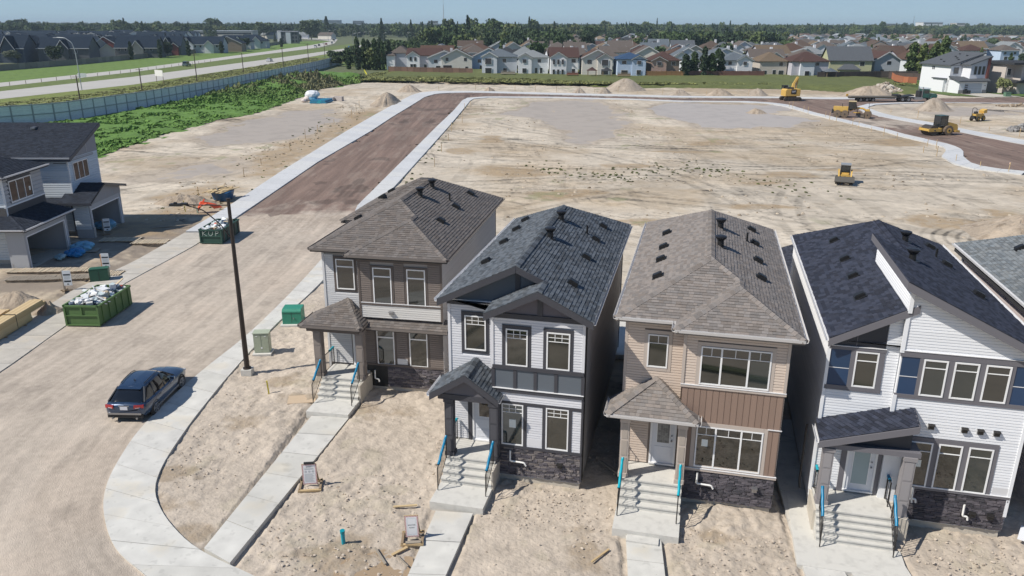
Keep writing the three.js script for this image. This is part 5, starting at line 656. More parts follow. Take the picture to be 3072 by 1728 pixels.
{ // blue bin with planks far up the street
  const t = thing('skip_bin', 'small blue bin piled with yellow planks beside the gravel road', 'bin', [-28.4, .05, -76.4], -.25); t.scale.setScalar(.85); new G().add(new THREE.CylinderGeometry(1.35, 1.05, 1.0, 4), mat4(0, .55, 0, 0, Math.PI / 4, 0, 1, 1, 1.5)).build('tub', M.blueBin, t); for (let i = 0; i < 16; i++) { const o = new G().box(.22, .06, R(2.6, 3.8), 0, 0, 0).build('plank', pick([M.lumber, M.lumber2]), t); o.position.set(-1 + (i % 8) * .27, 1.12 + .07 * Math.floor(i / 8), R(-.3, .3)); o.rotation.y = R(-.2, .2); } for (let i = 0; i < 3; i++) { const o = new G().box(.12, .08, R(1, 1.6)).build('plank', M.greyWood, t); o.position.set(R(-.8, .6), 1.32, R(-.8, .6)); o.rotation.set(.1, R(0, 3), 0); }
}
{ // utility boxes
  const a = thing('transformer_box', 'green transformer box on the corner lot behind the lamp', 'utility box', [-12.6, .05, -42.7], .05); a.scale.set(1.1, .76, .9); new G().box(1.15, .16, 1.5, 0, .06, 0).build('base', M.concrete, a); const c = new G().add(new THREE.ExtrudeGeometry(new THREE.Shape([[-.5, 0], [.5, 0], [.5, 1.0], [.32, 1.14], [-.5, 1.14]].map(p => new THREE.Vector2(...p))), { depth: .96, bevelEnabled: true, bevelSize: .015, bevelThickness: .015, bevelSegments: 1 }), mat4(.48, .13, 0, 0, -Math.PI / 2, 0)).build('cabinet', M.greenBox, a); new G().span(-.02, .0, .25, 1.1, .5, .52).span(-.47, .47, .98, 1.0, .5, .53).build('door_seam', M.black, a); new G().box(.04, .12, .04, .1, .6, .54).build('handle', M.steel, a);
  const b = thing('utility_cabinet', 'pale sage green cabinet on a concrete pad beside the lamp', 'utility cabinet', [-13.05, .06, -38.3], .08); b.scale.y = .86; new G().box(.95, .14, .8, 0, .05, .06).build('base', M.concrete, b); new G().box(.78, 1.25, .5, 0, .74, 0).box(.84, .05, .58, 0, 1.38, 0).build('cabinet', M.sage, b); new G().box(.34, 1.1, .02, -.19, .74, .255).build('door', M.sage, b); new G().box(.34, 1.1, .02, .19, .74, .255).build('door', M.sage, b); new G().box(.1, .03, .01, -.22, 1.2, .27).box(.1, .03, .01, .22, 1.2, .27).box(.08, .1, .01, 0, .45, .27).build('label_plate', M.white, b);
  const c2 = thing('transformer_box', 'dark green utility box beside the left sidewalk in front of the houses', 'utility box', [-27.7, .05, -50.6], .35); new G().box(1.15, .8, .8, 0, .42, 0).box(1.18, .05, .84, 0, .84, -.02, -.08).build('cabinet', mt(.02, .1, .06, .5, 0, { map: rep(grainC, .8) }), c2); new G().box(.02, .7, .02, 0, .4, .41).build('door_seam', M.black, c2);
}
// printed boards
function canvasTex(w, h, draw) { const c = document.createElement('canvas'); c.width = w; c.height = h; const x = c.getContext('2d'); draw(x, w, h); const t = new THREE.CanvasTexture(c); t.colorSpace = THREE.SRGBColorSpace; return t; }
const printed = (t) => new THREE.MeshStandardMaterial({ map: t, roughness: .6 });
function stripeBorder(x, w, h, b) { x.fillStyle = '#f2f2f2'; x.fillRect(0, 0, w, h); x.save(); x.beginPath(); x.rect(0, 0, w, h); x.rect(b, b, w - 2 * b, h - 2 * b); x.clip('evenodd'); x.fillStyle = '#b8362c'; for (let i = -h; i < w + h; i += 44) { x.beginPath(); x.moveTo(i, 0); x.lineTo(i + 22, 0); x.lineTo(i + 22 - h, h); x.lineTo(i - h, h); x.fill(); } x.restore(); }
function frameBoard(name, label, cat, pos, turn, w, h, t, tilt) {
  const s = thing(name, label, cat, pos, turn); const p = new THREE.Mesh(new THREE.PlaneGeometry(w - .02, h - .02), printed(t)); p.name = 'poster'; p.position.set(0, h / 2 + .12, .022); s.add(p); new G().box(w, h, .03, 0, h / 2 + .12, 0).build('board', M.lumber2, s);
  for (const x of [-1, 1]) new G().bar([x * w * .46, .1, -.32], [x * w * .46, h * .75, -.02], .05, .04).build('strut', M.oldWood, s); new G().box(w + .3, .07, .09, 0, .06, .34).build('base_bar', M.lumber2, s); new G().box(w + .3, .07, .09, 0, .06, -.34).build('base_bar', M.lumber2, s); for (const x of [-1, 1]) new G().box(.08, .07, .76, x * (w / 2 + .1), .06, 0).build('base_bar', M.oldWood, s); return s;
}
{ const T = canvasTex(384, 640, (x, w, h) => { stripeBorder(x, w, h, 34); x.fillStyle = '#333'; x.textAlign = 'center'; x.font = 'bold 58px sans-serif'; x.fillText('STOP !', w / 2, 105); x.fillStyle = '#667a88'; for (let i = 0; i < 3; i++) x.fillRect(60, 130 + i * 16, w - 120 - (i % 2) * 30, 7); for (let i = 0; i < 3; i++) { x.strokeStyle = '#55606a'; x.lineWidth = 7; x.beginPath(); x.arc(95 + i * 97, 235, 28, 0, 7); x.stroke(); x.fillRect(85 + i * 97, 226, 22, 18); } for (let i = 0; i < 13; i++) x.fillRect(60, 300 + i * 21, w - 120 - ((i * 53) % 70), 6); });
  const s = frameBoard('notice_board', 'striped notice board headed STOP beside the corner house walk', 'notice board', [-7.5, .06, -25.65], .12, .54, .86, T); new G().cyl(.05, .05, .36, 0, 1.01, 0, 0, 0, Math.PI / 2).build('lamp_tube', M.black, s);
  const U = canvasTex(384, 640, (x, w, h) => { stripeBorder(x, w, h, 38); x.strokeStyle = '#8fa9b8'; x.lineWidth = 5; x.strokeRect(72, 80, w - 144, h - 160); x.fillStyle = '#3c4a55'; x.textAlign = 'center'; x.font = 'bold 56px sans-serif'; x.fillText('MUSTER', w / 2, 300); x.fillText('POINT', w / 2, 380); });
  frameBoard('notice_board', 'striped MUSTER POINT board near the grey house front walk', 'notice board', [-3.3, .08, -22.45], .05, .46, .84, U).rotation.z = .03;
  const lotT = (a) => canvasTex(128, 320, (x, w, h) => { x.fillStyle = '#dfe3e6'; x.fillRect(0, 0, w, h); x.fillStyle = '#2c3640'; x.fillRect(8, 70, w - 16, 34); x.fillRect(8, 210, w - 16, 40); x.fillStyle = '#7f8b93'; for (let i = 0; i < 4; i++) x.fillRect(14, 120 + i * 20, w - 30, 7); x.fillStyle = '#222'; x.fillRect(48, 280, 34, 22); });
  const lot = (label, pos, turn, a, post) => { const t = thing('lot_sign', label, 'lot sign', pos, turn); new G().box(.09, 1.35, .09, -.2, .62, 0).build('post', post, t); const p = new THREE.Mesh(new THREE.PlaneGeometry(.48, .98), printed(lotT(a))); p.name = 'sign_print'; p.position.set(.08, .86, .068); t.add(p); new G().box(.5, 1.0, .03, .08, .86, .05).build('sign_board', M.white, t); new G().box(.7, .06, .1, -.1, .04, 0).box(.1, .06, .7, -.2, .045, 0).build('base_bar', M.oldWood, t); return t; };
  lot('white lot sign on dark post in the shade by the left houses', [-28.7, .05, -48.4], .15, '14', M.greyWood); lot('white lot sign on orange wooden post beside the dark green box', [-28.2, .05, -52.4], .15, '16', mt(.6, .33, .17, .8)); lot('white lot sign standing in the mouth of the far garage', [-33.1, .05, -62.6], .3, '18', M.greyWood);
}
{ // lumber stacks by the left kerb
  const t = thing('lumber_stack', 'stack of pale framing lumber beside the left sidewalk', 'lumber stack', [-28.1, .05, -40.2], .0);
  for (let r = 0; r < 9; r++) for (let c = 0; c < 5; c++) { const o = new G().box(.135, .085, r > 6 ? 4.6 : 5.2).build('plank', pick([M.lumber, M.lumber, M.lumber2]), t); o.position.set(-.3 + c * .14 + R(-.006, .006), .15 + r * .09, R(-.06, .06) - (r > 4 ? 1.6 : 0)); }
  for (const z of [-1.2, 1.0]) new G().box(.74, .84, .02, -.02, .55, z).build('strap', mt(.1, .09, .07, .6), t); for (const z of [-1.8, 0, 1.8]) new G().box(.9, .1, .1, 0, .05, z).build('bearer', M.oldWood, t);
  const u = thing('lumber_stack', 'second stack of boards topped with a pale plywood sheet at the left edge', 'lumber stack', [-29.3, .05, -40.6], .1); for (let r = 0; r < 6; r++) for (let c = 0; c < 5; c++) { const o = new G().box(.18, .1, 4.6).build('plank', pick([M.lumber, M.lumber2]), u); o.position.set(-.4 + c * .2, .16 + r * .105, R(-.1, .1)); } new G().box(1.25, .03, 2.5, -.05, .82, -.6).build('plywood', mt(.6, .45, .28, .8, 0, { map: rep(woodC, .4, 1) }), u); const bag = new G().sph(.34, -.1, .98, 1.2, 1.3, .5, 1).build('bag', mt(.6, .61, .62, .6), u);
}
// wooden slat walks
function slatWalk(label, pos, turn, n, w, pm) { const t = thing('slat_walk', label, 'wooden walk', pos, turn); for (let i = 0; i < n; i++) { const o = new G().box(.11, .03, w).build('slat', pick(pm), t); o.position.set(i * .17, .16 + R(-.01, .01), R(-.03, .03)); o.rotation.y = R(-.05, .05); } for (const z of [-w * .35, w * .35]) new G().box(n * .17, .1, .05, n * .085, .1, z).build('runner', M.oldWood, t); }
const walkM = [mt(.56, .46, .33, .85), mt(.5, .41, .29, .85), mt(.46, .39, .29, .85)];
slatWalk('wooden slat walk leading to the far garage', [-32.6, .0, -60.7], .05, 18, 1.2, walkM); slatWalk('wooden slat walk piece nearest the dark dumpster', [-29.8, .0, -60.1], .03, 16, 1.2, walkM); slatWalk('wooden slat walk before the near blue house', [-34.9, .0, -52.4], .06, 34, 1.0, walkM); slatWalk('shaded grey slat walk behind the lot sign', [-33.9, .0, -50.6], .1, 34, 1.1, [M.greyWood]); slatWalk('short slat walk beside the dark green box', [-28.3, 0, -51.9], .02, 9, 1, walkM);
{ // scraps by the left houses
  const sack = (name, label, pos, m, s) => { const t = thing(name, label, 'wrapped bundle', pos, R(0, 3)); for (let i = 0; i < 5; i++) { const g = new THREE.IcosahedronGeometry(.36 * s, 2), p = g.attributes.position; for (let j = 0; j < p.count; j++) { const h = .75 + .5 * fbm(p.getX(j) * 5 + i * 9, p.getY(j) * 5 + p.getZ(j) * 3, 3); p.setXYZ(j, p.getX(j) * h * 1.5, p.getY(j) * h * .7, p.getZ(j) * h); } g.computeVertexNormals(); const o = new G().add(g).build('wrap', m, t); o.position.set((i % 3) * .5 * s - .5 * s, .2 * s + (i > 2 ? .2 * s : 0), (i > 2 ? .3 : 0) * s); o.rotation.y = i; } return t; };
  sack('wrapped_bundle', 'light blue plastic bundle beside the near garage door', [-32.9, .05, -58.0], mt(.18, .42, .58, .35), 1); sack('wrapped_bundle', 'strong blue plastic bundle on the drive of the near garage', [-32.6, .05, -56.4], mt(.02, .2, .45, .35), .9); sack('wrapped_bundle', 'pale plastic heap on the near garage drive', [-33.2, .05, -55.6], mt(.3, .45, .5, .4), .6); sack('wrapped_bundle', 'long light blue bundle inside the far garage', [-34.4, .05, -64.6], mt(.16, .36, .5, .35), 1.2);
  single(new G().box(1.5, .03, 1.1), 'plywood', 'flat plywood sheet on the drive of the near garage', 'plywood sheet', M.greyWood, [-32.2, .1, -57.8], .2);
  single(new G().box(.12, .05, 3.2), 'plank', 'long grey plank in the shade before the far garage', 'plank', M.greyWood, [-28.9, .1, -65.4], -1.2);
}
{ // loose things in the yards
  const pl = (label, x, z, l, w, a, m, y = .12) => single(new G().box(l, .04, w), 'plank', label, 'plank', m, [x, y, z], a);
  pl('broken plank above the muster point board', -3.8, -24.35, .85, .08, .12, M.lumber); pl('curved grey plank at the bottom of the yard', -4.25, -21.55, .95, .07, -1.05, M.greyWood); pl('short plank right of the curved grey plank', -3.65, -21.8, .6, .1, .75, M.lumber2); pl('thin stick below the muster point board', -3.5, -21.3, .7, .04, -.9, M.greyWood); pl('grey offcut against the muster board base', -3.25, -22.15, .5, .12, .1, M.greyWood, .2); pl('plank leaning by the taupe house porch', 3.9, -26.5, 1.5, .1, -1.0, M.greyWood, .3); pl('lumber piece in the soil right of the grey house walk', 2.9, -21.6, .9, .06, .8, M.lumber2); pl('pale plank at the right edge beside the white house', 17.2, -22.6, .9, .2, .9, M.whiteWall, .3);
  single(new G().box(1.25, .03, .8), 'plywood', 'plywood sheet left of the corner house steps', 'plywood sheet', mt(.55, .43, .31, .85, 0, { map: rep(woodC, .5, 1) }), [-9.6, .16, -32.7], .15);
  const g = thing('riser_pipe', 'short teal pipe standing in the corner lot', 'pipe', [-5.6, .0, -22.3]); new G().cyl(.07, .07, .62, 0, .25, 0, .1, 0, 0, 12).build('pipe', M.teal2, g); new G().cyl(.085, .085, .1, 0, .52, .03, .1, 0, 0, 12).build('cap', mt(0, .25, .3, .4), g);
  const pk = (label, x, z, h, m) => { const t = thing('marker_stake', label, 'marker stake', [x, 0, z]); new G().box(.06, h, .06, 0, h / 2, 0, 0, .3, .06).build('stake', m, t); };
  pk('yellow marker stake left of the corner house', -11.35, -33.4, .75, mt(.6, .5, .03, .6)); pk('yellow marker stake by the orange pipes', -30, -70.9, 1.1, mt(.65, .55, .03, .6));
  const o = thing('pipe_coil', 'bent orange conduit pipes sticking out of the dirt', 'conduit pipes', [-28.3, .05, -70.5]); for (let i = 0; i < 6; i++) new G().tube([[-.4, .2, 0], [-.1, .6 + i * .08, .2 - i * .1], [.6 + i * .1, .9 - i * .05, .1 - i * .15], [1.1 + i * .1, .35, -.3 - i * .1]], .055, 6).build('conduit', M.orange, o); new G().bar([-.4, .1, 0], [.2, 1.2, -.4], .1).build('conduit', M.orange, o); new G().box(.14, .9, .1, -.35, .0, .1).build('post', M.sage, o);
  // muddy water in the near yard
  const w = sheet('puddle', 'small brown puddle at the bottom of the corner lot', 'puddle', [[-5.6, -21.4], [-4.2, -22], [-3.2, -21.6], [-2.9, -20], [-3.5, -18.6], [-5.6, -18.8]], .03, mt(.34, .25, .16, .25));
}
{ // parked car, dark blue-grey
  const t = thing('parked_car', 'dark blue-grey sport utility car parked on the dusty street', 'car', [-16.75, .06, -32.85], -.03);
  // lengthwise z: rear +2.42, front -2.42
  const matte = mt(.012, .018, .03, .7), paint = mt(.022, .045, .092, .24, .35, { clearcoat: 1, clearcoatRoughness: .05 }), dark = mt(.015, .015, .016, .6), glass = mt(.008, .009, .011, .04, 0, { ior: 1.7 });
  const loft = (st, m, name, par = t) => { // st: [z, list of [x,y] from sill to centre]
    const n = st[0][1].length, pos = [], idx = []; for (const [z, l] of st) { for (const [x, y] of l) pos.push(-x, y, z); for (const [x, y] of [...l].reverse()) pos.push(x, y, z); } const W = 2 * n;
    for (let i = 0; i < st.length - 1; i++) for (let j = 0; j < W - 1; j++) { const a = i * W + j, b = a + 1, c = a + W, d = c + 1; idx.push(a, b, c, b, d, c); }
    for (const i of [0, st.length - 1]) for (let j = 1; j < W - 1; j++) i ? idx.push(i * W, i * W + j, i * W + j + 1) : idx.push(0, j + 1, j);
    const g = new THREE.BufferGeometry(); g.setAttribute('position', new THREE.Float32BufferAttribute(pos, 3)); g.setIndex(idx); g.computeVertexNormals(); const uv = []; for (let i = 0; i < pos.length; i += 3) uv.push(pos[i], pos[i + 2]); g.setAttribute('uv', new THREE.Float32BufferAttribute(uv, 2)); return mesh(g, name, m, par);
  };
  const S = (z, w, b, wl, belt, top) => [z, [[w - .12, b], [w - .02, b + .12], [w, b + .3], [w - .015, wl], [w - .1, belt], [w * .6, top], [w * .3, top + .025], [0, top + .03]]];
  loft([S(2.44, .66, .52, .74, .84, .86), S(2.4, .8, .4, .78, .95, .97), S(2.28, .9, .34, .82, 1.03, 1.06), S(2.05, .955, .3, .84, 1.06, 1.08), S(1.5, .985, .26, .85, 1.04, 1.05), S(.6, .98, .24, .83, 1.01, 1.02), S(-.6, .975, .24, .81, .98, 1.0), S(-1.1, .97, .25, .8, .95, 1.03), S(-1.6, .965, .26, .78, .92, 1.01), S(-2.0, .93, .28, .74, .86, .95), S(-2.28, .82, .33, .66, .77, .83), S(-2.42, .66, .38, .58, .66, .7), S(-2.48, .48, .44, .54, .58, .6)], paint, 'body');
  const T = (z, wb, yb, wt, yt) => [z, [[wb, yb], [wb * .7 + wt * .3, yb + (yt - yb) * .4], [wt * 1.04, yt - .12], [wt * .94, yt - .03], [wt * .6, yt + .02], [0, yt + .035]]];
  loft([T(2.24, .80, 1.02, .72, 1.08), T(2.05, .85, 1.03, .68, 1.24), T(1.75, .87, 1.03, .62, 1.5), T(1.45, .88, 1.02, .61, 1.62), T(1.0, .885, 1.0, .64, 1.685), T(.4, .89, .99, .655, 1.71), T(.05, .885, .98, .65, 1.69), T(-.25, .88, .97, .64, 1.6), T(-.7, .86, .96, .68, 1.28), T(-1.08, .78, .97, .66, 1.03)], glass, 'window_glass');
  const U = (z, w, y) => [z, [[w, y - .085], [w - .025, y - .03], [w - .1, y + .005], [w * .55, y + .042], [0, y + .055]]]; loft([U(1.62, .58, 1.575), U(1.5, .615, 1.63), U(1.0, .655, 1.69), U(.4, .67, 1.715), U(.05, .665, 1.695), U(-.18, .64, 1.64)], paint, 'roof');
  for (const s of [-1, 1]) { const pp = (z0, y0, x0, z1, y1, x1, w) => new G().bar([s * x0, y0, z0], [s * x1, y1, z1], .05, w).build('pillar', matte, t); pp(2.1, 1.03, .84, 1.5, 1.58, .61, .13); pp(1.25, 1.0, .88, 1.05, 1.64, .64, .07); pp(.2, .98, .885, .18, 1.66, .655, .06); pp(-1.0, .98, .8, -.2, 1.6, .63, .06); new G().tube([[s * .53, 1.71, 1.35], [s * .56, 1.76, 1.0], [s * .57, 1.78, .3], [s * .56, 1.74, -.02]], .02, 6).build('roof_rail', M.darkMetal, t);
    new G().box(.2, .14, .1, s * .98, 1.08, -.52).build('wing_mirror', paint, t); new G().box(.03, .09, 2.3, s * .975, .36, .1).build('sill_trim', M.steel, t); for (const z of [.62, -.45]) new G().box(.03, .03, .2, s * .955, .86, z).build('door_handle', M.steel, t);
    const tl = new G().box(.42, .17, .1, s * .66, .91, 2.365, -.1, s * .28, 0).build('tail_light', mt(.35, .008, .01, .15, 0, { clearcoat: 1 }), t); new G().box(.2, .05, .02, s * .62, .85, 2.425, 0, s * .28, 0).build('lens', mt(.6, .55, .55, .2), tl); new G().box(.3, .12, .2, s * .66, .68, -2.25, 0, -s * .35, 0).build('headlight', mt(.5, .52, .55, .1), t);
    for (const z of [1.42, -1.4]) { const w = new THREE.Group(); w.name = 'wheel'; w.position.set(s * .86, .34, z); t.add(w); new G().cyl(.355, .355, .24, 0, 0, 0, 0, 0, Math.PI / 2, 24).build('tyre', M.rubber, w); const rm = new G().cyl(.245, .245, .02, s * .125, 0, 0, 0, 0, Math.PI / 2, 20); rm.build('rim', mt(.05, .05, .055, .4, .5), w); const sp = new G(); for (let k = 0; k < 5; k++) { const a = k * Math.PI * .4; sp.box(.03, .23, .06, s * .14, Math.cos(a) * .12, Math.sin(a) * .12, a); } sp.tor(.235, .018, s * .13, 0, 0, 0, Math.PI / 2).build('spokes', M.steel, w); new G().tor(.4, .05, s * .075, 0.02, 0, 0, Math.PI / 2, 0, 24).build('wheel_arch', dark, w); } }
  new G().box(1.5, .1, .06, 0, .52, 2.42).build('bumper_trim', M.steel, t); new G().box(1.6, .2, .1, 0, .38, 2.36).build('bumper', dark, t); new G().box(.34, .17, .02, 0, .83, 2.44).build('number_plate', mt(.62, .62, .66, .5), t); new G().box(.5, .05, .03, 0, .95, 2.41).build('garnish', M.steel, t); new G().bar([0, 1.08, 2.2], [.34, 1.12, 2.16], .02).build('wiper', M.black, t); new G().add(new THREE.ConeGeometry(.05, .14, 6), mat4(0, 1.82, 1.15, .4, 0, 0)).build('antenna', paint, t); new G().box(1.1, .035, .22, 0, 1.6, 1.66, .3).build('spoiler', paint, t); new G().box(1.2, .25, .05, 0, .55, -2.44).build('grille', M.black, t);
  for (const x of [-.55, .55]) new G().cyl(.05, .05, .15, x, .28, 2.42, Math.PI / 2).build('exhaust_tip', M.steel, t); t.scale.set(.96, .83, .93); t.position.x += .12;
}
// ---------- machines and heaps on the site ----------
const yel = M.yellowDusty, blk = mt(.02, .02, .021, .6), trackM = mt(.05, .042, .035, .9, 0, { bumpMap: rep(grainT, 2), bumpScale: .02 }), glz = mt(.015, .018, .02, .06, 0, { ior: 1.7 });
function wheel(P, x, y, z, r, w, rim, ty = M.tyreMud, s = 1) { const q = new THREE.Group(); q.name = 'wheel'; q.position.set(x, y, z); P.add(q); const g = new G().cyl(r, r, w * .8, 0, 0, 0, 0, 0, Math.PI / 2, 20).cyl(r * .93, r * .93, w, 0, 0, 0, 0, 0, Math.PI / 2, 20); for (let k = 0; k < 14; k++) { const a = k * Math.PI / 7; g.box(w * .9, .05, .1, 0, Math.cos(a) * r, Math.sin(a) * r, a, .3, 0); } g.build('tyre', ty, q); new G().cyl(r * .55, r * .5, w * 1.04, 0, 0, 0, 0, 0, Math.PI / 2, 14).build('rim', rim, q); new G().cyl(r * .2, r * .2, w * 1.12, 0, 0, 0, 0, 0, Math.PI / 2, 10).build('hub', blk, q); return q; }
function cabin(P, x0, x1, y0, y1, z0, z1, fm, rm = fm) { const c = new THREE.Group(); c.name = 'cab'; P.add(c); const t = .08; const g = new G(); for (const x of [x0, x1]) for (const z of [z0, z1]) g.box(t, y1 - y0, t, x, (y0 + y1) / 2, z); g.build('cab_frame', fm, c); new G().span(x0 - .08, x1 + .08, y1, y1 + .09, z0 - .08, z1 + .08).build('cab_roof', rm, c); new G().span(x0 + .04, x1 - .04, y0, y1, z0 - .01, z0 + .01).build('pane', glz, c); new G().span(x0 + .04, x1 - .04, y0 + .3, y1, z1 - .01, z1 + .01).build('pane', glz, c); new G().span(x0 - .01, x0 + .01, y0, y1, z0 + .04, z1 - .04).build('pane', glz, c); new G().span(x1 - .01, x1 + .01, y0, y1, z0 + .04, z1 - .04).build('pane', glz, c); return c; }
{ // skid steer facing the camera
  const t = thing('skid_steer', 'yellow tracked skid steer loader with raised bucket on the pale dirt', 'skid steer loader', [36.5, 0, -86.2], -.38);
  for (const s of [-1, 1]) { new G().poly([[-.9, .0], [.8, 0], [1.05, .35], [.7, .62], [-.7, .62], [-1.1, .4]], .38, mat4(s * .72 - .19, .02, 0, 0, Math.PI / 2, 0).multiply(mat4(0, 0, 0))).build('track', trackM, t); new G().bar([s * .66, 1.25, -1.0], [s * .66, 1.35, .2], .16, .2).bar([s * .66, 1.35, .2], [s * .62, .75, 1.25], .14, .2).build('lift_arm', yel, t); }
  new G().span(-.52, .52, .45, 1.2, -1.3, .4).build('engine_body', yel, t); new G().poly([[-.52, .5], [.52, .5], [.52, .85], [.3, 1.05], [-.3, 1.05], [-.52, .85]], .35, mat4(0, 0, .4)).build('front_panel', yel, t); cabin(t, -.45, .45, 1.0, 2.0, -.75, .42, blk, mt(.25, .26, .27, .5)); new G().box(.2, .08, .02, 0, .8, .76).build('badge', blk, t);
  new G().poly([[0, 0], [.75, .05], [.78, .12], [.2, .5], [.05, .58], [0, .5]], 2.0, mat4(-1.0, .32, 1.2, 0, Math.PI / 2, 0).multiply(mat4(0, 0, 0, 0, Math.PI, 0)).multiply(mat4(0, 0, -2))).build('bucket', mt(.11, .1, .085, .6, .3), t); new G().box(2.0, .06, .08, 0, .78, 1.32).build('bucket_edge', mt(.35, .33, .3, .5, .3), t);
}
{ // road roller; drum to the left (-x), engine to the right
  const t = thing('road_roller', 'yellow single drum roller on the brown gravel road', 'road roller', [67.6, .08, -126.2], .18);
  new G().cyl(.78, .78, 2.1, -2.0, .78, 0, Math.PI / 2, 0, 0, 28).build('drum', mt(.09, .075, .06, .5, .5), t); new G().span(-3.0, -.95, .62, 1.12, -1.22, -1.08).span(-3.0, -.95, .62, 1.12, 1.08, 1.22).span(-1.1, -.75, .6, 1.15, -1.2, 1.2).span(-3.0, -2.85, .7, 1.05, -1.2, 1.2).build('drum_frame', yel, t); new G().sph(.12, -2, .85, 1.23).build('drum_hub', blk, t);
  new G().span(-.8, .4, .55, 1.1, -.5, .5).build('chassis', yel, t); new G().poly([[.35, .7], [2.3, .55], [2.4, 1.0], [2.2, 1.62], [.7, 2.02], [.35, 1.9]], 1.5, mat4(0, 0, -.75)).build('engine_hood', yel, t); for (let i = 0; i < 4; i++) new G().box(.3, .03, 1.1, 1.3 + i * .28, 1.87 - i * .07, 0, 0, 0, -.27).build('grille', blk, t); new G().span(1.9, 2.75, .42, .72, -.85, .85).build('rear_bumper', yel, t);
  for (const s of [-1, 1]) wheel(t, 0, 0, 0, .76, .55, yel).position.set(.55, .76, s * .92), t.children[t.children.length - 1].rotation.y = Math.PI / 2; cabin(t, -.85, .35, 1.1, 2.95, -.75, .75, blk, mt(.05, .09, .09, .5)); new G().box(.4, .6, .5, -.2, 1.5, 0).build('seat', blk, t);
}
{ // motor grader; nose to the right and towards the camera
  const t = thing('motor_grader', 'yellow motor grader with mud-caked wheels on the gravel road', 'motor grader', [63.2, .08, -150.4], -.42);
  const q = (x, z) => { const w = wheel(t, x, .66, z, .66, .42, M.tyreMud); w.rotation.y = Math.PI / 2; }; for (const z of [-1.0, 1.0]) { q(-2.3, z); q(-1.0, z); q(2.9, z * 1.05); }
  new G().span(-3.1, -.5, 1.05, 1.95, -.6, .6).build('engine_hood', yel, t); new G().span(-3.35, -3.05, .7, 1.4, -.8, .8).build('ripper', blk, t); new G().span(-2.6, -.7, .55, 1.05, -.5, .5).build('chassis', blk, t); new G().tube([[-.3, 1.2, 0], [.8, 1.75, 0], [2.0, 1.7, 0], [2.9, 1.15, 0]], .17, 8).build('goose_frame', yel, t); new G().span(2.6, 3.2, .75, 1.6, -.45, .45).build('front_frame', yel, t); new G().box(.3, .25, 2.0, 2.9, .66, 0).build('front_axle', blk, t);
  new G().poly([[0, 0], [.1, .3], [.05, .62], [-.03, .62], [.02, .3], [-.08, 0]], 3.3, mat4(.9, .22, -1.6, 0, .45, 0)).build('blade', mt(.16, .13, .1, .5, .4), t); new G().tor(.6, .07, 1.0, .95, 0, Math.PI / 2).build('turntable', yel, t); for (const s of [-1, 1]) new G().rod([1.1, 1.0, s * .6], [.7, 2.5, s * .45], .06).build('lift_cylinder', blk, t); new G().bar([3.1, 1.6, .0], [2.9, 2.75, 0], .06).build('mast', blk, t);
  cabin(t, -.5, .7, 1.3, 2.9, -.7, .7, blk, mt(.5, .4, .22, .7)); new G().box(.4, .5, .45, 0, 1.6, 0).build('seat', blk, t); new G().cyl(.05, .05, .6, -1.6, 2.2, .3).build('exhaust', blk, t);
}
{ // excavator seen from behind
  const t = thing('excavator', 'yellow excavator with folded boom seen from behind on the road', 'excavator', [63.3, .1, -184.5], .08);
  for (const s of [-1, 1]) { const g = new G(); g.poly([[-2.0, .15], [-1.7, 0], [1.7, 0], [2.0, .15], [2.05, .5], [1.75, .85], [-1.75, .85], [-2.05, .5]], .6, mat4(s * 0, 0, s * 1.2 - .3 + 0)); g.build('track', trackM, t); for (let i = 0; i < 5; i++) new G().cyl(.2, .2, .62, -1.5 + i * .75, .32, s * 1.2, Math.PI / 2).build('track_roller', blk, t); }
  new G().cyl(.9, .9, .3, 0, .95, 0).build('turntable', blk, t); new G().poly([[-1.75, 1.1], [1.5, 1.1], [1.6, 1.5], [1.55, 2.55], [-1.45, 2.55], [-1.75, 2.3]], 2.6, mat4(0, 0, -1.3), .06).build('counterweight', yel, t); new G().span(-.55, .65, 1.55, 2.6, 1.36, 1.39).build('badge_panel', blk, t); new G().span(-1.2, .2, 2.6, 2.95, -.6, .9).build('engine_cover', blk, t); cabin(t, -1.5, -.5, 1.3, 3.2, -1.9, -.6, blk);
  const bt = canvasTex(256, 160, (x, w, h) => { x.fillStyle = '#111'; x.fillRect(0, 0, w, h); x.fillStyle = '#e8e8e8'; x.font = 'bold 105px sans-serif'; x.textAlign = 'center'; x.fillText('CAT', w / 2, 116); }); const b = new THREE.Mesh(new THREE.PlaneGeometry(1.15, .8), printed(bt)); b.name = 'badge'; b.position.set(.05, 2.08, 1.396); t.add(b);
  new G().bar([.35, 2.0, -.6], [1.0, 3.7, -1.3], .5, .5).bar([1.0, 3.6, -1.3], [2.05, 5.0, -2.0], .42, .42).build('boom', yel, t); new G().bar([2.1, 5.1, -2.0], [1.85, 1.6, -2.3], .4, .4).build('stick', yel, t); new G().rod([1.3, 2.2, -.9], [1.6, 4.3, -1.6], .1).build('hydraulic_cylinder', M.steel, t); new G().poly([[0, 0], [.9, .1], [1, .7], [.5, 1], [0, .8]], 1.1, mat4(1.5, 1.3, -3.2)).build('bucket', blk, t); new G().cyl(.06, .08, .5, -.9, 3.2, .3).build('exhaust', M.steel, t);
}
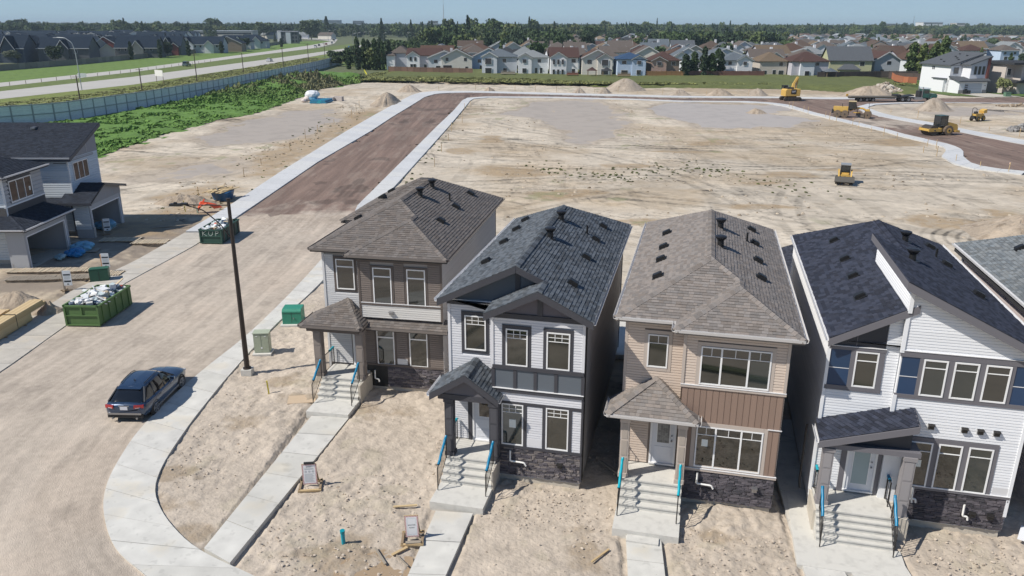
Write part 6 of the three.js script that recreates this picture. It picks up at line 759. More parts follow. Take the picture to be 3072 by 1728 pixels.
{ // plate trencher: small yellow tractor with roll bar and tipped hopper
  const t = thing('compact_tractor', 'small yellow tractor with roll bar and hopper beyond the roller', 'compact tractor', [84.2, .05, -145.6], .5);
  new G().poly([[-.9, .5], [1.3, .3], [1.4, .9], [.9, 1.25], [-.9, 1.35]], .95, mat4(0, 0, -.47)).build('body', yel, t); for (const [x, z] of [[-.7, -.6], [-.7, .6], [.9, -.6], [.9, .6]]) { const w = wheel(t, x, .42, z, .42, .28, yel, M.rubber); w.rotation.y = Math.PI / 2; } new G().tube([[-1.1, .9, -.4], [-1.15, 2.1, -.4], [-1.15, 2.35, -.25], [-1.15, 2.35, .25], [-1.15, 2.1, .4], [-1.1, .9, .4]], .05, 6).build('roll_bar', blk, t); new G().box(.5, .4, .5, -.7, 1.5, 0).build('seat', blk, t); new G().poly([[0, 0], [.9, .1], [.8, .75], [-.15, .5]], 1.0, mat4(1.0, 1.3, -.5)).build('hopper', yel, t); new G().bar([1.0, .9, 0], [1.4, 1.4, 0], .15).build('arm', blk, t); new G().box(.6, .5, .7, -1.2, .7, 0).build('rear_attachment', blk, t);
}
{ // lorry and low trailer
  const t = thing('lorry', 'dark green lorry with black bonnet hauling the flat trailer', 'lorry', [91.0, .08, -182.7], -.02); const gr = mt(.01, .09, .075, .3, .2, { clearcoat: 1 });
  for (const x of [-3.4, -2.05, 3.4]) for (const s of [-1, 1]) { const w = wheel(t, x, .52, s * .95, .52, .35, M.steel, M.rubber); w.rotation.y = Math.PI / 2; } new G().span(-4.3, 3.4, .75, 1.0, -.45, .45).build('chassis', blk, t); new G().span(1.0, 2.3, 1.0, 2.85, -1.1, 1.1).build('cab', gr, t); new G().span(1.1, 2.2, 1.9, 2.6, 1.1, 1.12).build('pane', glz, t); new G().span(2.3, 2.32, 1.9, 2.65, -1, 1).build('pane', glz, t); new G().poly([[2.3, .9], [4.2, .9], [4.25, 1.5], [3.9, 1.75], [2.3, 1.95]], 1.7, mat4(0, 0, -.85), .05).build('bonnet', gr, t); for (const s of [-1, 1]) new G().add(new THREE.TorusGeometry(.66, .12, 6, 14, Math.PI), mat4(3.4, .55, s * .95)).build('mudguard', gr, t); new G().span(-.8, 1.0, .55, 1.05, .5, 1.05).build('fuel_tank', M.steel, t); for (const s of [-1, 1]) new G().cyl(.09, .09, 2.4, .8, 2.1, s * 1.0).build('exhaust_stack', M.steel, t); new G().span(1.0, 2.2, 2.85, 2.98, -1, 1).build('roof_fairing', mt(.6, .6, .62, .4), t); new G().span(.2, .95, 1.0, 2.4, -.9, .9).build('headache_rack', blk, t); new G().box(.5, .35, .03, 4.27, 1.25, 0).build('grille', M.steel, t);
  const u = thing('flatbed_trailer', 'long black low trailer behind the green lorry', 'trailer', [81.6, .08, -183], -.01); new G().span(-5.6, 4.6, .95, 1.18, -1.3, 1.3).build('deck', mt(.13, .115, .095, .8), u); new G().span(-5.6, 4.6, .7, .95, -.5, .5).build('beam', blk, u); new G().flat([[4.6, 1.0, -1.2], [8.4, 1.55, -1.2], [8.4, 1.55, 1.2], [4.6, 1.0, 1.2]], [[4.6, .8, -1.2], [8.4, 1.3, -1.2], [8.4, 1.3, 1.2], [4.6, .8, 1.2]]).build('gooseneck', blk, u); new G().span(4.4, 5.6, 1.2, 1.6, -1.1, 1.1).build('winch_box', blk, u); for (const x of [-3.3, -1.9, -.5]) for (const s of [-1, 1]) { const w = wheel(u, x, .45, s * .95, .45, .35, M.steel, M.rubber); w.rotation.y = Math.PI / 2; } new G().box(.5, .5, .05, -5.65, 1.3, -1).build('flag', mt(.6, .35, .05, .7), u);
}
// heaps of earth
function heap(name, label, cat, x, z, rx, rz, h, m, sh = 1.15, rough = .25) {
  const n = 44, r = 16, pos = [], idx = []; for (let i = 0; i <= r; i++) for (let j = 0; j <= n; j++) { const q = i / r, a = j / n * Math.PI * 2, w = 1 + (fbm(Math.cos(a) * 1.5 + x, Math.sin(a) * 1.5 + z, 3) - .5) * .5; const px = Math.cos(a) * q * rx * w, pz = Math.sin(a) * q * rz * w; pos.push(px, h * Math.pow(.5 + .5 * Math.cos(Math.PI * q), sh * .75) + (fbm((px + x) * 1.6, (pz + z) * 1.6, 4) - .5) * rough * 2 * (1 - q) - .12 * q, pz); }
  for (let i = 0; i < r; i++) for (let j = 0; j < n; j++) { const a = i * (n + 1) + j, b = a + n + 1; idx.push(a, a + 1, b, a + 1, b + 1, b); }
  const g = new THREE.BufferGeometry(); g.setAttribute('position', new THREE.Float32BufferAttribute(pos, 3)); g.setIndex(idx); const o = mesh(planarUV(g), numbered(name), m); o.geometry.deleteAttribute('normal'); o.geometry.computeVertexNormals(); o.position.set(x, .05, z); return tag(o, label, cat, null);
}
const earth = mt(.46, .39, .29, .97, 0, { map: rep(yardT, .15), bumpMap: rep(lumpT, .4), bumpScale: .08 }), earth2 = mt(.66, .57, .43, .97, 0, { map: rep(yardT, .15), bumpMap: rep(lumpT, .4), bumpScale: .08 });
[earth.color, earth2.color].forEach((c, i) => c.setRGB(...[[.66, .65, .63], [.70, .67, .62]][i]));
heap('dirt_mound', 'tall grey dirt mound before the orange-brown fence', 'dirt mound', 30, -215, 6.2, 5, 2.9, earth); heap('dirt_mound', 'dirt mound left of the gravel road bend', 'dirt mound', -26.5, -207, 3.6, 4, 1.7, earth2); heap('dirt_mound', 'long dirt mound against the left gravel sidewalk', 'dirt mound', -27.4, -176, 3.4, 9, 2.2, earth2); heap('dirt_mound', 'small dirt mound beyond the road bend', 'dirt mound', -6, -209, 1.8, 2, 1.0, earth2); heap('dirt_mound', 'low dirt mound beside the far road, left one', 'dirt mound', 16.8, -204, 2, 2, 1.3, earth); heap('dirt_mound', 'low dirt mound beside the far road, right one', 'dirt mound', 23, -203.7, 2.3, 2, 1.4, earth); heap('dirt_mound', 'low wide dirt mound beyond the far sidewalk', 'dirt mound', 41, -199, 3.4, 2.5, 1.3, earth); heap('dirt_mound', 'broad reddish dirt mound left of the excavator', 'dirt mound', 50.5, -198, 4.6, 3, 1.5, earth2); heap('dirt_mound', 'grey dirt mound just left of the excavator', 'dirt mound', 60, -198.5, 3.2, 3, 1.6, earth); heap('dirt_mound', 'wide dirt mound behind the flat trailer', 'dirt mound', 87, -198, 8, 6, 2.3, earth2); heap('dirt_mound', 'dirt mound in front of the green lorry', 'dirt mound', 86.2, -165, 4.2, 3.6, 2.4, earth); heap('dirt_mound', 'little muddy heap between the puddles', 'dirt mound', 48, -158.4, 2.2, 1.8, .8, earth2); heap('dirt_mound', 'spread of gravelly dirt at the right edge behind the white house', 'dirt mound', 42.2, -63, 4.6, 5.2, 1.5, earth2, .9, .35); heap('dirt_mound', 'rough dirt hump near the orange pipes', 'dirt mound', -31.5, -74.5, 3.4, 1.6, .9, earth2, .9, .4); heap('dirt_mound', 'clumped dirt between the lumber and the shaded drive', 'dirt mound', -30.4, -45.6, 2.2, 1.1, .75, earth2, .9, .5); heap('dirt_mound', 'clods of dirt at the end of the lumber stack', 'dirt mound', -27.7, -44.4, 1.1, 1.2, .4, earth2, .9, .5);
const rockG = [0, 1, 2, 3].map(k => { const g = new THREE.IcosahedronGeometry(1, 1), p = g.attributes.position; for (let i = 0; i < p.count; i++) { const h = .7 + .55 * hash2(Math.round(p.getX(i) * 9) + k * 31, Math.round(p.getY(i) * 9) * 5 + Math.round(p.getZ(i) * 9) * 11); p.setXYZ(i, p.getX(i) * h, p.getY(i) * h * .75, p.getZ(i) * h); } g.computeVertexNormals(); return planarUV(clean(g)); });
function rubble(name, label, x, z, rx, rz, h, n, mats, s0, s1) { const t = thing(name, label, 'rubble pile', [x, .05, z]); for (let i = 0; i < n; i++) { const a = R(0, 6.283), q = Math.sqrt(rnd()), o = mesh(pick(rockG), 'stone', pick(mats), t), s = R(s0, s1); o.position.set(Math.cos(a) * q * rx, h * (1 - q) * .9 + s * .2, Math.sin(a) * q * rz); o.scale.set(s * R(.8, 1.4), s, s); o.rotation.set(R(0, 6), R(0, 6), 0); } }
rubble('rubble_pile', 'pale broken concrete rubble on the bank left of the orange fence', 95.5, -209, 5, 3, 2.4, 150, [mt(.5, .45, .39, .9), mt(.42, .36, .3, .9), mt(.34, .28, .22, .9)], .25, .65); rubble('rubble_pile', 'dark grey rubble pile at the right edge of the site', 84.5, -131, 3.2, 2.4, 1.4, 130, [mt(.22, .21, .205, .9), mt(.3, .29, .28, .9), mt(.15, .145, .14, .9)], .15, .42); rubble('rubble_pile', 'rough dirt clods along the far street edge on the right', 108, -172.5, 6, 1, .5, 60, [mt(.28, .22, .16, .95)], .15, .35);
{ // white sacks and blue pipes
  const t = thing('pipe_bundle', 'bundle of blue pipes lying beside the green bank', 'pipe bundle', [-41.6, .05, -176.6], -.15); for (let r = 0; r < 2; r++) for (let i = 0; i < 9 - r; i++) new G().cyl(.2, .2, 4.6, -1.8 + i * .42 + r * .2, .22 + r * .34, 0, Math.PI / 2 + .02, 0, 0, 10).build('pipe', i > 3 && i < 6 ? mt(.03, .32, .42, .4) : M.pipeBlue, t);
  const s = thing('wrapped_bundle', 'big white wrapped pile beside the blue pipes', 'wrapped pile', [-44.2, .05, -178.2]); for (const [x, y, z, r, m] of [[0, 1.5, 0, 1.25, 0], [.7, 1.7, -.3, .9, 0], [-.9, .7, .8, .7, 1], [-1.4, .4, 1.6, .5, 1], [.3, .7, .4, .9, 2]]) { const g = new THREE.IcosahedronGeometry(r, 3), p = g.attributes.position; for (let j = 0; j < p.count; j++) { const h = .8 + .4 * fbm(p.getX(j) * 2 + x * 5, p.getY(j) * 2 + p.getZ(j) * 1.4, 3); p.setXYZ(j, p.getX(j) * h * 1.15, p.getY(j) * h * .8, p.getZ(j) * h); } g.computeVertexNormals(); new G().add(g, mat4(x, y, z)).build('wrap', [mt(.66, .68, .7, .6), mt(.6, .52, .48, .7), mt(.1, .27, .4, .5)][m], s); }
  const c = thing('concrete_block', 'grey concrete blocks right of the blue pipes', 'concrete block', [-38.8, .05, -180.8], -.5); new G().box(2.2, 1.0, .7, 0, .5, 0).box(1.6, .8, .6, -1.6, .4, .8).build('block', mt(.4, .36, .34, .9), c);
  // sand-brown strip of disturbed ground keeps its stakes
}
{ // survey stakes along the roads
  const s0 = thing('survey_stake', 'thin survey stake at the outside of the gravel road bend', 'survey stake', [-19, 0, -209], 0, 'survey stakes along the new roads'); new G().box(.06, 1.3, .06, 0, .6, 0, 0, 0, .04).build('stake', M.lumber2, s0); new G().box(.1, .12, .02, .05, 1.15, 0).build('ribbon', mt(.75, .5, .42, .7), s0);
  const put = (x, z, i, w) => { const o = copy(s0, `${nth(i + 1)} thin survey stake ${w}`, [x + R(-.6, .6), 0, z + R(-1.5, 1.5)], R(0, 3)); o.scale.y = R(.6, 1.25); };
  for (let i = 0; i < 14; i++) put(-10 + i * 5.2, -211 + i * .95, i, 'from the left beyond the far sidewalk'); for (let i = 0; i < 9; i++) put(-9.4, -85 - i * 11, i, 'outward along the right gravel sidewalk'); for (let i = 0; i < 10; i++) put(-29.5 + R(-2, 0), -78 - i * 10, i, 'outward along the left gravel sidewalk'); for (let i = 0; i < 14; i++) put(57.5 + i * .12, -170 + i * 4.6, i, 'coming nearer on the inside of the roller road'); for (let i = 0; i < 9; i++) put(75 + i * .7, -158 + i * 6.6, i, 'coming nearer beyond the roller road'); for (let i = 0; i < 6; i++) put(55.6 + i * .6, -108 + i * 4, i, 'round the sidewalk bulge');
}
// ---------- grass, walls, highway ----------
const grassT = tex(512, 512, (u, v) => { const a = fbm(u * 8, v * 8, 6, 8), f = fbm(u * 64, v * 64, 3, 64); const k = .6 + a * .5 + (f - .5) * .7; return [k * .9, k, k * .75]; });
const gM = (r, g, b, s = .12) => mt(r, g, b, .95, 0, { map: rep(grassT, s), bumpMap: rep(lumpT, .3), bumpScale: .12 });
const gh = (a, s) => (x, z, d) => .02 + sstep(0, 2.5, d) * a * (.4 + fbm(x * s, z * s, 4));
const EDGE = [[-53.4, -98], [-53.6, -104], [-54.4, -123], [-52.4, -145], [-49.2, -153], [-49.8, -184], [-50.6, -213], [-44, -238]];
lumpy('grass', 'bright green grass between the sound wall and the dirt', 'grass', [[-110, -98], ...EDGE, [-44, -262], [-72, -262], [-72, -200], [-74.5, -165], [-77.5, -141], [-90, -128], [-110, -112]], 1.2, (x, z, d) => gh(.4, .3)(x, z, d) + 1.6 * sstep(-170, -215, z) * sstep(0, 9, d) * (.4 + fbm(x * .1, z * .1, 2)), gM(.125, .225, .045), 'structure', 3);
lumpy('grass', 'olive green bank below the back fences', 'grass', [[-47, -236], [-44, -240.5], [-23, -244.5], [1, -238], [23, -224], [46, -222], [76, -218], [92, -205], [104, -203.5], [108.5, -208], [109.5, -217], [114, -236], [119, -256], [150, -268], [150, -300], [-47, -300]], 1.5, (x, z, d) => .03 + sstep(0, 10, d) * .9 + gh(.35, .3)(x, z, d), gM(.13, .135, .045), 'structure', 3);
sheet('grass', 'olive green verge along the near carriageway', 'grass', [[-78, -100], [-72, -150], [-70, -200], [-72, -360], [-98, -700], [-106, -700], [-103, -340], [-106.5, -228], [-116, -183], [-132, -130], [-140, -100]], .015, gM(.20, .215, .06)); sheet('grass', 'olive green strip between the two carriageways', 'grass', [[-140, -130], [-122, -204], [-117.5, -290], [-116, -400], [-116, -700], [-137, -700], [-137, -458], [-133.5, -287], [-138, -219], [-156, -130]], .012, gM(.15, .175, .055)); sheet('grass', 'green bank between the far carriageway and the brown fence', 'grass', [[-170, -130], [-147, -234], [-143, -308], [-150, -501], [-160, -658], [-176, -800], [-204, -800], [-188, -640], [-182, -465], [-180, -340], [-184, -290], [-200, -130]], .018, gM(.145, .21, .045));
const hw = mt(.44, .42, .385, .9, 0, { map: rep(streakC, .02, .05) }); sheet('highway', 'near carriageway of the pale highway', 'highway', [[-140, -100], [-132, -130], [-116, -183], [-106.5, -228], [-103, -340], [-106, -510], [-120, -760], [-128, -760], [-115.8, -558], [-117.8, -391], [-122, -262], [-129, -204], [-146, -130], [-152, -100]], .03, hw); sheet('highway', 'far carriageway of the pale highway curving to the left', 'highway', [[-160, -100], [-138, -219], [-133.5, -287], [-137.9, -458], [-138.5, -587], [-152, -703], [-190, -900], [-260, -1000], [-275, -985], [-200, -860], [-177, -809], [-160, -658], [-150.7, -501], [-143, -308], [-147.3, -234], [-172, -100]], .03, hw);
function wallLine(pts, step, fn) { let L = 0; const seg = []; for (let i = 1; i < pts.length; i++) { const l = Math.hypot(pts[i][0] - pts[i - 1][0], pts[i][1] - pts[i - 1][1]); seg.push([L, l, pts[i - 1], pts[i]]); L += l; } const n = Math.round(L / step), P = s => { const q = seg.find(e => s <= e[0] + e[1] + 1e-6) || seg[seg.length - 1], t = (s - q[0]) / q[1]; return [q[2][0] + (q[3][0] - q[2][0]) * t, q[2][1] + (q[3][1] - q[2][1]) * t]; }; for (let i = 0; i < n; i++) { const a = P(L * i / n), b = P(L * (i + 1) / n); fn(a, b, Math.hypot(a[0] - b[0], a[1] - b[1]), Math.atan2(-(b[1] - a[1]), b[0] - a[0]), i, n); } }
{ // sound wall
  const t = thing('sound_wall', 'long blue-grey panelled sound wall beside the highway verge', 'sound wall'), pm = [mt(.68, .74, .78, .7, 0, { map: rep(streakC, .4, .2) }), mt(.63, .69, .74, .7, 0, { map: rep(streakC, .4, .2) }), mt(.71, .76, .79, .7, 0, { map: rep(streakC, .4, .2) })], post = mt(.26, .3, .33, .6);
  wallLine([[-106, -115], [-92, -126], [-79, -140.5], [-75, -165], [-73, -200], [-72, -250], [-72, -300], [-74, -350]], 3.3, (a, b, l, an) => {
    const cx = (a[0] + b[0]) / 2, cz = (a[1] + b[1]) / 2; const put = (g, n, m, y) => { const o = g.build(n, m, t); o.position.set(cx, y, cz); o.rotation.y = an; };
    put(new G().box(l - .2, 1.5, .12), 'panel', pick(pm), .75); put(new G().box(l - .2, 1.5, .12), 'panel', pick(pm), 2.38); put(new G().box(l, .16, .2), 'rail', post, 1.56); put(new G().box(l + .02, .14, .24), 'cap_rail', post, 3.2);
    const p = new G().box(.24, 3.35, .26, 0, 1.65, 0).build('post', post, t); p.position.set(a[0], 0, a[1]); p.rotation.y = an;
  });
}
function fence(label, pts, h, ms, step = 2.4, y0 = 0) { const t = thing('fence', label, 'fence', [0, y0, 0]); wallLine(pts, step, (a, b, l, an) => { const o = new G().box(l - .06, h, .05, 0, h / 2, 0).box(l, .1, .09, 0, h * .85, 0).box(l, .1, .09, 0, h * .2, 0).build('panel', pick(ms), t); o.position.set((a[0] + b[0]) / 2, 0, (a[1] + b[1]) / 2); o.rotation.y = an; const p = new G().box(.13, h + .15, .13, 0, h / 2 + .07, 0).build('post', ms[0], t); p.position.set(a[0], 0, a[1]); }); return t; }
const br = (r, g, b) => [mt(r, g, b, .85, 0, { map: rep(woodC, 1, .3) }), mt(r * .85, g * .85, b * .85, .85), mt(r * 1.12, g * 1.1, b * 1.08, .85)];
fence('dark grey-brown fence along the far side of the highway', [[-184, -285], [-179, -340], [-181, -465], [-187, -640], [-204, -800]], 2.2, br(.24, .215, .195), 3.5); fence('dark brown back fence behind the cream and the brick-roofed house', [[-42, -277], [-31, -273], [-13, -266.5]], 1.9, br(.15, .09, .065), 2.4, .8); fence('orange-brown back fence in front of the tan house', [[42, -255.6], [54, -256.2]], 1.9, br(.34, .19, .085), 1.6, .7); fence('reddish brown back fence before the white gabled houses', [[54.5, -257.5], [79.5, -258]], 1.9, br(.2, .10, .075), 2.4, .7); fence('dark weathered fence from the red-roofed house to the side fence', [[94, -252], [100, -253], [116, -258], [128, -258]], 2.0, br(.11, .085, .075), 2.4, .7); fence('bright orange-brown side fence left of the white garage house', [[117.5, -253], [113.8, -243], [111.8, -233], [114.8, -231.5]], 1.8, br(.42, .155, .075), 2.2, .7); fence('dark fence joining the white garage house to the back lots', [[117, -254], [128, -240]], 1.9, br(.09, .065, .055), 2.4, .7);
// poles and lamps on the verge
const pole0 = thing('utility_pole', 'wooden utility pole on the verge nearest the camera', 'utility pole', [-95.4, 0, -178.3], 0, 'wooden poles along the highway verge'); new G().cyl(.11, .16, 5.6, 0, 2.8, 0, 0, 0, 0, 8).build('pole', mt(.09, .065, .05, .9), pole0); new G().box(1.8, .1, .1, 0, 5.2, 0).build('cross_arm', mt(.12, .09, .07, .9), pole0);
[[-94.7, -207.4, 'second wooden pole from the left along the verge'], [-94.3, -243.4, 'tall wooden pole beside the white road sign'], [-94.4, -286.7, 'wooden pole with arm, fourth along the verge'], [-92.5, -330.6, 'fifth wooden pole along the verge'], [-92.5, -372, 'sixth wooden pole along the verge'], [-95, -416, 'farthest wooden pole along the verge']].forEach(([x, z, l], i) => { copy(pole0, l, [x, 0, z]).scale.y = [1.0, 1.45, 1.2, 1.3, 1.4, 1.3][i]; });
{ const t = thing('highway_lamp', 'tall grey curved highway lamp on the left verge', 'street lamp', [-110.9, 0, -209]); new G().tube([[0, 0, 0], [-.1, 9, 0], [-.6, 11.6, 0], [-2.2, 12.8, 0], [-4.2, 12.9, 0]], .11, 8, 30).build('pole', mt(.42, .44, .45, .4, .4), t); new G().box(1.0, .14, .35, -4.6, 12.88, 0).build('lamp_head', mt(.4, .41, .42, .5), t); new G().box(2.2, 1.0, .06, .6, 3.7, 0).build('sign_board', mt(.6, .64, .62, .6), t);
  const s = thing('road_sign', 'white rectangular road sign on two posts', 'road sign', [-102.3, 0, -236.4], -.7); new G().rod([-2, 0, 0], [-2, 3.1, 0], .09).rod([2, 0, 0], [2, 3.1, 0], .09).build('post', M.oldWood, s); new G().box(4.6, 1.7, .08, 0, 2.7, .1).build('sign_board', mt(.68, .67, .64, .6), s);
  const d0 = thing('guide_post', 'small guide post nearest the left edge along the far carriageway', 'guide post', [-136, 0, -215], 0, 'guide posts of the far carriageway'); new G().box(.12, 1.1, .12, 0, .55, 0).build('post', M.greyWood, d0); for (let i = 1; i < 22; i++) { const z = -215 - i * 7; copy(d0, `${nth(i + 1)} guide post from the left along the far carriageway edge`, [-137.4 + 4.2 * sstep(-215, -287, z), 0, z]); }
}
function smallCar(label, x, z, turn, m, L = 4.6, H = 1.6) { const t = thing('passing_car', label, 'car', [x, .04, z], turn); new G().poly([[-L / 2, .35], [L / 2, .35], [L / 2, .8], [L / 2 - .9, .95], [-L / 2 + .1, 1.0], [-L / 2, .8]], 1.7, mat4(-.85, 0, 0, 0, Math.PI / 2, 0).multiply(mat4(0, 0, 0)), .04).build('body', m, t); new G().poly([[-L / 2 + .15, .95], [L / 2 - 1.1, .92], [L / 2 - 1.7, H - .08], [-L / 2 + .5, H - .08]], 1.5, mat4(-.75, 0, 0, 0, Math.PI / 2, 0)).build('window_glass', glz, t); new G().poly([[-L / 2 + .45, H - .08], [L / 2 - 1.75, H - .08], [L / 2 - 1.9, H], [-L / 2 + .6, H]], 1.5, mat4(-.75, 0, 0, 0, Math.PI / 2, 0)).build('roof', m, t); for (const s of [-1, 1]) for (const q of [-1, 1]) new G().cyl(.33, .33, .22, s * .78, .33, q * L * .31, 0, 0, Math.PI / 2, 14).build('wheel', M.rubber, t); }
smallCar('grey-green estate car on the far carriageway', -130.6, -328.3, .05, mt(.13, .17, .18, .3, .3), 5.2, 1.95); smallCar('white car on the near carriageway', -109.8, -370.7, .03, mt(.62, .62, .62, .3), 4.5, 1.5); smallCar('white car far along the bend of the highway', -141, -590, .1, mt(.6, .6, .6, .3), 4.8, 1.8); smallCar('dark car far along the bend of the highway', -146.5, -625, .2, mt(.05, .06, .07, .3)); smallCar('pale van leading at the far bend', -151, -690, .25, mt(.55, .54, .52, .4), 5.4, 2.2); smallCar('red-brown car at the far bend of the highway', -149, -660, .25, mt(.3, .09, .06, .4)); smallCar('white lorry-like van at the top of the bend', -171, -790, .4, mt(.6, .6, .58, .4), 6, 2.6); smallCar('pale car where the highway leaves the bend', -178, -820, .5, mt(.5, .5, .5, .4));
// ---------- houses beyond the site ----------
const paneG = new G().box(1, 1, .05).geo(), frameG = new G().box(1.16, 1.12, .04).geo();
// w across, d deep, e eave height, r ridge height; type: hip | front (gable to the camera) | side (ridge across)
const hCache = new Map();
function roofGeo(type, w, d, e, r, o = .45) { const k = [type, w, d, e, r].join(); if (hCache.has(k)) return hCache.get(k); const x = w / 2 + o, z = d / 2 + o, g = new G(), T = .18; const P = (q) => g.flat(q, q.map(p => [p[0], p[1] - T, p[2]]));
  if (type === 'front') { P([[-x, e, z], [-x, e, -z], [0, r, -z], [0, r, z]].reverse()); P([[x, e, -z], [x, e, z], [0, r, z], [0, r, -z]].reverse()); }
  else if (type === 'side') { P([[-x, e, z], [x, e, z], [x, r, 0], [-x, r, 0]]); P([[x, e, -z], [-x, e, -z], [-x, r, 0], [x, r, 0]]); }
  else { const q = Math.min(x, z) * .98, rx = x - q, rz = z - q; P([[-x, e, z], [x, e, z], [rx, r, rz], [-rx, r, rz]]); P([[x, e, -z], [-x, e, -z], [-rx, r, -rz], [rx, r, -rz]]); P([[x, e, z], [x, e, -z], [rx, r, -rz], [rx, r, rz]]); P([[-x, e, -z], [-x, e, z], [-rx, r, rz], [-rx, r, -rz]]); }
  const G0 = g.geo(); hCache.set(k, G0); return G0; }
function wallGeo(type, w, d, e, r, y0 = -.4) { const k = ['w', type, w, d, e, r].join(); if (hCache.has(k)) return hCache.get(k); const g = new G(); g.span(-w / 2, w / 2, y0, e, -d / 2, d / 2); if (type === 'front') g.poly([[-w / 2, e], [w / 2, e], [0, r - .15]], d, mat4(0, 0, -d / 2)); if (type === 'side') g.poly([[-d / 2, e], [d / 2, e], [0, r - .15]], w, mat4(-w / 2, 0, 0, 0, Math.PI / 2, 0)); const q = g.geo(); hCache.set(k, q); return q; }
const wallC = { white: [.62, .62, .63], cream: [.56, .53, .48], grey: [.36, .38, .42], pale: [.52, .54, .57], blue: [.38, .46, .58], tan: [.42, .38, .33], brown: [.27, .20, .155], olive: [.36, .36, .27], lilac: [.40, .39, .43], red: [.20, .05, .045], dark: [.11, .115, .125], navy: [.07, .09, .125], stone: [.33, .28, .23] };
const roofC = { brown: [.125, .092, .075], redbrown: [.105, .062, .054], grey: [.125, .135, .15], bluegrey: [.15, .175, .2], palegrey: [.27, .29, .30], blue: [.05, .095, .18], tan: [.20, .15, .105], dark: [.06, .063, .07], navy: [.021, .034, .056], taupe: [.155, .13, .115], rust: [.125, .078, .06] };
const wallMat = {}, roofMat = {}; for (const k in wallC) wallMat[k] = mt(...wallC[k].map(c => Math.min(.8, c * (c > .3 ? 1.27 : 1.05))), .75, 0, { map: rep(streakC, .25, .25) }); for (const k in roofC) roofMat[k] = mt(...roofC[k].map(c => c * .78), .95, 0, { specularIntensity: .25, map: rep(grainC, .5), bumpMap: rep(grainT, .6), bumpScale: .03 });
const fasciaW = mt(.6, .6, .6, .6);
function farHouse(label, x, z, turn, w, d, e, r, type, wc, rc, o = {}) {
  const t = thing(o.name || 'house', label, 'house', [x, o.y || 0, z], turn, o.group);
  mesh(wallGeo(type, w, d, e, r), 'wall', wallMat[wc], t); const rf = mesh(roofGeo(type, w, d, e, r), 'roof', roofMat[rc], t);
  if (o.wing) { const [wx, ww, wd, we, wr, wt] = o.wing; const a = mesh(wallGeo(wt || 'front', ww, wd, we, wr), 'wall', wallMat[o.wingWall || wc], t); a.position.set(wx, 0, d / 2 + wd / 2 - .6); const b = mesh(roofGeo(wt || 'front', ww, wd + 1.6, we, wr), 'roof', roofMat[rc], t); b.position.set(wx, .02, d / 2 + wd / 2 - 1.4); }
  if (type === 'front') { const q = (x0, y0, x1, y1, z) => [[[x0, y0, z], [x1, y1, z], [x1, y1 - .34, z], [x0, y0 - .34, z]], [[x0, y0, z - .06], [x1, y1, z - .06], [x1, y1 - .34, z - .06], [x0, y0 - .34, z - .06]]]; new G().flat(...q(-w / 2 - .45, e, 0, r, d / 2 + .5)).flat(...q(0, r, w / 2 + .45, e, d / 2 + .5)).build('fascia', fasciaW, t); }
  if (o.wing && (o.wing[5] || 'front') === 'front') { const [wx, ww, wd, we, wr] = o.wing, z = d / 2 + wd - .15, q = (x0, y0, x1, y1) => [[[x0, y0, z], [x1, y1, z], [x1, y1 - .32, z], [x0, y0 - .32, z]], [[x0, y0, z - .06], [x1, y1, z - .06], [x1, y1 - .32, z - .06], [x0, y0 - .32, z - .06]]]; new G().flat(...q(wx - ww / 2 - .45, we, wx, wr)).flat(...q(wx, wr, wx + ww / 2 + .45, we)).build('fascia', fasciaW, t); }
  if (o.fascia && type !== 'front') new G().span(-w / 2 - .5, w / 2 + .5, e - .3, e - .04, d / 2 + .44, d / 2 + .5).build('fascia', fasciaW, t);
  for (const [px, py, pw, ph, pz = d / 2, sideF] of o.win || []) { const q = new THREE.Group(); q.name = 'window'; t.add(q); if (sideF) { q.position.set(sideF * w / 2, py, px); q.rotation.y = sideF * Math.PI / 2; } else q.position.set(px, py, pz); const f = mesh(frameG, 'frame', M.white, q); f.scale.set(pw, ph, 1); const p = mesh(paneG, 'pane', M.glassFar, q); p.scale.set(pw, ph, 1); p.position.z = .03; }
  for (const [gx, gw, ge, gr, gc] of o.gables || []) { const z = d / 2; const a = mesh(wallGeo('front', gw, 2, ge, gr), 'gable_wall', wallMat[gc || wc], t); a.position.set(gx, 0, z); const b = mesh(roofGeo('front', gw, 8, ge, gr), 'gable_roof', roofMat[rc], t); b.position.set(gx, .03, z - 2.6); const zz = z + 1.92, q = (x0, y0, x1, y1) => [[[x0, y0, zz], [x1, y1, zz], [x1, y1 - .36, zz], [x0, y0 - .36, zz]], [[x0, y0, zz - .08], [x1, y1, zz - .08], [x1, y1 - .36, zz - .08], [x0, y0 - .36, zz - .08]]]; new G().flat(...q(gx - gw / 2 - .45, ge + .03, gx, gr + .03)).flat(...q(gx, gr + .03, gx + gw / 2 + .45, ge + .03)).build('fascia', fasciaW, t); }
  if (o.chim) { const c = new G().box(.9, 1.6, .9).build('chimney', wallMat[o.chim], rf); c.position.set(w * .2, r - .2, -d * .1); }
  return t;
}
const F = (l, x0, x1, z, e, r, type, wc, rc, o = {}) => farHouse(l, (x0 + x1) / 2 + (o.dx || 0), z - 5.5, o.turn || 0, x1 - x0, 11, e, r, type, wc, rc, o);
const wu = (y, ...xs) => xs.map(x => [x, y, 1.1, 1.4]);
F('grey-blue house with bay at the left end of the back row', -45.2, -38.5, -305, 6.2, 8.6, 'hip', 'grey', 'taupe', { win: [...wu(4.6, -2.4), [-2.6, 2, 1.4, 1.6]], wing: [-3.2, 3, 2.6, 5.4, 6.6, 'hip'], wingWall: 'white' });
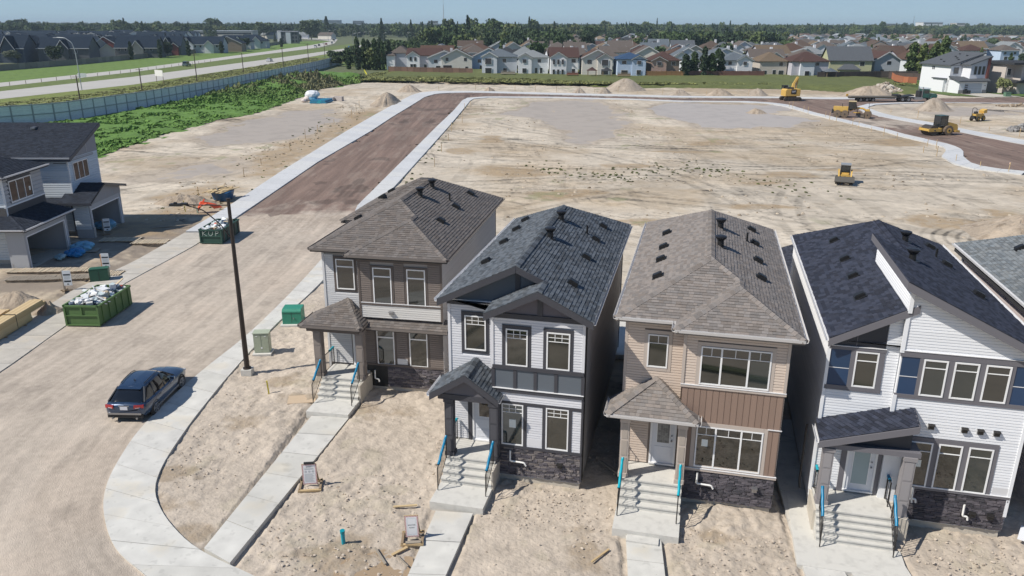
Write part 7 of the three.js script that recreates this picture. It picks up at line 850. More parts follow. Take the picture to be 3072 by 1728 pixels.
F('white gabled house with dark red-brown roof next to the cream house', -38.3, -26.4, -298, 5.6, 8.0, 'side', 'lilac', 'redbrown', { wing: [-3.6, 4.6, 2.2, 5.5, 7.2], wingWall: 'white', win: [[-4.4, 4.4, .8, 1.3, 7.16], [-2.8, 4.4, .8, 1.3, 7.16], [-4.2, 1.8, .9, 1.6, 7.16], [-3.1, 1.8, .9, 1.6, 7.16], [.6, 1.9, 1, 1.1], [3.6, 4.4, 1, 1.1]] });
F('cream house with brown roof and wide gable to the camera', -25.3, -14.6, -289, 5.4, 8.2, 'front', 'cream', 'brown', { turn: .05, win: [[-3.4, 4.6, 1, 1.1], [3.0, 4.6, 1, 1.1], [-3.3, 1.7, 3, 1.8], [3.4, 1.6, 1, 1.1]] });
F('grey house with blue-grey roof and left gabled bay', -10, 1.4, -267, 6.4, 8.7, 'hip', 'grey', 'bluegrey', { wing: [-3.2, 4.8, 1.6, 6.4, 8.0], wingWall: 'pale', win: [[-3.6, 5.0, 2.0, 1.8, 6.66], [-3.6, 2.0, 2.0, 1.8, 6.66], [1.6, 5.2, 1.2, 1.1], [1.8, 2, 1.2, 1.6], [1.7, .2, 3.4, .18, 6.6]] });
F('pale grey house with light roof and white left gable', 1.8, 11.4, -265, 6.3, 8.4, 'hip', 'pale', 'palegrey', { wing: [-2.6, 4.2, 1.4, 6.2, 7.6], wingWall: 'white', win: [[-2.8, 5.2, 1.2, 1.1, 6.46], [-2.8, 2.2, 1.3, 1.4, 6.46], [2.0, 5.2, 1.1, 1], [1, 2.2, .8, 1.6], [2.6, 2.2, .8, 1.6]] });
F('white house with dark red roof and tall left gable', 12, 20.8, -261.5, 6.5, 9.4, 'side', 'white', 'redbrown', { wing: [-1.8, 5.0, 1.2, 6.5, 8.3], win: [[-3.3, 5.1, .7, 1.5, 6.26], [-1.9, 5.1, .7, 1.5, 6.26], [-.5, 5.1, .7, 1.5, 6.26], [-3.3, 2, .7, 1.5, 6.26], [-1.9, 2, .7, 1.5, 6.26], [-.5, 2, .7, 1.5, 6.26], [3, 5.4, 1.3, 1.1], [3, 2.2, 1, 1.5]] });
F('cream two-gabled house with brick-brown roof and deck', 22, 31.6, -259.5, 6.4, 9.0, 'front', 'cream', 'rust', { wing: [2.3, 4.6, 1.2, 6.3, 8.0], win: [[-2.5, 5.2, 1.4, 1.2], [2.3, 5.0, 2, 1.8, 6.26], [2.3, 2.2, 2.2, 1.6, 6.26]] });
F('light blue house with bright blue roof', 32.8, 41.7, -256.5, 6.2, 8.0, 'hip', 'blue', 'blue', { wing: [2.2, 4.2, 1, 6.2, 7.6], win: [[-2.4, 5.2, 1.3, 1], [2.2, 5.2, 1.2, 1, 6.06], [-2.2, 2, 2, 1.6], [2.2, 2.2, 1.3, 1.4, 6.06]] });
F('tan brown house with red-brown hip roof behind the orange fence', 43.4, 52.2, -257, 5.8, 8.3, 'hip', 'brown', 'redbrown', { wing: [-2, 4.6, 1.2, 5.8, 7.2], wingWall: 'stone', win: [[-2.0, 4.9, 1.4, 1, 6.26], [2.6, 4.9, 1.2, 1], [-2.2, 1.8, 1.4, 1.4, 6.26]] });
F('white-grey house with blue-grey roof behind thin dark trees', 55.6, 64.4, -262.5, 5.8, 8.3, 'hip', 'pale', 'bluegrey', { wing: [2, 4.2, 1, 5.8, 7.2], win: [[-2.2, 4.9, 1.1, 1], [2, 4.9, 1.1, 1, 6.06], [-2, 1.8, 2.4, 1.5]] });
F('white-blue house with grey roof and right gable over teal glass', 67, 76.6, -262, 5.7, 8.0, 'hip', 'white', 'bluegrey', { wing: [2.2, 4.8, 1.2, 5.7, 7.4], win: [[-2.4, 4.8, 1.1, 1], [2.2, 4.8, 1.1, 1, 6.26], [-2.4, 1.7, 2.6, 1.5], [2.4, 1.5, 1.6, 1.4, 6.26]] });
F('tan grey house with light brown hip roof', 79.3, 88, -263, 5.4, 8.0, 'hip', 'tan', 'tan', { win: [[-2.6, 1.8, 1.2, 1.4], [.4, 1.8, 1, 1.8], [2.6, 1.8, 1.6, 1.5], [2.4, 4.5, 1.2, 1.1]] });
F('grey house with brick-red hip roof beside the tan house', 88.4, 100, -259.5, 5.6, 8.3, 'hip', 'lilac', 'redbrown', { wing: [-1.2, 4.4, 1.6, 5.5, 6.8, 'hip'], wingWall: 'pale', win: [[-1.2, 1.8, 1.4, 1.6, 6.66], [2.2, 4.7, 1.2, 1], [4.2, 1.9, 1.2, 1.4]] });
F('olive side-gabled house with tall dark grey roof', 104, 117.3, -267, 5.5, 9.8, 'side', 'olive', 'grey', { turn: -.12, win: [[3.6, 4.5, 1.4, 1.2], [-1.6, 1.8, 3, 1.6]], wing: [-.6, 6, 2.4, 2.8, 4.6, 'hip'] });
F('grey gabled house with brown-red roof left of the tall thin trees', 120, 128.4, -272, 5.4, 8.2, 'front', 'grey', 'redbrown', { win: [[.5, 4.6, 1.4, 1.1], [-1.5, 1.8, 1.2, 1.4]] });
F('pale house with rust roof behind the tall thin trees', 134, 143, -278, 5.5, 8.0, 'front', 'pale', 'rust', { win: [[0, 4.6, 1.2, 1.1]] });
{ // white house with garage on the right
  const t = thing('house', 'modern white house with grey garage door and black mono-pitch roof', 'house', [112.3, .3, -204.6], .14); const W = M.whiteWall, rk = roofMat.grey, acc2 = mt(.16, .05, .04, .6), gw = mt(.42, .47, .53, .6);
  const sp = (n, m, ...a) => new G().span(...a).build(n, m, t);
  sp('wall', W, 0, 7.6, -.6, 2.9, -5, 0); sp('wall', W, 0, 8.2, -.6, 6.6, -16, -4.2); sp('wall', W, 3.1, 7.6, 2.8, 6.7, -5, -.9); sp('wall', W, -.75, 0, -.6, 3.0, -9.6, -5.2); sp('fireplace_roof', rk, -1.0, .05, 3.0, 3.25, -9.9, -4.9); sp('base_band', gw, -.02, 0, -.6, .4, -16, -9.6); sp('stone_base', mt(.3, .29, .29, .9), -.05, 1.2, -.6, .7, -.06, .06); sp('stone_base', mt(.3, .29, .29, .9), 6.5, 7.65, -.6, .7, -.06, .06);
  const roof = (n, q) => new G().flat(q, q.map(p => [p[0], p[1] - .28, p[2]])).build(n, rk, t); roof('roof', [[-.6, 6.6, -3.7], [8.8, 9.6, -3.7], [8.8, 9.6, -16.6], [-.6, 6.6, -16.6]]); roof('roof', [[2.4, 6.9, -.3], [8.2, 8.9, -.3], [8.2, 8.9, -4.2], [2.4, 6.9, -4.2]]); roof('roof', [[-.6, 2.95, .6], [8.1, 2.95, .6], [8.1, 3.6, -1], [-.2, 3.9, -4.3]].slice(0)); new G().poly([[0, 6.3], [8.2, 6.3], [8.2, 9.2], [0, 6.5]], 11.8, mat4(0, 0, -16)).build('wall', W, t); new G().poly([[3.1, 6.4], [7.6, 6.4], [7.6, 8.5], [3.1, 7.0]], .1, mat4(0, 0, -.95)).build('gable_panel', gw, t); sp('pillar', acc2, 7.4, 8.0, 2.9, 8.5, -1.0, -.5);
  for (let i = 0; i < 3; i++) { const q = new THREE.Group(); q.name = 'window'; q.position.set(4.4 + i * 1.1, 5.4, -.88); t.add(q); const p = mesh(paneG, 'pane', M.glassFar, q); p.scale.set(.7, 2.0, 1); } sp('panel', gw, 3.2, 7.4, 4.3, 6.4, -.93, -.885); const q2 = new THREE.Group(); q2.name = 'window'; q2.position.set(1.5, 5.2, -4.17); t.add(q2); mesh(frameG, 'frame', gw, q2).scale.set(1.3, 1.5, 1); const p2 = mesh(paneG, 'pane', M.glassFar, q2); p2.scale.set(1.3, 1.5, 1); p2.position.z = .02; sp('window', M.glassFar, -.03, 0, 5.2, 6.0, -11.6, -11.2); sp('window', M.glassFar, -.03, 0, 5.2, 6.0, -11.0, -10.6);
  const gd = sp('garage_door', gw, 1.5, 6.2, -.3, 2.3, -.0, .05); for (let i = 0; i < 4; i++) new G().span(1.55, 2.35, .25 + i * .5, .5 + i * .5, .05, .07).build('pane', M.glassFar, gd); for (let i = 1; i < 4; i++) new G().span(1.5, 6.2, -.3 + i * .65, -.28 + i * .65, .05, .058).build('door_seam', M.darkMetal, gd); sp('wall_lamp', M.black, 6.9, 7.2, 1.7, 1.8, 0, .12);
  for (const [x, z] of [[3, -6], [4, -8], [6, -7], [5, -10], [2.4, -12], [6.8, -11], [1.2, -9]]) new G().box(.4, .2, .4, x, 6.7 + (x + .6) * .319, z).build('roof_vent', M.black, t);
  const b = thing('wheelie_bin', 'black wheelie bins beside the grey garage door', 'bin', [113.2, 0, -203.2]); new G().box(.7, 1.1, .7, 0, .55, 0).box(.75, .08, .8, 0, 1.13, 0).build('body', M.black, b); new G().box(.7, 1.05, .7, .9, .52, 0).build('body', M.black, b);
  const u = thing('house', 'beige stucco house with dark flat roof at the right edge', 'house', [124.5, .2, -203.5], .16); const up = (n, m, ...a) => new G().span(...a).build(n, m, u), be = mt(.5, .45, .41, .75); up('wall', be, 0, 10, -.5, 7.0, -14, -2.5); up('wall', be, 2.4, 12, 3, 7.2, -5, 0); up('roof', roofMat.dark, -.6, 12.6, 7.0, 7.5, -14.5, .6); up('wall', be, 1.6, 2.8, -.5, 3, -2.5, .2); up('garage_door', mt(.55, .53, .48, .7), 3.0, 9.5, -.4, 2.5, -.2, -.1); roof.call; new G().flat([[.6, 3.0, 1], [5.5, 4.0, 1], [12, 3.9, 1], [12, 4.2, -2.6], [.6, 3.2, -2.6]], [[.6, 2.6, 1], [5.5, 3.6, 1], [12, 3.5, 1], [12, 3.8, -2.6], [.6, 2.8, -2.6]]).build('roof', roofMat.dark, u); up('panel', mt(.1, .085, .08, .8), 5.2, 12, 3.6, 6.9, 0, .1); for (const [x, y, w, h, z] of [[7.5, 5.3, 1.6, 1.6, .12], [.9, 5.2, 1.0, 1.5, -2.45]]) { const q = new THREE.Group(); q.name = 'window'; q.position.set(x, y, z); u.add(q); mesh(frameG, 'frame', M.white, q).scale.set(w, h, 1); const p = mesh(paneG, 'pane', M.glassFar, q); p.scale.set(w, h, 1); p.position.z = .02; }
  sheet('grass', 'flat lawns around the white garage house', 'grass', [[107, -199], [113, -196], [170, -199], [170, -275], [122, -262], [112, -236], [106, -212]], .14, gM(.11, .15, .04)); sheet('driveway', 'concrete driveway of the white garage house', 'driveway', [[112.5, -204.2], [120.5, -205.4], [123, -195.6], [113, -194]], .18, M.concreteOld); sheet('grass', 'small lawn between the two driveways on the right', 'grass', [[120.8, -206], [126, -207], [132, -199], [123.6, -196.5]], .19, gM(.09, .15, .03));
  const bx = thing('transformer_box', 'green utility box on the small lawn at the right edge', 'utility box', [119.8, .1, -196.4]); new G().box(1.3, 1.0, 1.0, 0, .5, 0).box(1.4, .08, 1.1, 0, 1.02, 0).build('cabinet', mt(.1, .19, .12, .6), bx);
}
// houses behind the first row, one by one in rows
const wk = ['white', 'cream', 'grey', 'pale', 'lilac', 'tan', 'pale', 'white', 'stone', 'blue'], rk = ['taupe', 'brown', 'grey', 'taupe', 'redbrown', 'bluegrey', 'grey', 'taupe', 'dark', 'palegrey', 'brown', 'tan', 'rust', 'bluegrey'];
const TAKEN = [];
{
  seed = 777; let count = 0; const ord = ['second', 'third', 'fourth', 'fifth', 'sixth', 'seventh', 'eighth', 'ninth', 'tenth'];
  const far = { hip: [], front: [], side: [] };
  for (let row = 0; row < 15; row++) {
    const z0 = -298 - row * 27 - row * row * 1.4, xl = row === 0 ? -30 : row < 3 ? -36 : row < 6 ? -20 - row * 2 : -10 + (row - 6) * 9, xr = 150 + row * 30; let x = xl, k = 0;
    while (x < xr) {
      const w = Math.round(R(8.5, 13) * 2) / 2, d = pick([10, 11, 12]), e = row < 5 ? pick([5.2, 5.6, 6]) : pick([3.2, 4.2, 5.4]), r = e + pick([2.4, 2.8, 3.2]), type = pick(['hip', 'hip', 'front', 'side']), wc = pick(wk), rc = pick(rk), X = x + w / 2, Z = z0 + R(-5, 5) - X * .04; x += w + R(2.2, 4.5) + (rnd() < .1 ? 10 : 0);
      if (Math.abs(X / -Z) > .72) continue; k++; TAKEN.push([X, Z, `${nth(k)} house of the ${nth(row + 2)} suburb row`]);
      if (row >= 10 || count >= 280) { far[type].push([X, Z, w / 10, rc, wc, R(-.1, .1)]); continue; }
      count++; const side = X < 20 ? 'left part' : X < 90 ? 'middle' : 'right part';
      farHouse(`${wc} walled house with ${({ taupe: 'grey-brown', brown: 'brown', grey: 'dark grey', redbrown: 'red-brown', bluegrey: 'blue-grey', dark: 'blackish', palegrey: 'pale grey', tan: 'tan', rust: 'rusty red' })[rc]} ${type === 'hip' ? 'hip' : 'gable'} roof, ${nth(k)} from the left in the ${nth(row + 2)} row`, X, Z, R(-.12, .12) + (rnd() < .2 ? Math.PI / 2 : 0), w, d, e, r, type, wc, rc, { group: 'houses in rows behind the first back row', chim: rnd() < .35 ? 'white' : null, fascia: rnd() < .5, win: row < 5 ? [[-w * .27, e - 1.3, 1.2, 1.1], [w * .27, e - 1.3, 1.2, 1.1], [-w * .2, 1.6, 1.6, 1.5], [w * .22, 1.6, 1.2, 1.4], ...(row < 2 ? [[0, e - 1.3, 1, 1.1, 0, -1]] : [])] : [] , wing: row < 7 && rnd() < .5 ? [pick([-1, 1]) * w * .22, w * .45, 2, e, e + 2] : null });
    }
  }
  for (const type in far) { const L = far[type]; for (const part of ['wall', 'roof']) { const g = part === 'wall' ? wallGeo(type, 10, 10.5, 4.4, 7) : roofGeo(type, 10, 10.5, 4.4, 7), im = new THREE.InstancedMesh(g, mt(1, 1, 1, .9), L.length), c = new THREE.Color(); im.name = numbered(part === 'wall' ? 'distant_house_walls' : 'distant_house_roofs'); L.forEach(([x, z, s, rc, wc, a], i) => { im.setMatrixAt(i, mat4(x, 0, z, 0, a, 0, s, 1, 1)); const k = part === 'wall' ? wallC[wc] : roofC[rc]; im.setColorAt(i, c.setRGB(...k)); }); scene.add(im); tag(im, `far-off ${type === 'hip' ? 'hip-roofed' : type === 'front' ? 'front-gabled' : 'side-gabled'} houses below the tree line, ${part}s`, 'distant houses', null, 'stuff'); } }
}
{ // dark townhouses across the highway
  const gb = (w, e, r, n, cs) => Array.from({ length: n }, (_, i) => [(-.5 + (i + .5) / n) * w * .86 + R(-1, 1), R(4.6, 6.4), e - R(0, .5), e + R(2.2, Math.max(2.4, r - e - .5)), pick(cs)]);
  const T = (l, x, z, w, d, e, r, type, wc, rc, o = {}) => farHouse(l, x, z, o.turn ?? .12, w, d, e, r, type, wc, rc, { ...o, gables: o.gables || (type !== 'front' && w > 15 ? gb(w, e, r, w > 21 ? 2 : 1, [wc, 'pale', 'white', 'tan']) : null), name: 'townhouse' });
  T('dark navy townhouse at the far left edge', -222, -358, 24, 14, 6, 11.5, 'side', 'navy', 'navy', { win: [[-5, 4.6, 1.6, 1.5], [3, 4.6, 1.6, 1.5], [-3, 1.6, 2.4, 1.8]], fascia: 1 }); T('white gabled townhouse between two dark ones', -229, -392, 11, 14, 6.4, 10.5, 'front', 'white', 'navy', { win: [[-2, 4.4, 3.2, 1.6], [2, 4.4, 1.2, 1.4]] }); T('dark grey townhouse with one pale side wall', -197, -366, 21, 13, 5.9, 10.6, 'side', 'dark', 'navy', { win: [[-7, 4.6, 1.5, 1.5], [-1, 4.6, 2, 1.5], [5, 4.6, 1.5, 1.5], [0, 1.6, 3, 1.8]], fascia: 1 }); { const o = T('brown townhouse with two stepped white-edged gables', -192.5, -385, 9, 15, 5.2, 9.6, 'front', 'tan', 'navy', { turn: .5, fascia: 0, wing: [2.2, 6.5, 4, 4.6, 7.6], win: [[-2.4, 4, 1, 1.2]] }); }
  T('red gabled townhouse behind the brown one', -205, -420, 12, 14, 6, 10, 'front', 'red', 'navy', { fascia: 1 }); T('dark red-brown terrace with many upper windows', -186, -412, 20, 13, 4.8, 10, 'side', 'dark', 'navy', { win: [-8, -5, -2, 1, 4, 7].map(x => [x, 3.9, 1, 1.2]), fascia: 1 }); T('dark terrace with red end wall along the fence', -189, -443, 24, 13, 4.8, 9.8, 'side', 'dark', 'navy', { win: [-9, -6, -3, 0, 3, 6, 9].map(x => [x, 3.9, 1, 1.2]), wing: [9, 4, 2, 4.6, 6.6], wingWall: 'red' }); T('grey terrace with two pale gables and verandah', -180, -478, 26, 14, 4.9, 9.2, 'side', 'grey', 'navy', { wing: [-7, 9, 3, 4.9, 9], wingWall: 'pale', win: [-2, 1, 4, 7, 10].map(x => [x, 3.8, 1, 1.2]), fascia: 1 }); T('dark terrace with brown gable end beyond the grey terrace', -172, -503, 16, 14, 4.9, 9, 'front', 'brown', 'navy', {}); T('lilac grey terrace with long navy roof', -184, -545, 24, 13, 5, 9, 'hip', 'lilac', 'navy', { win: [-9, -6, -3, 0, 3, 6, 9].map(x => [x, 3.9, 1.2, 1.4]) }); T('grey terrace with long navy roof near the fence end', -180, -570, 22, 13, 5, 9, 'hip', 'grey', 'navy', { win: [-8, -4, 0, 4, 8].map(x => [x, 3.9, 1.2, 1.4]) }); T('pale gabled end house of the terraces', -193, -615, 17, 13, 4.6, 7.6, 'front', 'pale', 'navy', { win: [[-3, 3, 1.4, 1.4], [3, 3, 1.4, 1.4]] });
  const ap = thing('apartment_block', 'dark grey flat-roofed apartment block with pale stair tower', 'building', [-192, 0, -705], .1); new G().span(-7, 9, 0, 9.6, -8, 0).build('wall', wallMat.dark, ap); new G().span(-8, -5, 0, 10.4, -6, .4).build('wall', wallMat.white, ap); new G().span(-1, 3, 0, 9, 0, .4).build('stair_tower', wallMat.pale, ap); new G().span(-7.4, 9.4, 9.6, 10.1, -8.4, .5).build('roof', wallMat.lilac, ap); for (let i = 0; i < 3; i++) for (const x of [-3.5, 5, 7.5]) { const p = mesh(paneG, 'window', M.glassFar, ap); p.scale.set(1.4, 1.6, 1); p.position.set(x, 2 + i * 3, .02); }
  seed = 999; const wc = ['navy', 'grey', 'pale', 'stone', 'white', 'lilac', 'dark', 'tan'];
  for (let row = 0; row < 13; row++) { let x = -206 - row * 8 - (row < 2 ? 22 : 0); let k = 0; const z0 = -440 - row * 30, lim = z0 * .68; while (x > Math.max(lim, -480) - 10) { const w = Math.round(R(12, 22)), d = 13, e = pick([4.4, 5, 5.6]), type = pick(['side', 'hip', 'side', 'front']), c = pick(wc); x -= w + R(1, 4); const Z = z0 + R(-7, 7); k++; TAKEN.push([x + w / 2, Z, `${nth(k)} townhouse of the ${nth(row + 1)} row`]); farHouse(`${c} townhouse with navy ${type === 'hip' ? 'hip' : 'gable'} roof, ${nth(k)} from the highway in the ${nth(row + 1)} row`, x + w / 2, Z, R(-.15, .25), w, d, e, e + pick([3.6, 4.2, 4.8]), type, c, 'navy', { name: 'townhouse', group: 'dark roofed townhouses in rows across the highway', fascia: rnd() < .6, wing: rnd() < .8 ? [pick([-1, 1]) * w * .25, w * .34, 3, e, e + 3.2] : null, wingWall: pick(['white', c, 'tan', 'pale']), gables: type !== 'front' && w > 13 ? gb(w, e, e + 4, w > 19 ? 3 : 2, ['white', 'pale', c, 'tan']) : null, win: row < 3 ? [-.3, 0, .3].map(k => [k * w, e - 1.3, 1.3, 1.3]) : [] }); } }
  for (let i = 0; i < 14; i++) farHouse(`${nth(i + 1)} low pale house from the left under the far left trees`, -560 + i * 27 + R(-6, 6), -880 - R(0, 60), R(-.4, .4), 16, 11, 4.2, 7.2, pick(['hip', 'side']), pick(['white', 'cream', 'pale']), pick(['taupe', 'palegrey', 'grey']), { group: 'pale houses far left below the trees' });
}
// ---------- trees ----------
seed = 4242;
const barkM = mt(.12, .09, .07, .95);
function leafGeo(n, pos, size, flat = .5) { // n leaf clumps, each a bent pair of faces
  const P = new Float32Array(n * 18), N = new Float32Array(n * 18), a = v3(), b = v3(), c = v3(), o = v3();
  for (let i = 0; i < n; i++) { const [q, out] = pos(i); o.set(...q); const s = size * R(.6, 1.3); a.set(R(-1, 1), R(-1, 1), R(-1, 1)).normalize(); b.set(R(-1, 1), R(-1, 1), R(-1, 1)).cross(a).normalize().multiplyScalar(s); a.multiplyScalar(s); c.set(...out).multiplyScalar(s * .35);
    const v = [o.clone().sub(a), o.clone().sub(b).add(c), o.clone().add(b).add(c), o.clone().sub(b).add(c), o.clone().add(a), o.clone().add(b).add(c)]; const nn = v[1].clone().sub(v[0]).cross(v[2].clone().sub(v[0])).normalize(); if (nn.dot(v3(...out)) < 0) { [v[1], v[2]] = [v[2], v[1]]; [v[3], v[5]] = [v[5], v[3]]; nn.negate(); }
    v.forEach((w, k) => { P.set([w.x, w.y, w.z], i * 18 + k * 3); }); }
  const g = new THREE.BufferGeometry(); g.setAttribute('position', new THREE.BufferAttribute(P, 3)); g.computeVertexNormals(); return g; }
// unit crowns: about 1 wide, 1 tall, base at 0
function broadleaf(n, lobes, sz) { const L = []; for (let i = 0; i < lobes; i++) { const a = R(0, 6.28), q = Math.sqrt(rnd()) * .3; L.push([Math.cos(a) * q, R(.38, .8), Math.sin(a) * q, R(.14, .24)]); } return leafGeo(n, () => { const l = pick(L); let d = v3(R(-1, 1), R(-1, 1), R(-1, 1)).normalize(); if (rnd() < .6 && d.y < 0) d.y *= -1; const k = l[3] * Math.pow(rnd(), .3); return [[l[0] + d.x * k * 1.2, l[1] + d.y * k, l[2] + d.z * k * 1.2], d.toArray()]; }, sz); }
function conifer(n, sz, wd = .42, pw = 1) { return leafGeo(n, () => { const h = Math.pow(rnd(), 1.25), a = R(0, 6.28), tier = .75 + .25 * Math.sin(h * 40), k = (1 - Math.pow(h, pw)) * wd * tier * Math.sqrt(.25 + .75 * rnd()) + .015; return [[Math.cos(a) * k, .06 + h * .93, Math.sin(a) * k], [Math.cos(a), .2, Math.sin(a)]]; }, sz); }
function columnar(n, sz, wd = .16) { return leafGeo(n, () => { const h = rnd(), a = R(0, 6.28), k = wd * Math.pow(Math.sin(Math.PI * Math.min(.97, .12 + h * .86)), .7) * Math.sqrt(rnd()) * (1 + .3 * Math.sin(h * 23)); return [[Math.cos(a) * k, .03 + h * .96, Math.sin(a) * k], [Math.cos(a), .3, Math.sin(a)]]; }, sz); }
const leaf = (r, g, b) => new THREE.MeshPhysicalMaterial({ color: col(r, g, b), roughness: .85, side: THREE.DoubleSide });
const crowns = { broad: [broadleaf(900, 9, .07), broadleaf(900, 12, .065), broadleaf(800, 7, .075)], con: [conifer(700, .05), conifer(600, .055, .3, .8)], col: [columnar(500, .055), columnar(450, .06, .13)] };
const fine = { broad: [broadleaf(2600, 11, .042), broadleaf(2600, 15, .04)], con: [conifer(1800, .035)], col: [columnar(1500, .035), columnar(1300, .035, .13)] };
const greens = [leaf(.065, .10, .028), leaf(.045, .08, .025), leaf(.10, .13, .035), leaf(.035, .06, .028), leaf(.085, .115, .05), leaf(.055, .085, .04)];
const trunkG = planarUV(new G().cyl(.012, .03, .7, 0, .35, 0, 0, 0, 0, 6).rod([0, .3, 0], [.14, .6, .05], .01, 5).rod([0, .35, 0], [-.12, .62, -.06], .01, 5).l.reduce((a, b) => mergeGeometries([a, b])));
function tree(label, x, z, h, w, kind, m, group, set = crowns, y = 0) { const t = thing(kind === 'con' ? 'conifer_tree' : kind === 'col' ? 'columnar_tree' : 'tree', label, 'tree', [x, y, z], R(0, 6.28), group); const c = mesh(pick(set[kind]), 'crown', m, t); c.scale.set(w, h, w); const k = mesh(trunkG, 'trunk', barkM, t); k.scale.set(h * .8, h, h * .8); return t; }
// rows of thin trees at the left end of the back row
[[-55.6, -308], [-53.8, -306], [-51, -304], [-49.8, -309], [-48, -303], [-46.6, -309], [-59, -312], [-57.5, -305], [-62, -310]].forEach(([x, z], i) => tree(`${nth(i + 1)} thin dark tree of the clump left of the grey-blue bay house`, x, z, R(7, 12), R(6, 9), 'col', greens[i % 2 ? 3 : 1], 'thin dark trees left of the back row', fine));
[[54.2, -257], [57.3, -259], [60.2, -258], [62.7, -258.5], [66, -260], [67.5, -270]].forEach(([x, z], i) => tree(['thin dark tree at the left corner of the white-grey house', 'narrow tree before the white-grey house, left', 'narrow tree before the white-grey house, middle', 'tall narrow tree right of the white-grey house', 'dark narrow tree between the white-grey and white-blue houses', 'tall dark tree behind the white-blue house'][i], x, z, R(6.5, 10), 9, 'col', greens[3 - (i % 2) * 2], null, fine, .5));
[[127.5, -262], [129.5, -259.5], [131.8, -258.5], [133.6, -260], [136, -259], [130.5, -262], [134.6, -257]].forEach(([x, z], i) => tree(`${nth(i + 1)} tall thin tree of the clump left of the white garage house`, x, z, R(9, 13), R(8, 12), 'col', greens[(i * 2) % 4], 'tall thin trees left of the white garage house', fine, .3));
tree('light shrub tree between the white and the beige house', 123, -204, 4.2, 3.6, 'broad', leaf(.2, .22, .09), null, fine); tree('purplish young tree before the beige house', 129, -198, 4.6, 4.4, 'broad', leaf(.07, .045, .045), null, fine);
tree('pale silvery tree by the white townhouse on the left', -214, -352, 5.5, 9, 'broad', leaf(.17, .19, .13), null, fine); [[-195, -350, 'dark narrow tree before the pale-sided townhouse'], [-178, -384, 'narrow tree before the brown gabled townhouse'], [-173, -404, 'dark tree before the red-brown terrace'], [-176, -420, 'dark narrow tree before the red end wall'], [-170, -432, 'dark tree beside the red end wall'], [-166, -470, 'dark tree before the grey terrace'], [-172, -530, 'dark tree before the lilac terrace'], [-168, -600, 'tree by the pale end house']].forEach(([x, z, l], i) => tree(l, x, z, R(6, 9), R(6, 9), i % 3 ? 'col' : 'broad', greens[3], null, fine));
// standing clear above the sky line
[[-690, -1150, 21, 24, 'broad', 'wide tree standing above the left skyline'], [-415, -1150, 23.5, 30, 'broad', 'big round tree above the skyline left of the highway'], [-270, -900, 18.5, 20, 'broad', 'broad tree beside the highway bend, left one'], [-214, -880, 21, 24, 'broad', 'tall loose tree right of the highway bend'], [-215, -960, 24, 20, 'con', 'dark conifer behind the highway bend'], [-120, -760, 21, 12, 'con', 'dark conifer right of the blue road signs'], [-98, -800, 20, 10, 'con', 'second dark conifer right of the blue road signs'], [-68, -700, 19, 9, 'con', 'pointed conifer left of the mast'], [-36, -620, 17, 10, 'con', 'dark conifer behind the back row, left'], [-12, -640, 19, 18, 'broad', 'full tree rising behind the back row'], [2, -690, 18, 9, 'con', 'pointed conifer rising behind the back row'], [60, -640, 16, 14, 'broad', 'round tree above the middle roofs'], [36, -400, 13, 9, 'broad', 'dark tree between the red-roofed and cream houses'], [24, -420, 12, 8, 'broad', 'dark tree among the second row roofs']].forEach(([x, z, h, w, k, l], i) => tree(l, x, z, h, w, k, greens[[1, 0, 4, 4, 3, 3, 3, 3, 3, 0, 3, 1, 3, 1][i]], null, fine));
const USED = new Set(); // garden trees between the roofs
for (let i = 0; i < 170; i++) { const z = -320 - Math.pow(rnd(), 1.1) * 480, x = R(-34, -z * .66); let d = 99, nq; for (const q of TAKEN) { const e = Math.hypot(q[0] - x, q[1] - z); if (e < d) { d = e; nq = q; } } if (d < 6.5) continue; const k = pick(['broad', 'broad', 'con', 'col']), h = R(5, 10.5), lb = `${h > 8 ? 'tall' : 'small'} ${{ broad: 'leafy', con: 'pointed', col: 'narrow' }[k]} tree ${x < nq[0] ? 'left' : 'right'} of and ${z < nq[1] ? 'behind' : 'before'} the ${nq[2]}`; if (USED.has(lb)) continue; USED.add(lb); tree(lb, x, z, h, k === 'broad' ? h * R(.7, 1) : k === 'con' ? h * .7 : h * .9, k, pick(greens), 'garden trees between the suburb roofs'); }
for (let i = 0; i < 40; i++) { const z = -400 - rnd() * 480, x = R(Math.max(-470, z * .66), -200); let d = 1e3, nq; for (const q of TAKEN) { const e = Math.hypot(q[0] - x, q[1] - z); if (e < d) { d = e; nq = q; } } const k = pick(['broad', 'con']), lb = `${k === 'con' ? 'pointed' : 'leafy'} dark tree ${x < nq[0] ? 'left' : 'right'} of and ${z < nq[1] ? 'behind' : 'before'} the ${nq[2]}`; if (USED.has(lb)) continue; USED.add(lb); tree(lb, x, z, R(5, 9), R(4, 7), k, greens[3], 'garden trees between the townhouse roofs'); }
// bushes by the highway bend
for (let i = 0; i < 26; i++) { const z = R(-330, -640), x = -70 + R(-14, 26) + (z + 330) * .03; tree(`${nth(i + 1)} bush on the green beside the highway bend`, x, z, R(2.5, 7), R(4, 8), 'broad', pick(greens), 'bushes between the highway and the back row'); }
sheet('grass', 'green park beyond the sound wall end', 'grass', [[-72, -340], [-44, -300], [-38, -330], [-36, -700], [-112, -760], [-104, -500], [-98, -380]], .02, gM(.14, .18, .055));
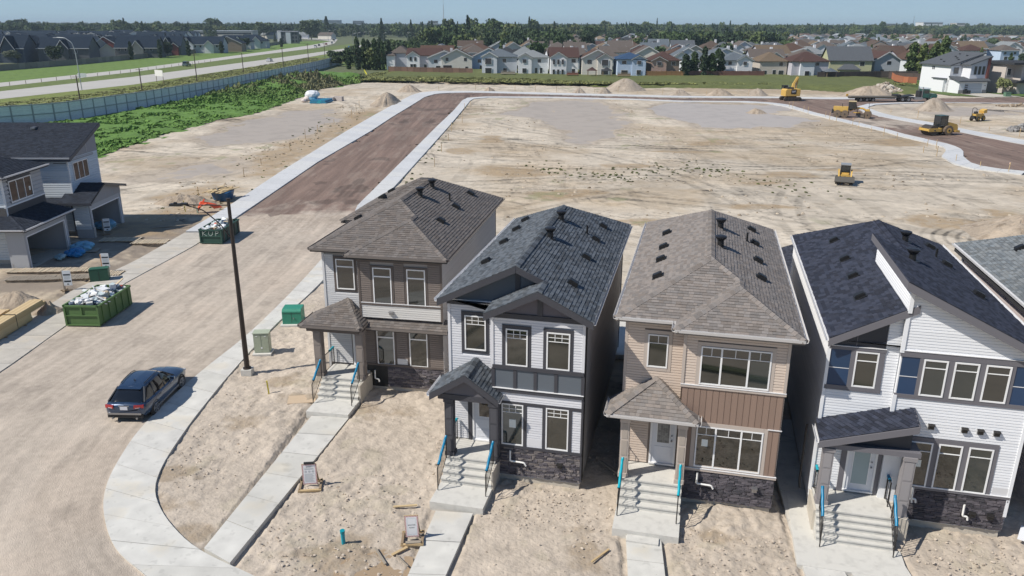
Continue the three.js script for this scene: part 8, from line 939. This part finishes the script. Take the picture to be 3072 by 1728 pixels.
// far wood: one mass of trees out to the horizon
{
  const kinds = [[crowns.broad[0], .55], [crowns.broad[1], .5], [crowns.con[0], .3], [crowns.broad[2], .45]], lists = kinds.map(() => []); seed = 31;
  const put = (x, z, h, w) => { const k = rnd() < .17 ? 2 : pick([0, 1, 3]); lists[k].push([x, z, k === 2 ? h * 1.12 : h, k === 2 ? w * .7 : w]); };
  for (let i = 0; i < 15000; i++) { const z = -520 - Math.pow(rnd(), 1.5) * 3600, x = R(z * .72, -z * .72); const edge = x > 0 ? 800 + x * .6 : x > -60 ? 560 : x > -185 ? 850 : Math.min(900, 860); if (-z < edge + R(-40, 60)) continue; if (x > -290 && x < -120 && z > -1000) continue; put(x, z, (R(10, 17.2) + (rnd() < .03 ? R(1, 6) : 0)) * (x < -180 ? 1 - .1 * rnd() : 1), R(9, 17)); }
  for (let i = 0; i < 300; i++) { const x = R(-36, 40), z = -430 - rnd() * 260 - Math.max(0, x) * 1.6; put(x, z, R(7, 14), R(7, 12)); } for (let i = 0; i < 160; i++) { const x = R(92, 165), z = R(-480, -560); put(x, z, R(8, 13.5), R(8, 13)); } for (let i = 0; i < 200; i++) { const x = R(-70, -36), z = -300 - rnd() * 420; if (rnd() < .5) put(x, z, R(4, 9), R(5, 9)); }
  const tint = [[.058, .095, .03], [.04, .07, .026], [.085, .115, .035], [.03, .055, .025], [.075, .10, .045], [.05, .08, .03], [.115, .135, .05], [.10, .14, .045]];
  lists.forEach((L, k) => { const im = new THREE.InstancedMesh(kinds[k][0], new THREE.MeshPhysicalMaterial({ color: 0xffffff, roughness: .9, side: THREE.DoubleSide }), L.length), c = new THREE.Color(); L.forEach(([x, z, h, w], i) => { im.setMatrixAt(i, mat4(x, -.5, z, 0, R(0, 6.28), 0, w, h, w)); im.setColorAt(i, c.setRGB(...(k === 2 ? pick([tint[1], tint[3]]) : pick(tint)))); }); im.name = numbered('far_wood'); scene.add(im); tag(im, ['round leafy trees of the far wood', 'broad leafy trees of the far wood', 'dark conifers of the far wood', 'low leafy trees of the far wood'][k], 'wood', null, 'stuff'); });
  // grass tufts and weeds on the green bank
  const blades = leafGeo(70, () => { const a = R(0, 6.28), q = Math.sqrt(rnd()) * .7; return [[Math.cos(a) * q, R(.05, .6) * (1 - q * .7), Math.sin(a) * q], [Math.cos(a) * .3, 1, Math.sin(a) * .3]]; }, .22);
  const B = []; const bank = [[-105, -100], ...EDGE, [-46, -258], [-71.4, -260], [-71.4, -200], [-73.8, -165], [-76.5, -142], [-90, -127]]; let guard = 0;
  while (B.length < 20000 && guard++ < 120000) { const x = R(-100, -44), z = R(-100, -258); if (segDist(x, z, bank) > -.6) continue; B.push([x, z]); }
  const im = new THREE.InstancedMesh(blades, new THREE.MeshPhysicalMaterial({ color: 0xffffff, roughness: .9, side: THREE.DoubleSide }), B.length), c = new THREE.Color(); B.forEach(([x, z], i) => { const up = sstep(-165, -210, z), n = fbm(x * .12, z * .12, 3), tall = (rnd() < .06 ? R(.4, .8) : R(.1, .3)) * (.5 + fbm(x * .25 + 7, z * .25, 3)) * (1 + up * n * 3); im.setMatrixAt(i, mat4(x, .1 + up * 1.2 * sstep(0, 9, -segDist(x, z, EDGE.concat([[-72, -262], [-72, -98]]))), z, 0, R(0, 6.28), 0, R(.7, 1.7), tall * R(.7, 1.5), R(.7, 1.7))); const dry = sstep(.45, .65, n) * up; im.setColorAt(i, ((k) => c.setRGB(k * (.125 + .045 * dry * up + .015 * up), k * (.235 - .04 * dry * up - .015 * up), k * (.045 + .04 * dry * up + .01 * up)))(R(.85, 1.15) * (.75 + .5 * fbm(x * .35, z * .35, 3)))); }); im.name = 'tall_grass'; scene.add(im); tag(im, 'tall green grass and weeds on the bank by the sound wall', 'grass', null, 'stuff');
  const V = []; for (let i = 0; i < 2600; i++) { const z = -150 - rnd() * 260; V.push([R(-103, -75) + (z > -200 ? (z + 200) * -.25 : 0), z]); } for (let i = 0; i < 4200; i++) { const x = R(-46, 112), z = -226 - rnd() * 36 - Math.max(0, 20 - x) * .2; if (x > 88 && z < -230) continue; V.push([x, z]); } const iv = new THREE.InstancedMesh(blades, im.material, V.length); V.forEach(([x, z], i) => { iv.setMatrixAt(i, mat4(x, x > -47 ? .7 : 0, z, 0, R(0, 6), 0, R(.8, 2), x > -47 ? R(.2, .7) : R(.1, .35), R(.8, 2))); ((k) => iv.setColorAt(i, c.setRGB(.19 * k, .2 * k, .07 * k)))(R(.6, 1.4)); }); iv.name = numbered('tall_grass'); scene.add(iv); tag(iv, 'rough olive grass on the verge and below the back fences', 'grass', null, 'stuff');
  { const Wd = []; for (let i = 0; i < 210; i++) { const t = rnd(); Wd.push([2 + t * 30 + R(-5, 5) * rnd(), -99 + t * 15 + R(-6, 6) * rnd() + 6 * Math.sin(t * 7)]); } for (let i = 0; i < 190; i++) { const a = rnd() < .5; Wd.push(a ? [-12 + R(-1, 3) * rnd() + .4, R(-80, -180)] : [R(-34, -27), R(-70, -150)]); } const iw = new THREE.InstancedMesh(blades, im.material, Wd.length); Wd.forEach(([x, z], i) => { const k = R(.6, 1.3); iw.setMatrixAt(i, mat4(x, 0, z, 0, R(0, 6), 0, R(.08, .3), R(.06, .28), R(.08, .3))); iw.setColorAt(i, c.setRGB(.14 * k, .16 * k, .06 * k)); }); iw.name = 'weeds'; scene.add(iw); tag(iw, 'sparse green weeds sprouting on the graded dirt', 'weeds', null, 'stuff'); }
  { const Sd = []; while (Sd.length < 1500) { const r = rnd(), x = r < .3 ? R(-36, -27) : R(-14, 62), z = r < .3 ? R(-66, -170) : R(-56, -175); if (isLow(x, z) || pudD(x, z) < 1 || x > -29 && x < -9 || x > 55 && z < -88) continue; if (rnd() > .04 + sstep(.5, .66, fbm(x * .17, z * .2 + 70, 3)) + (r < .3 ? .12 : 0)) continue; Sd.push([x, z]); } const is = new THREE.InstancedMesh(rockG[1], mt(1, 1, 1, .97), Sd.length); Sd.forEach(([x, z], i) => { const s = .03 + .1 * Math.pow(rnd(), 3), k = R(.8, 1.1); is.setMatrixAt(i, mat4(x, siteH(x, z) + s * .2, z, R(0, 6), R(0, 6), 0, s * 1.6, s * .6, s * 1.3)); is.setColorAt(i, c.setRGB(.46 * k, .385 * k, .295 * k)); }); is.name = 'dirt_clods'; scene.add(is); tag(is, 'scattered clods over the graded building site', 'clods', null, 'stuff'); }
  // clods lying on the yards
  const C = []; while (C.length < 4200) { const x = R(-13.5, 17), z = R(-34, -17.5); const n = fbm(x * .35 + 3, z * .35, 3); const nb = Math.min(Math.hypot((x + 5) * .45, z + 31.6), Math.hypot((x - 1) * .45, z + 24.4), Math.hypot((x - 7.6) * .45, z + 22.6), Math.hypot((x - 15) * .45, z + 21.6)); if (rnd() > sstep(.45, .66, n) * .35 + sstep(1.6, .2, nb) + .02) continue; if (pathD(x, z) < .15 || segDist(x, z, [[-13.6, -28], [-13.3, -26], [-11, -22.8], [-8, -20.8], [-4, -18], [30, -18], [30, -36], [-13.5, -40]]) > -.2) continue; C.push([x, z]); }
  const ic = new THREE.InstancedMesh(rockG[0], mt(1, 1, 1, .97), C.length); C.forEach(([x, z], i) => { const s = .01 + .038 * Math.pow(rnd(), 3), k = R(.8, 1.1); ic.setMatrixAt(i, mat4(x, .06 + clods(x, z) * .9 + s * .3, z, R(0, 6), R(0, 6), 0, s * 1.3, s * .6, s)); ic.setColorAt(i, c.setRGB(.53 * k, .45 * k, .365 * k)); }); ic.name = 'soil_clods'; scene.add(ic); tag(ic, 'loose clods of soil over the front yards', 'clods', null, 'stuff');
}
{ // on the sky line: mast, distant buildings, road signs by the bend
  const m = thing('radio_mast', 'thin tall radio mast on the skyline', 'mast', [-160 * 1.0, 0, -1930]); new G().cyl(.7, 1.1, 56, 0, 28, 0, 0, 0, 0, 6).build('mast', mt(.4, .4, .42, .6), m); const ml = new G().cyl(.25, .3, 15, 0, 63, 0, 0, 0, 0, 5).build('antenna', M.steel, m);
  const bl = (l, x, z, w, h, d, c, n = 4) => { const t = thing('distant_building', l, 'building', [x, 0, z]); new G().span(-w / 2, w / 2, 0, h, -d, 0).build('wall', mt(...c, .8), t); new G().span(-w / 2 - .4, w / 2 + .4, h, h + .6, -d - .4, .4).build('roof', wallMat.grey, t); for (let i = 0; i < n; i++) new G().span(-w / 2 + 1, w / 2 - 1, h - 3 - i * 3.4, h - 1.5 - i * 3.4, 0, .15).build('window_band', M.glassFar, t); return t; };
  bl('long blue-grey hospital-like block on the skyline right of the bend', -450, -2050, 50, 23.5, 20, [.3, .36, .4], 3); bl('dark block on the skyline near the tall loose tree', -372, -2000, 24, 22, 16, [.25, .28, .32], 2); bl('grey tower block beside the mast', -168, -1750, 20, 21.5, 14, [.36, .36, .36], 5); bl('low pale building below the mast', -120, -1400, 60, 15.5, 30, [.5, .5, .5], 1); bl('wide white roofed hall on the right skyline', 1034, -2050, 48, 22.5, 40, [.6, .6, .6], 1); bl('small pale hall on the right skyline', 1049, -1950, 20, 21, 30, [.5, .47, .42], 1); bl('white low hall left of the white skyline hall', 864, -1900, 28, 19, 30, [.55, .55, .55], 1); bl('pale commercial roofs behind the dark townhouses', -300, -860, 60, 8.5, 20, [.5, .48, .45], 1);
  const t2 = thing('radio_mast', 'small lattice mast near the white hall on the right', 'mast', [937, 0, -1950]); new G().cyl(.4, .6, 36, 0, 18, 0, 0, 0, 0, 6).build('mast', M.steel, t2);
  const s = (l, x, z, w, h, y, c) => { const t = thing('road_sign', l, 'road sign', [x, 0, z]); new G().box(w, h, .12, 0, y, .1).build('sign_board', mt(...c, .5), t); for (const q of [-1, 1]) new G().rod([q * w * .3, 0, 0], [q * w * .3, y, 0], .1).build('post', M.steel, t); }; s('large bright blue sign board beside the highway bend', -72, -610, 5, 3.4, 3.2, [.03, .2, .55]); s('small blue sign left of the large blue board', -81, -560, 1.6, 2.2, 4.2, [.02, .25, .4]); s('low blue sign at the edge of the bend', -110, -560, 3.4, 1.6, 1.2, [.08, .2, .42]);
  const l0 = thing('highway_lamp', 'slim lamp post along the highway bend', 'street lamp', [-120, 0, -640], 0, 'lamp posts of the highway bend'); new G().tube([[0, 0, 0], [0, 8, 0], [.6, 9.6, 0], [2, 10, 0]], .14, 6, 12).build('pole', M.steel, l0); new G().box(.8, .15, .3, 2.2, 10, 0).build('lamp_head', M.white, l0); [[-126, -700], [-132, -760], [-160, -830], [-112, -580], [-190, -880], [-97, -620], [-84, -660], [-176, -790]].forEach(([x, z], i) => copy(l0, `slim lamp post at the highway bend, ${['third', 'fourth', 'sixth', 'second', 'eighth', 'right-hand first', 'right-hand second', 'fifth'][i]} one`, [x, 0, z]));
  // garden things by the back row
  const g = thing('slide', 'yellow garden slide by the dark clump of trees', 'slide', [-48.3, .6, -266]); new G().bar([0, 1.6, 0], [.9, .2, .4], .5, .06).build('chute', mt(.65, .6, .05, .5), g); new G().bar([-.1, 0, 0], [0, 1.6, 0], .08).bar([.4, 0, -.3], [0, 1.6, -.2], .08).build('ladder', mt(.55, .6, .1, .5), g);
  const gz = (l, x, z, w, c) => { const t = thing('gazebo', l, 'gazebo', [x, .6, z]); new G().add(new THREE.ConeGeometry(w * .75, 1.1, 4), mat4(0, 2.8, 0, 0, Math.PI / 4, 0)).build('roof', c, t); for (const a of [-1, 1]) for (const b of [-1, 1]) new G().box(.14, 2.3, .14, a * w * .42, 1.15, b * w * .42).build('post', M.oldWood, t); }; gz('dark gazebo before the cream two-gabled house, left', 24.6, -253.5, 3, roofMat.redbrown); gz('pale-posted gazebo before the cream two-gabled house, right', 29.2, -253.5, 3, roofMat.dark); gz('grey gazebo right of the brick-red hip roof house', 98, -252.5, 3.4, roofMat.bluegrey);
  const dk = (l, x, z, w, c) => { const t = thing('deck', l, 'deck', [x, .5, z]); new G().box(w, .12, 2.6, 0, 1.1, 0).build('platform', c, t); new G().box(w, .08, .08, 0, 2.0, 1.25).box(w, .5, .04, 0, 1.5, 1.27).build('railing', c, t); for (const q of [-.45, .45]) new G().box(.14, 1.1, .14, q * w, .55, 1.1).build('post', c, t); }; dk('grey deck behind the grey house with the left bay', -1.5, -253.4 - 5.5, 4.5, M.greyWood); dk('red-brown deck behind the white red-roofed house', 18.6, -254.5, 3.6, br(.22, .09, .06)[0]); dk('brown deck behind the light blue house', 34, -250.4, 4, M.oldWood); dk('brown deck under the white gable house windows', -23, -281, 4, br(.15, .08, .06)[0]);
}
renderer.render(scene, camera);
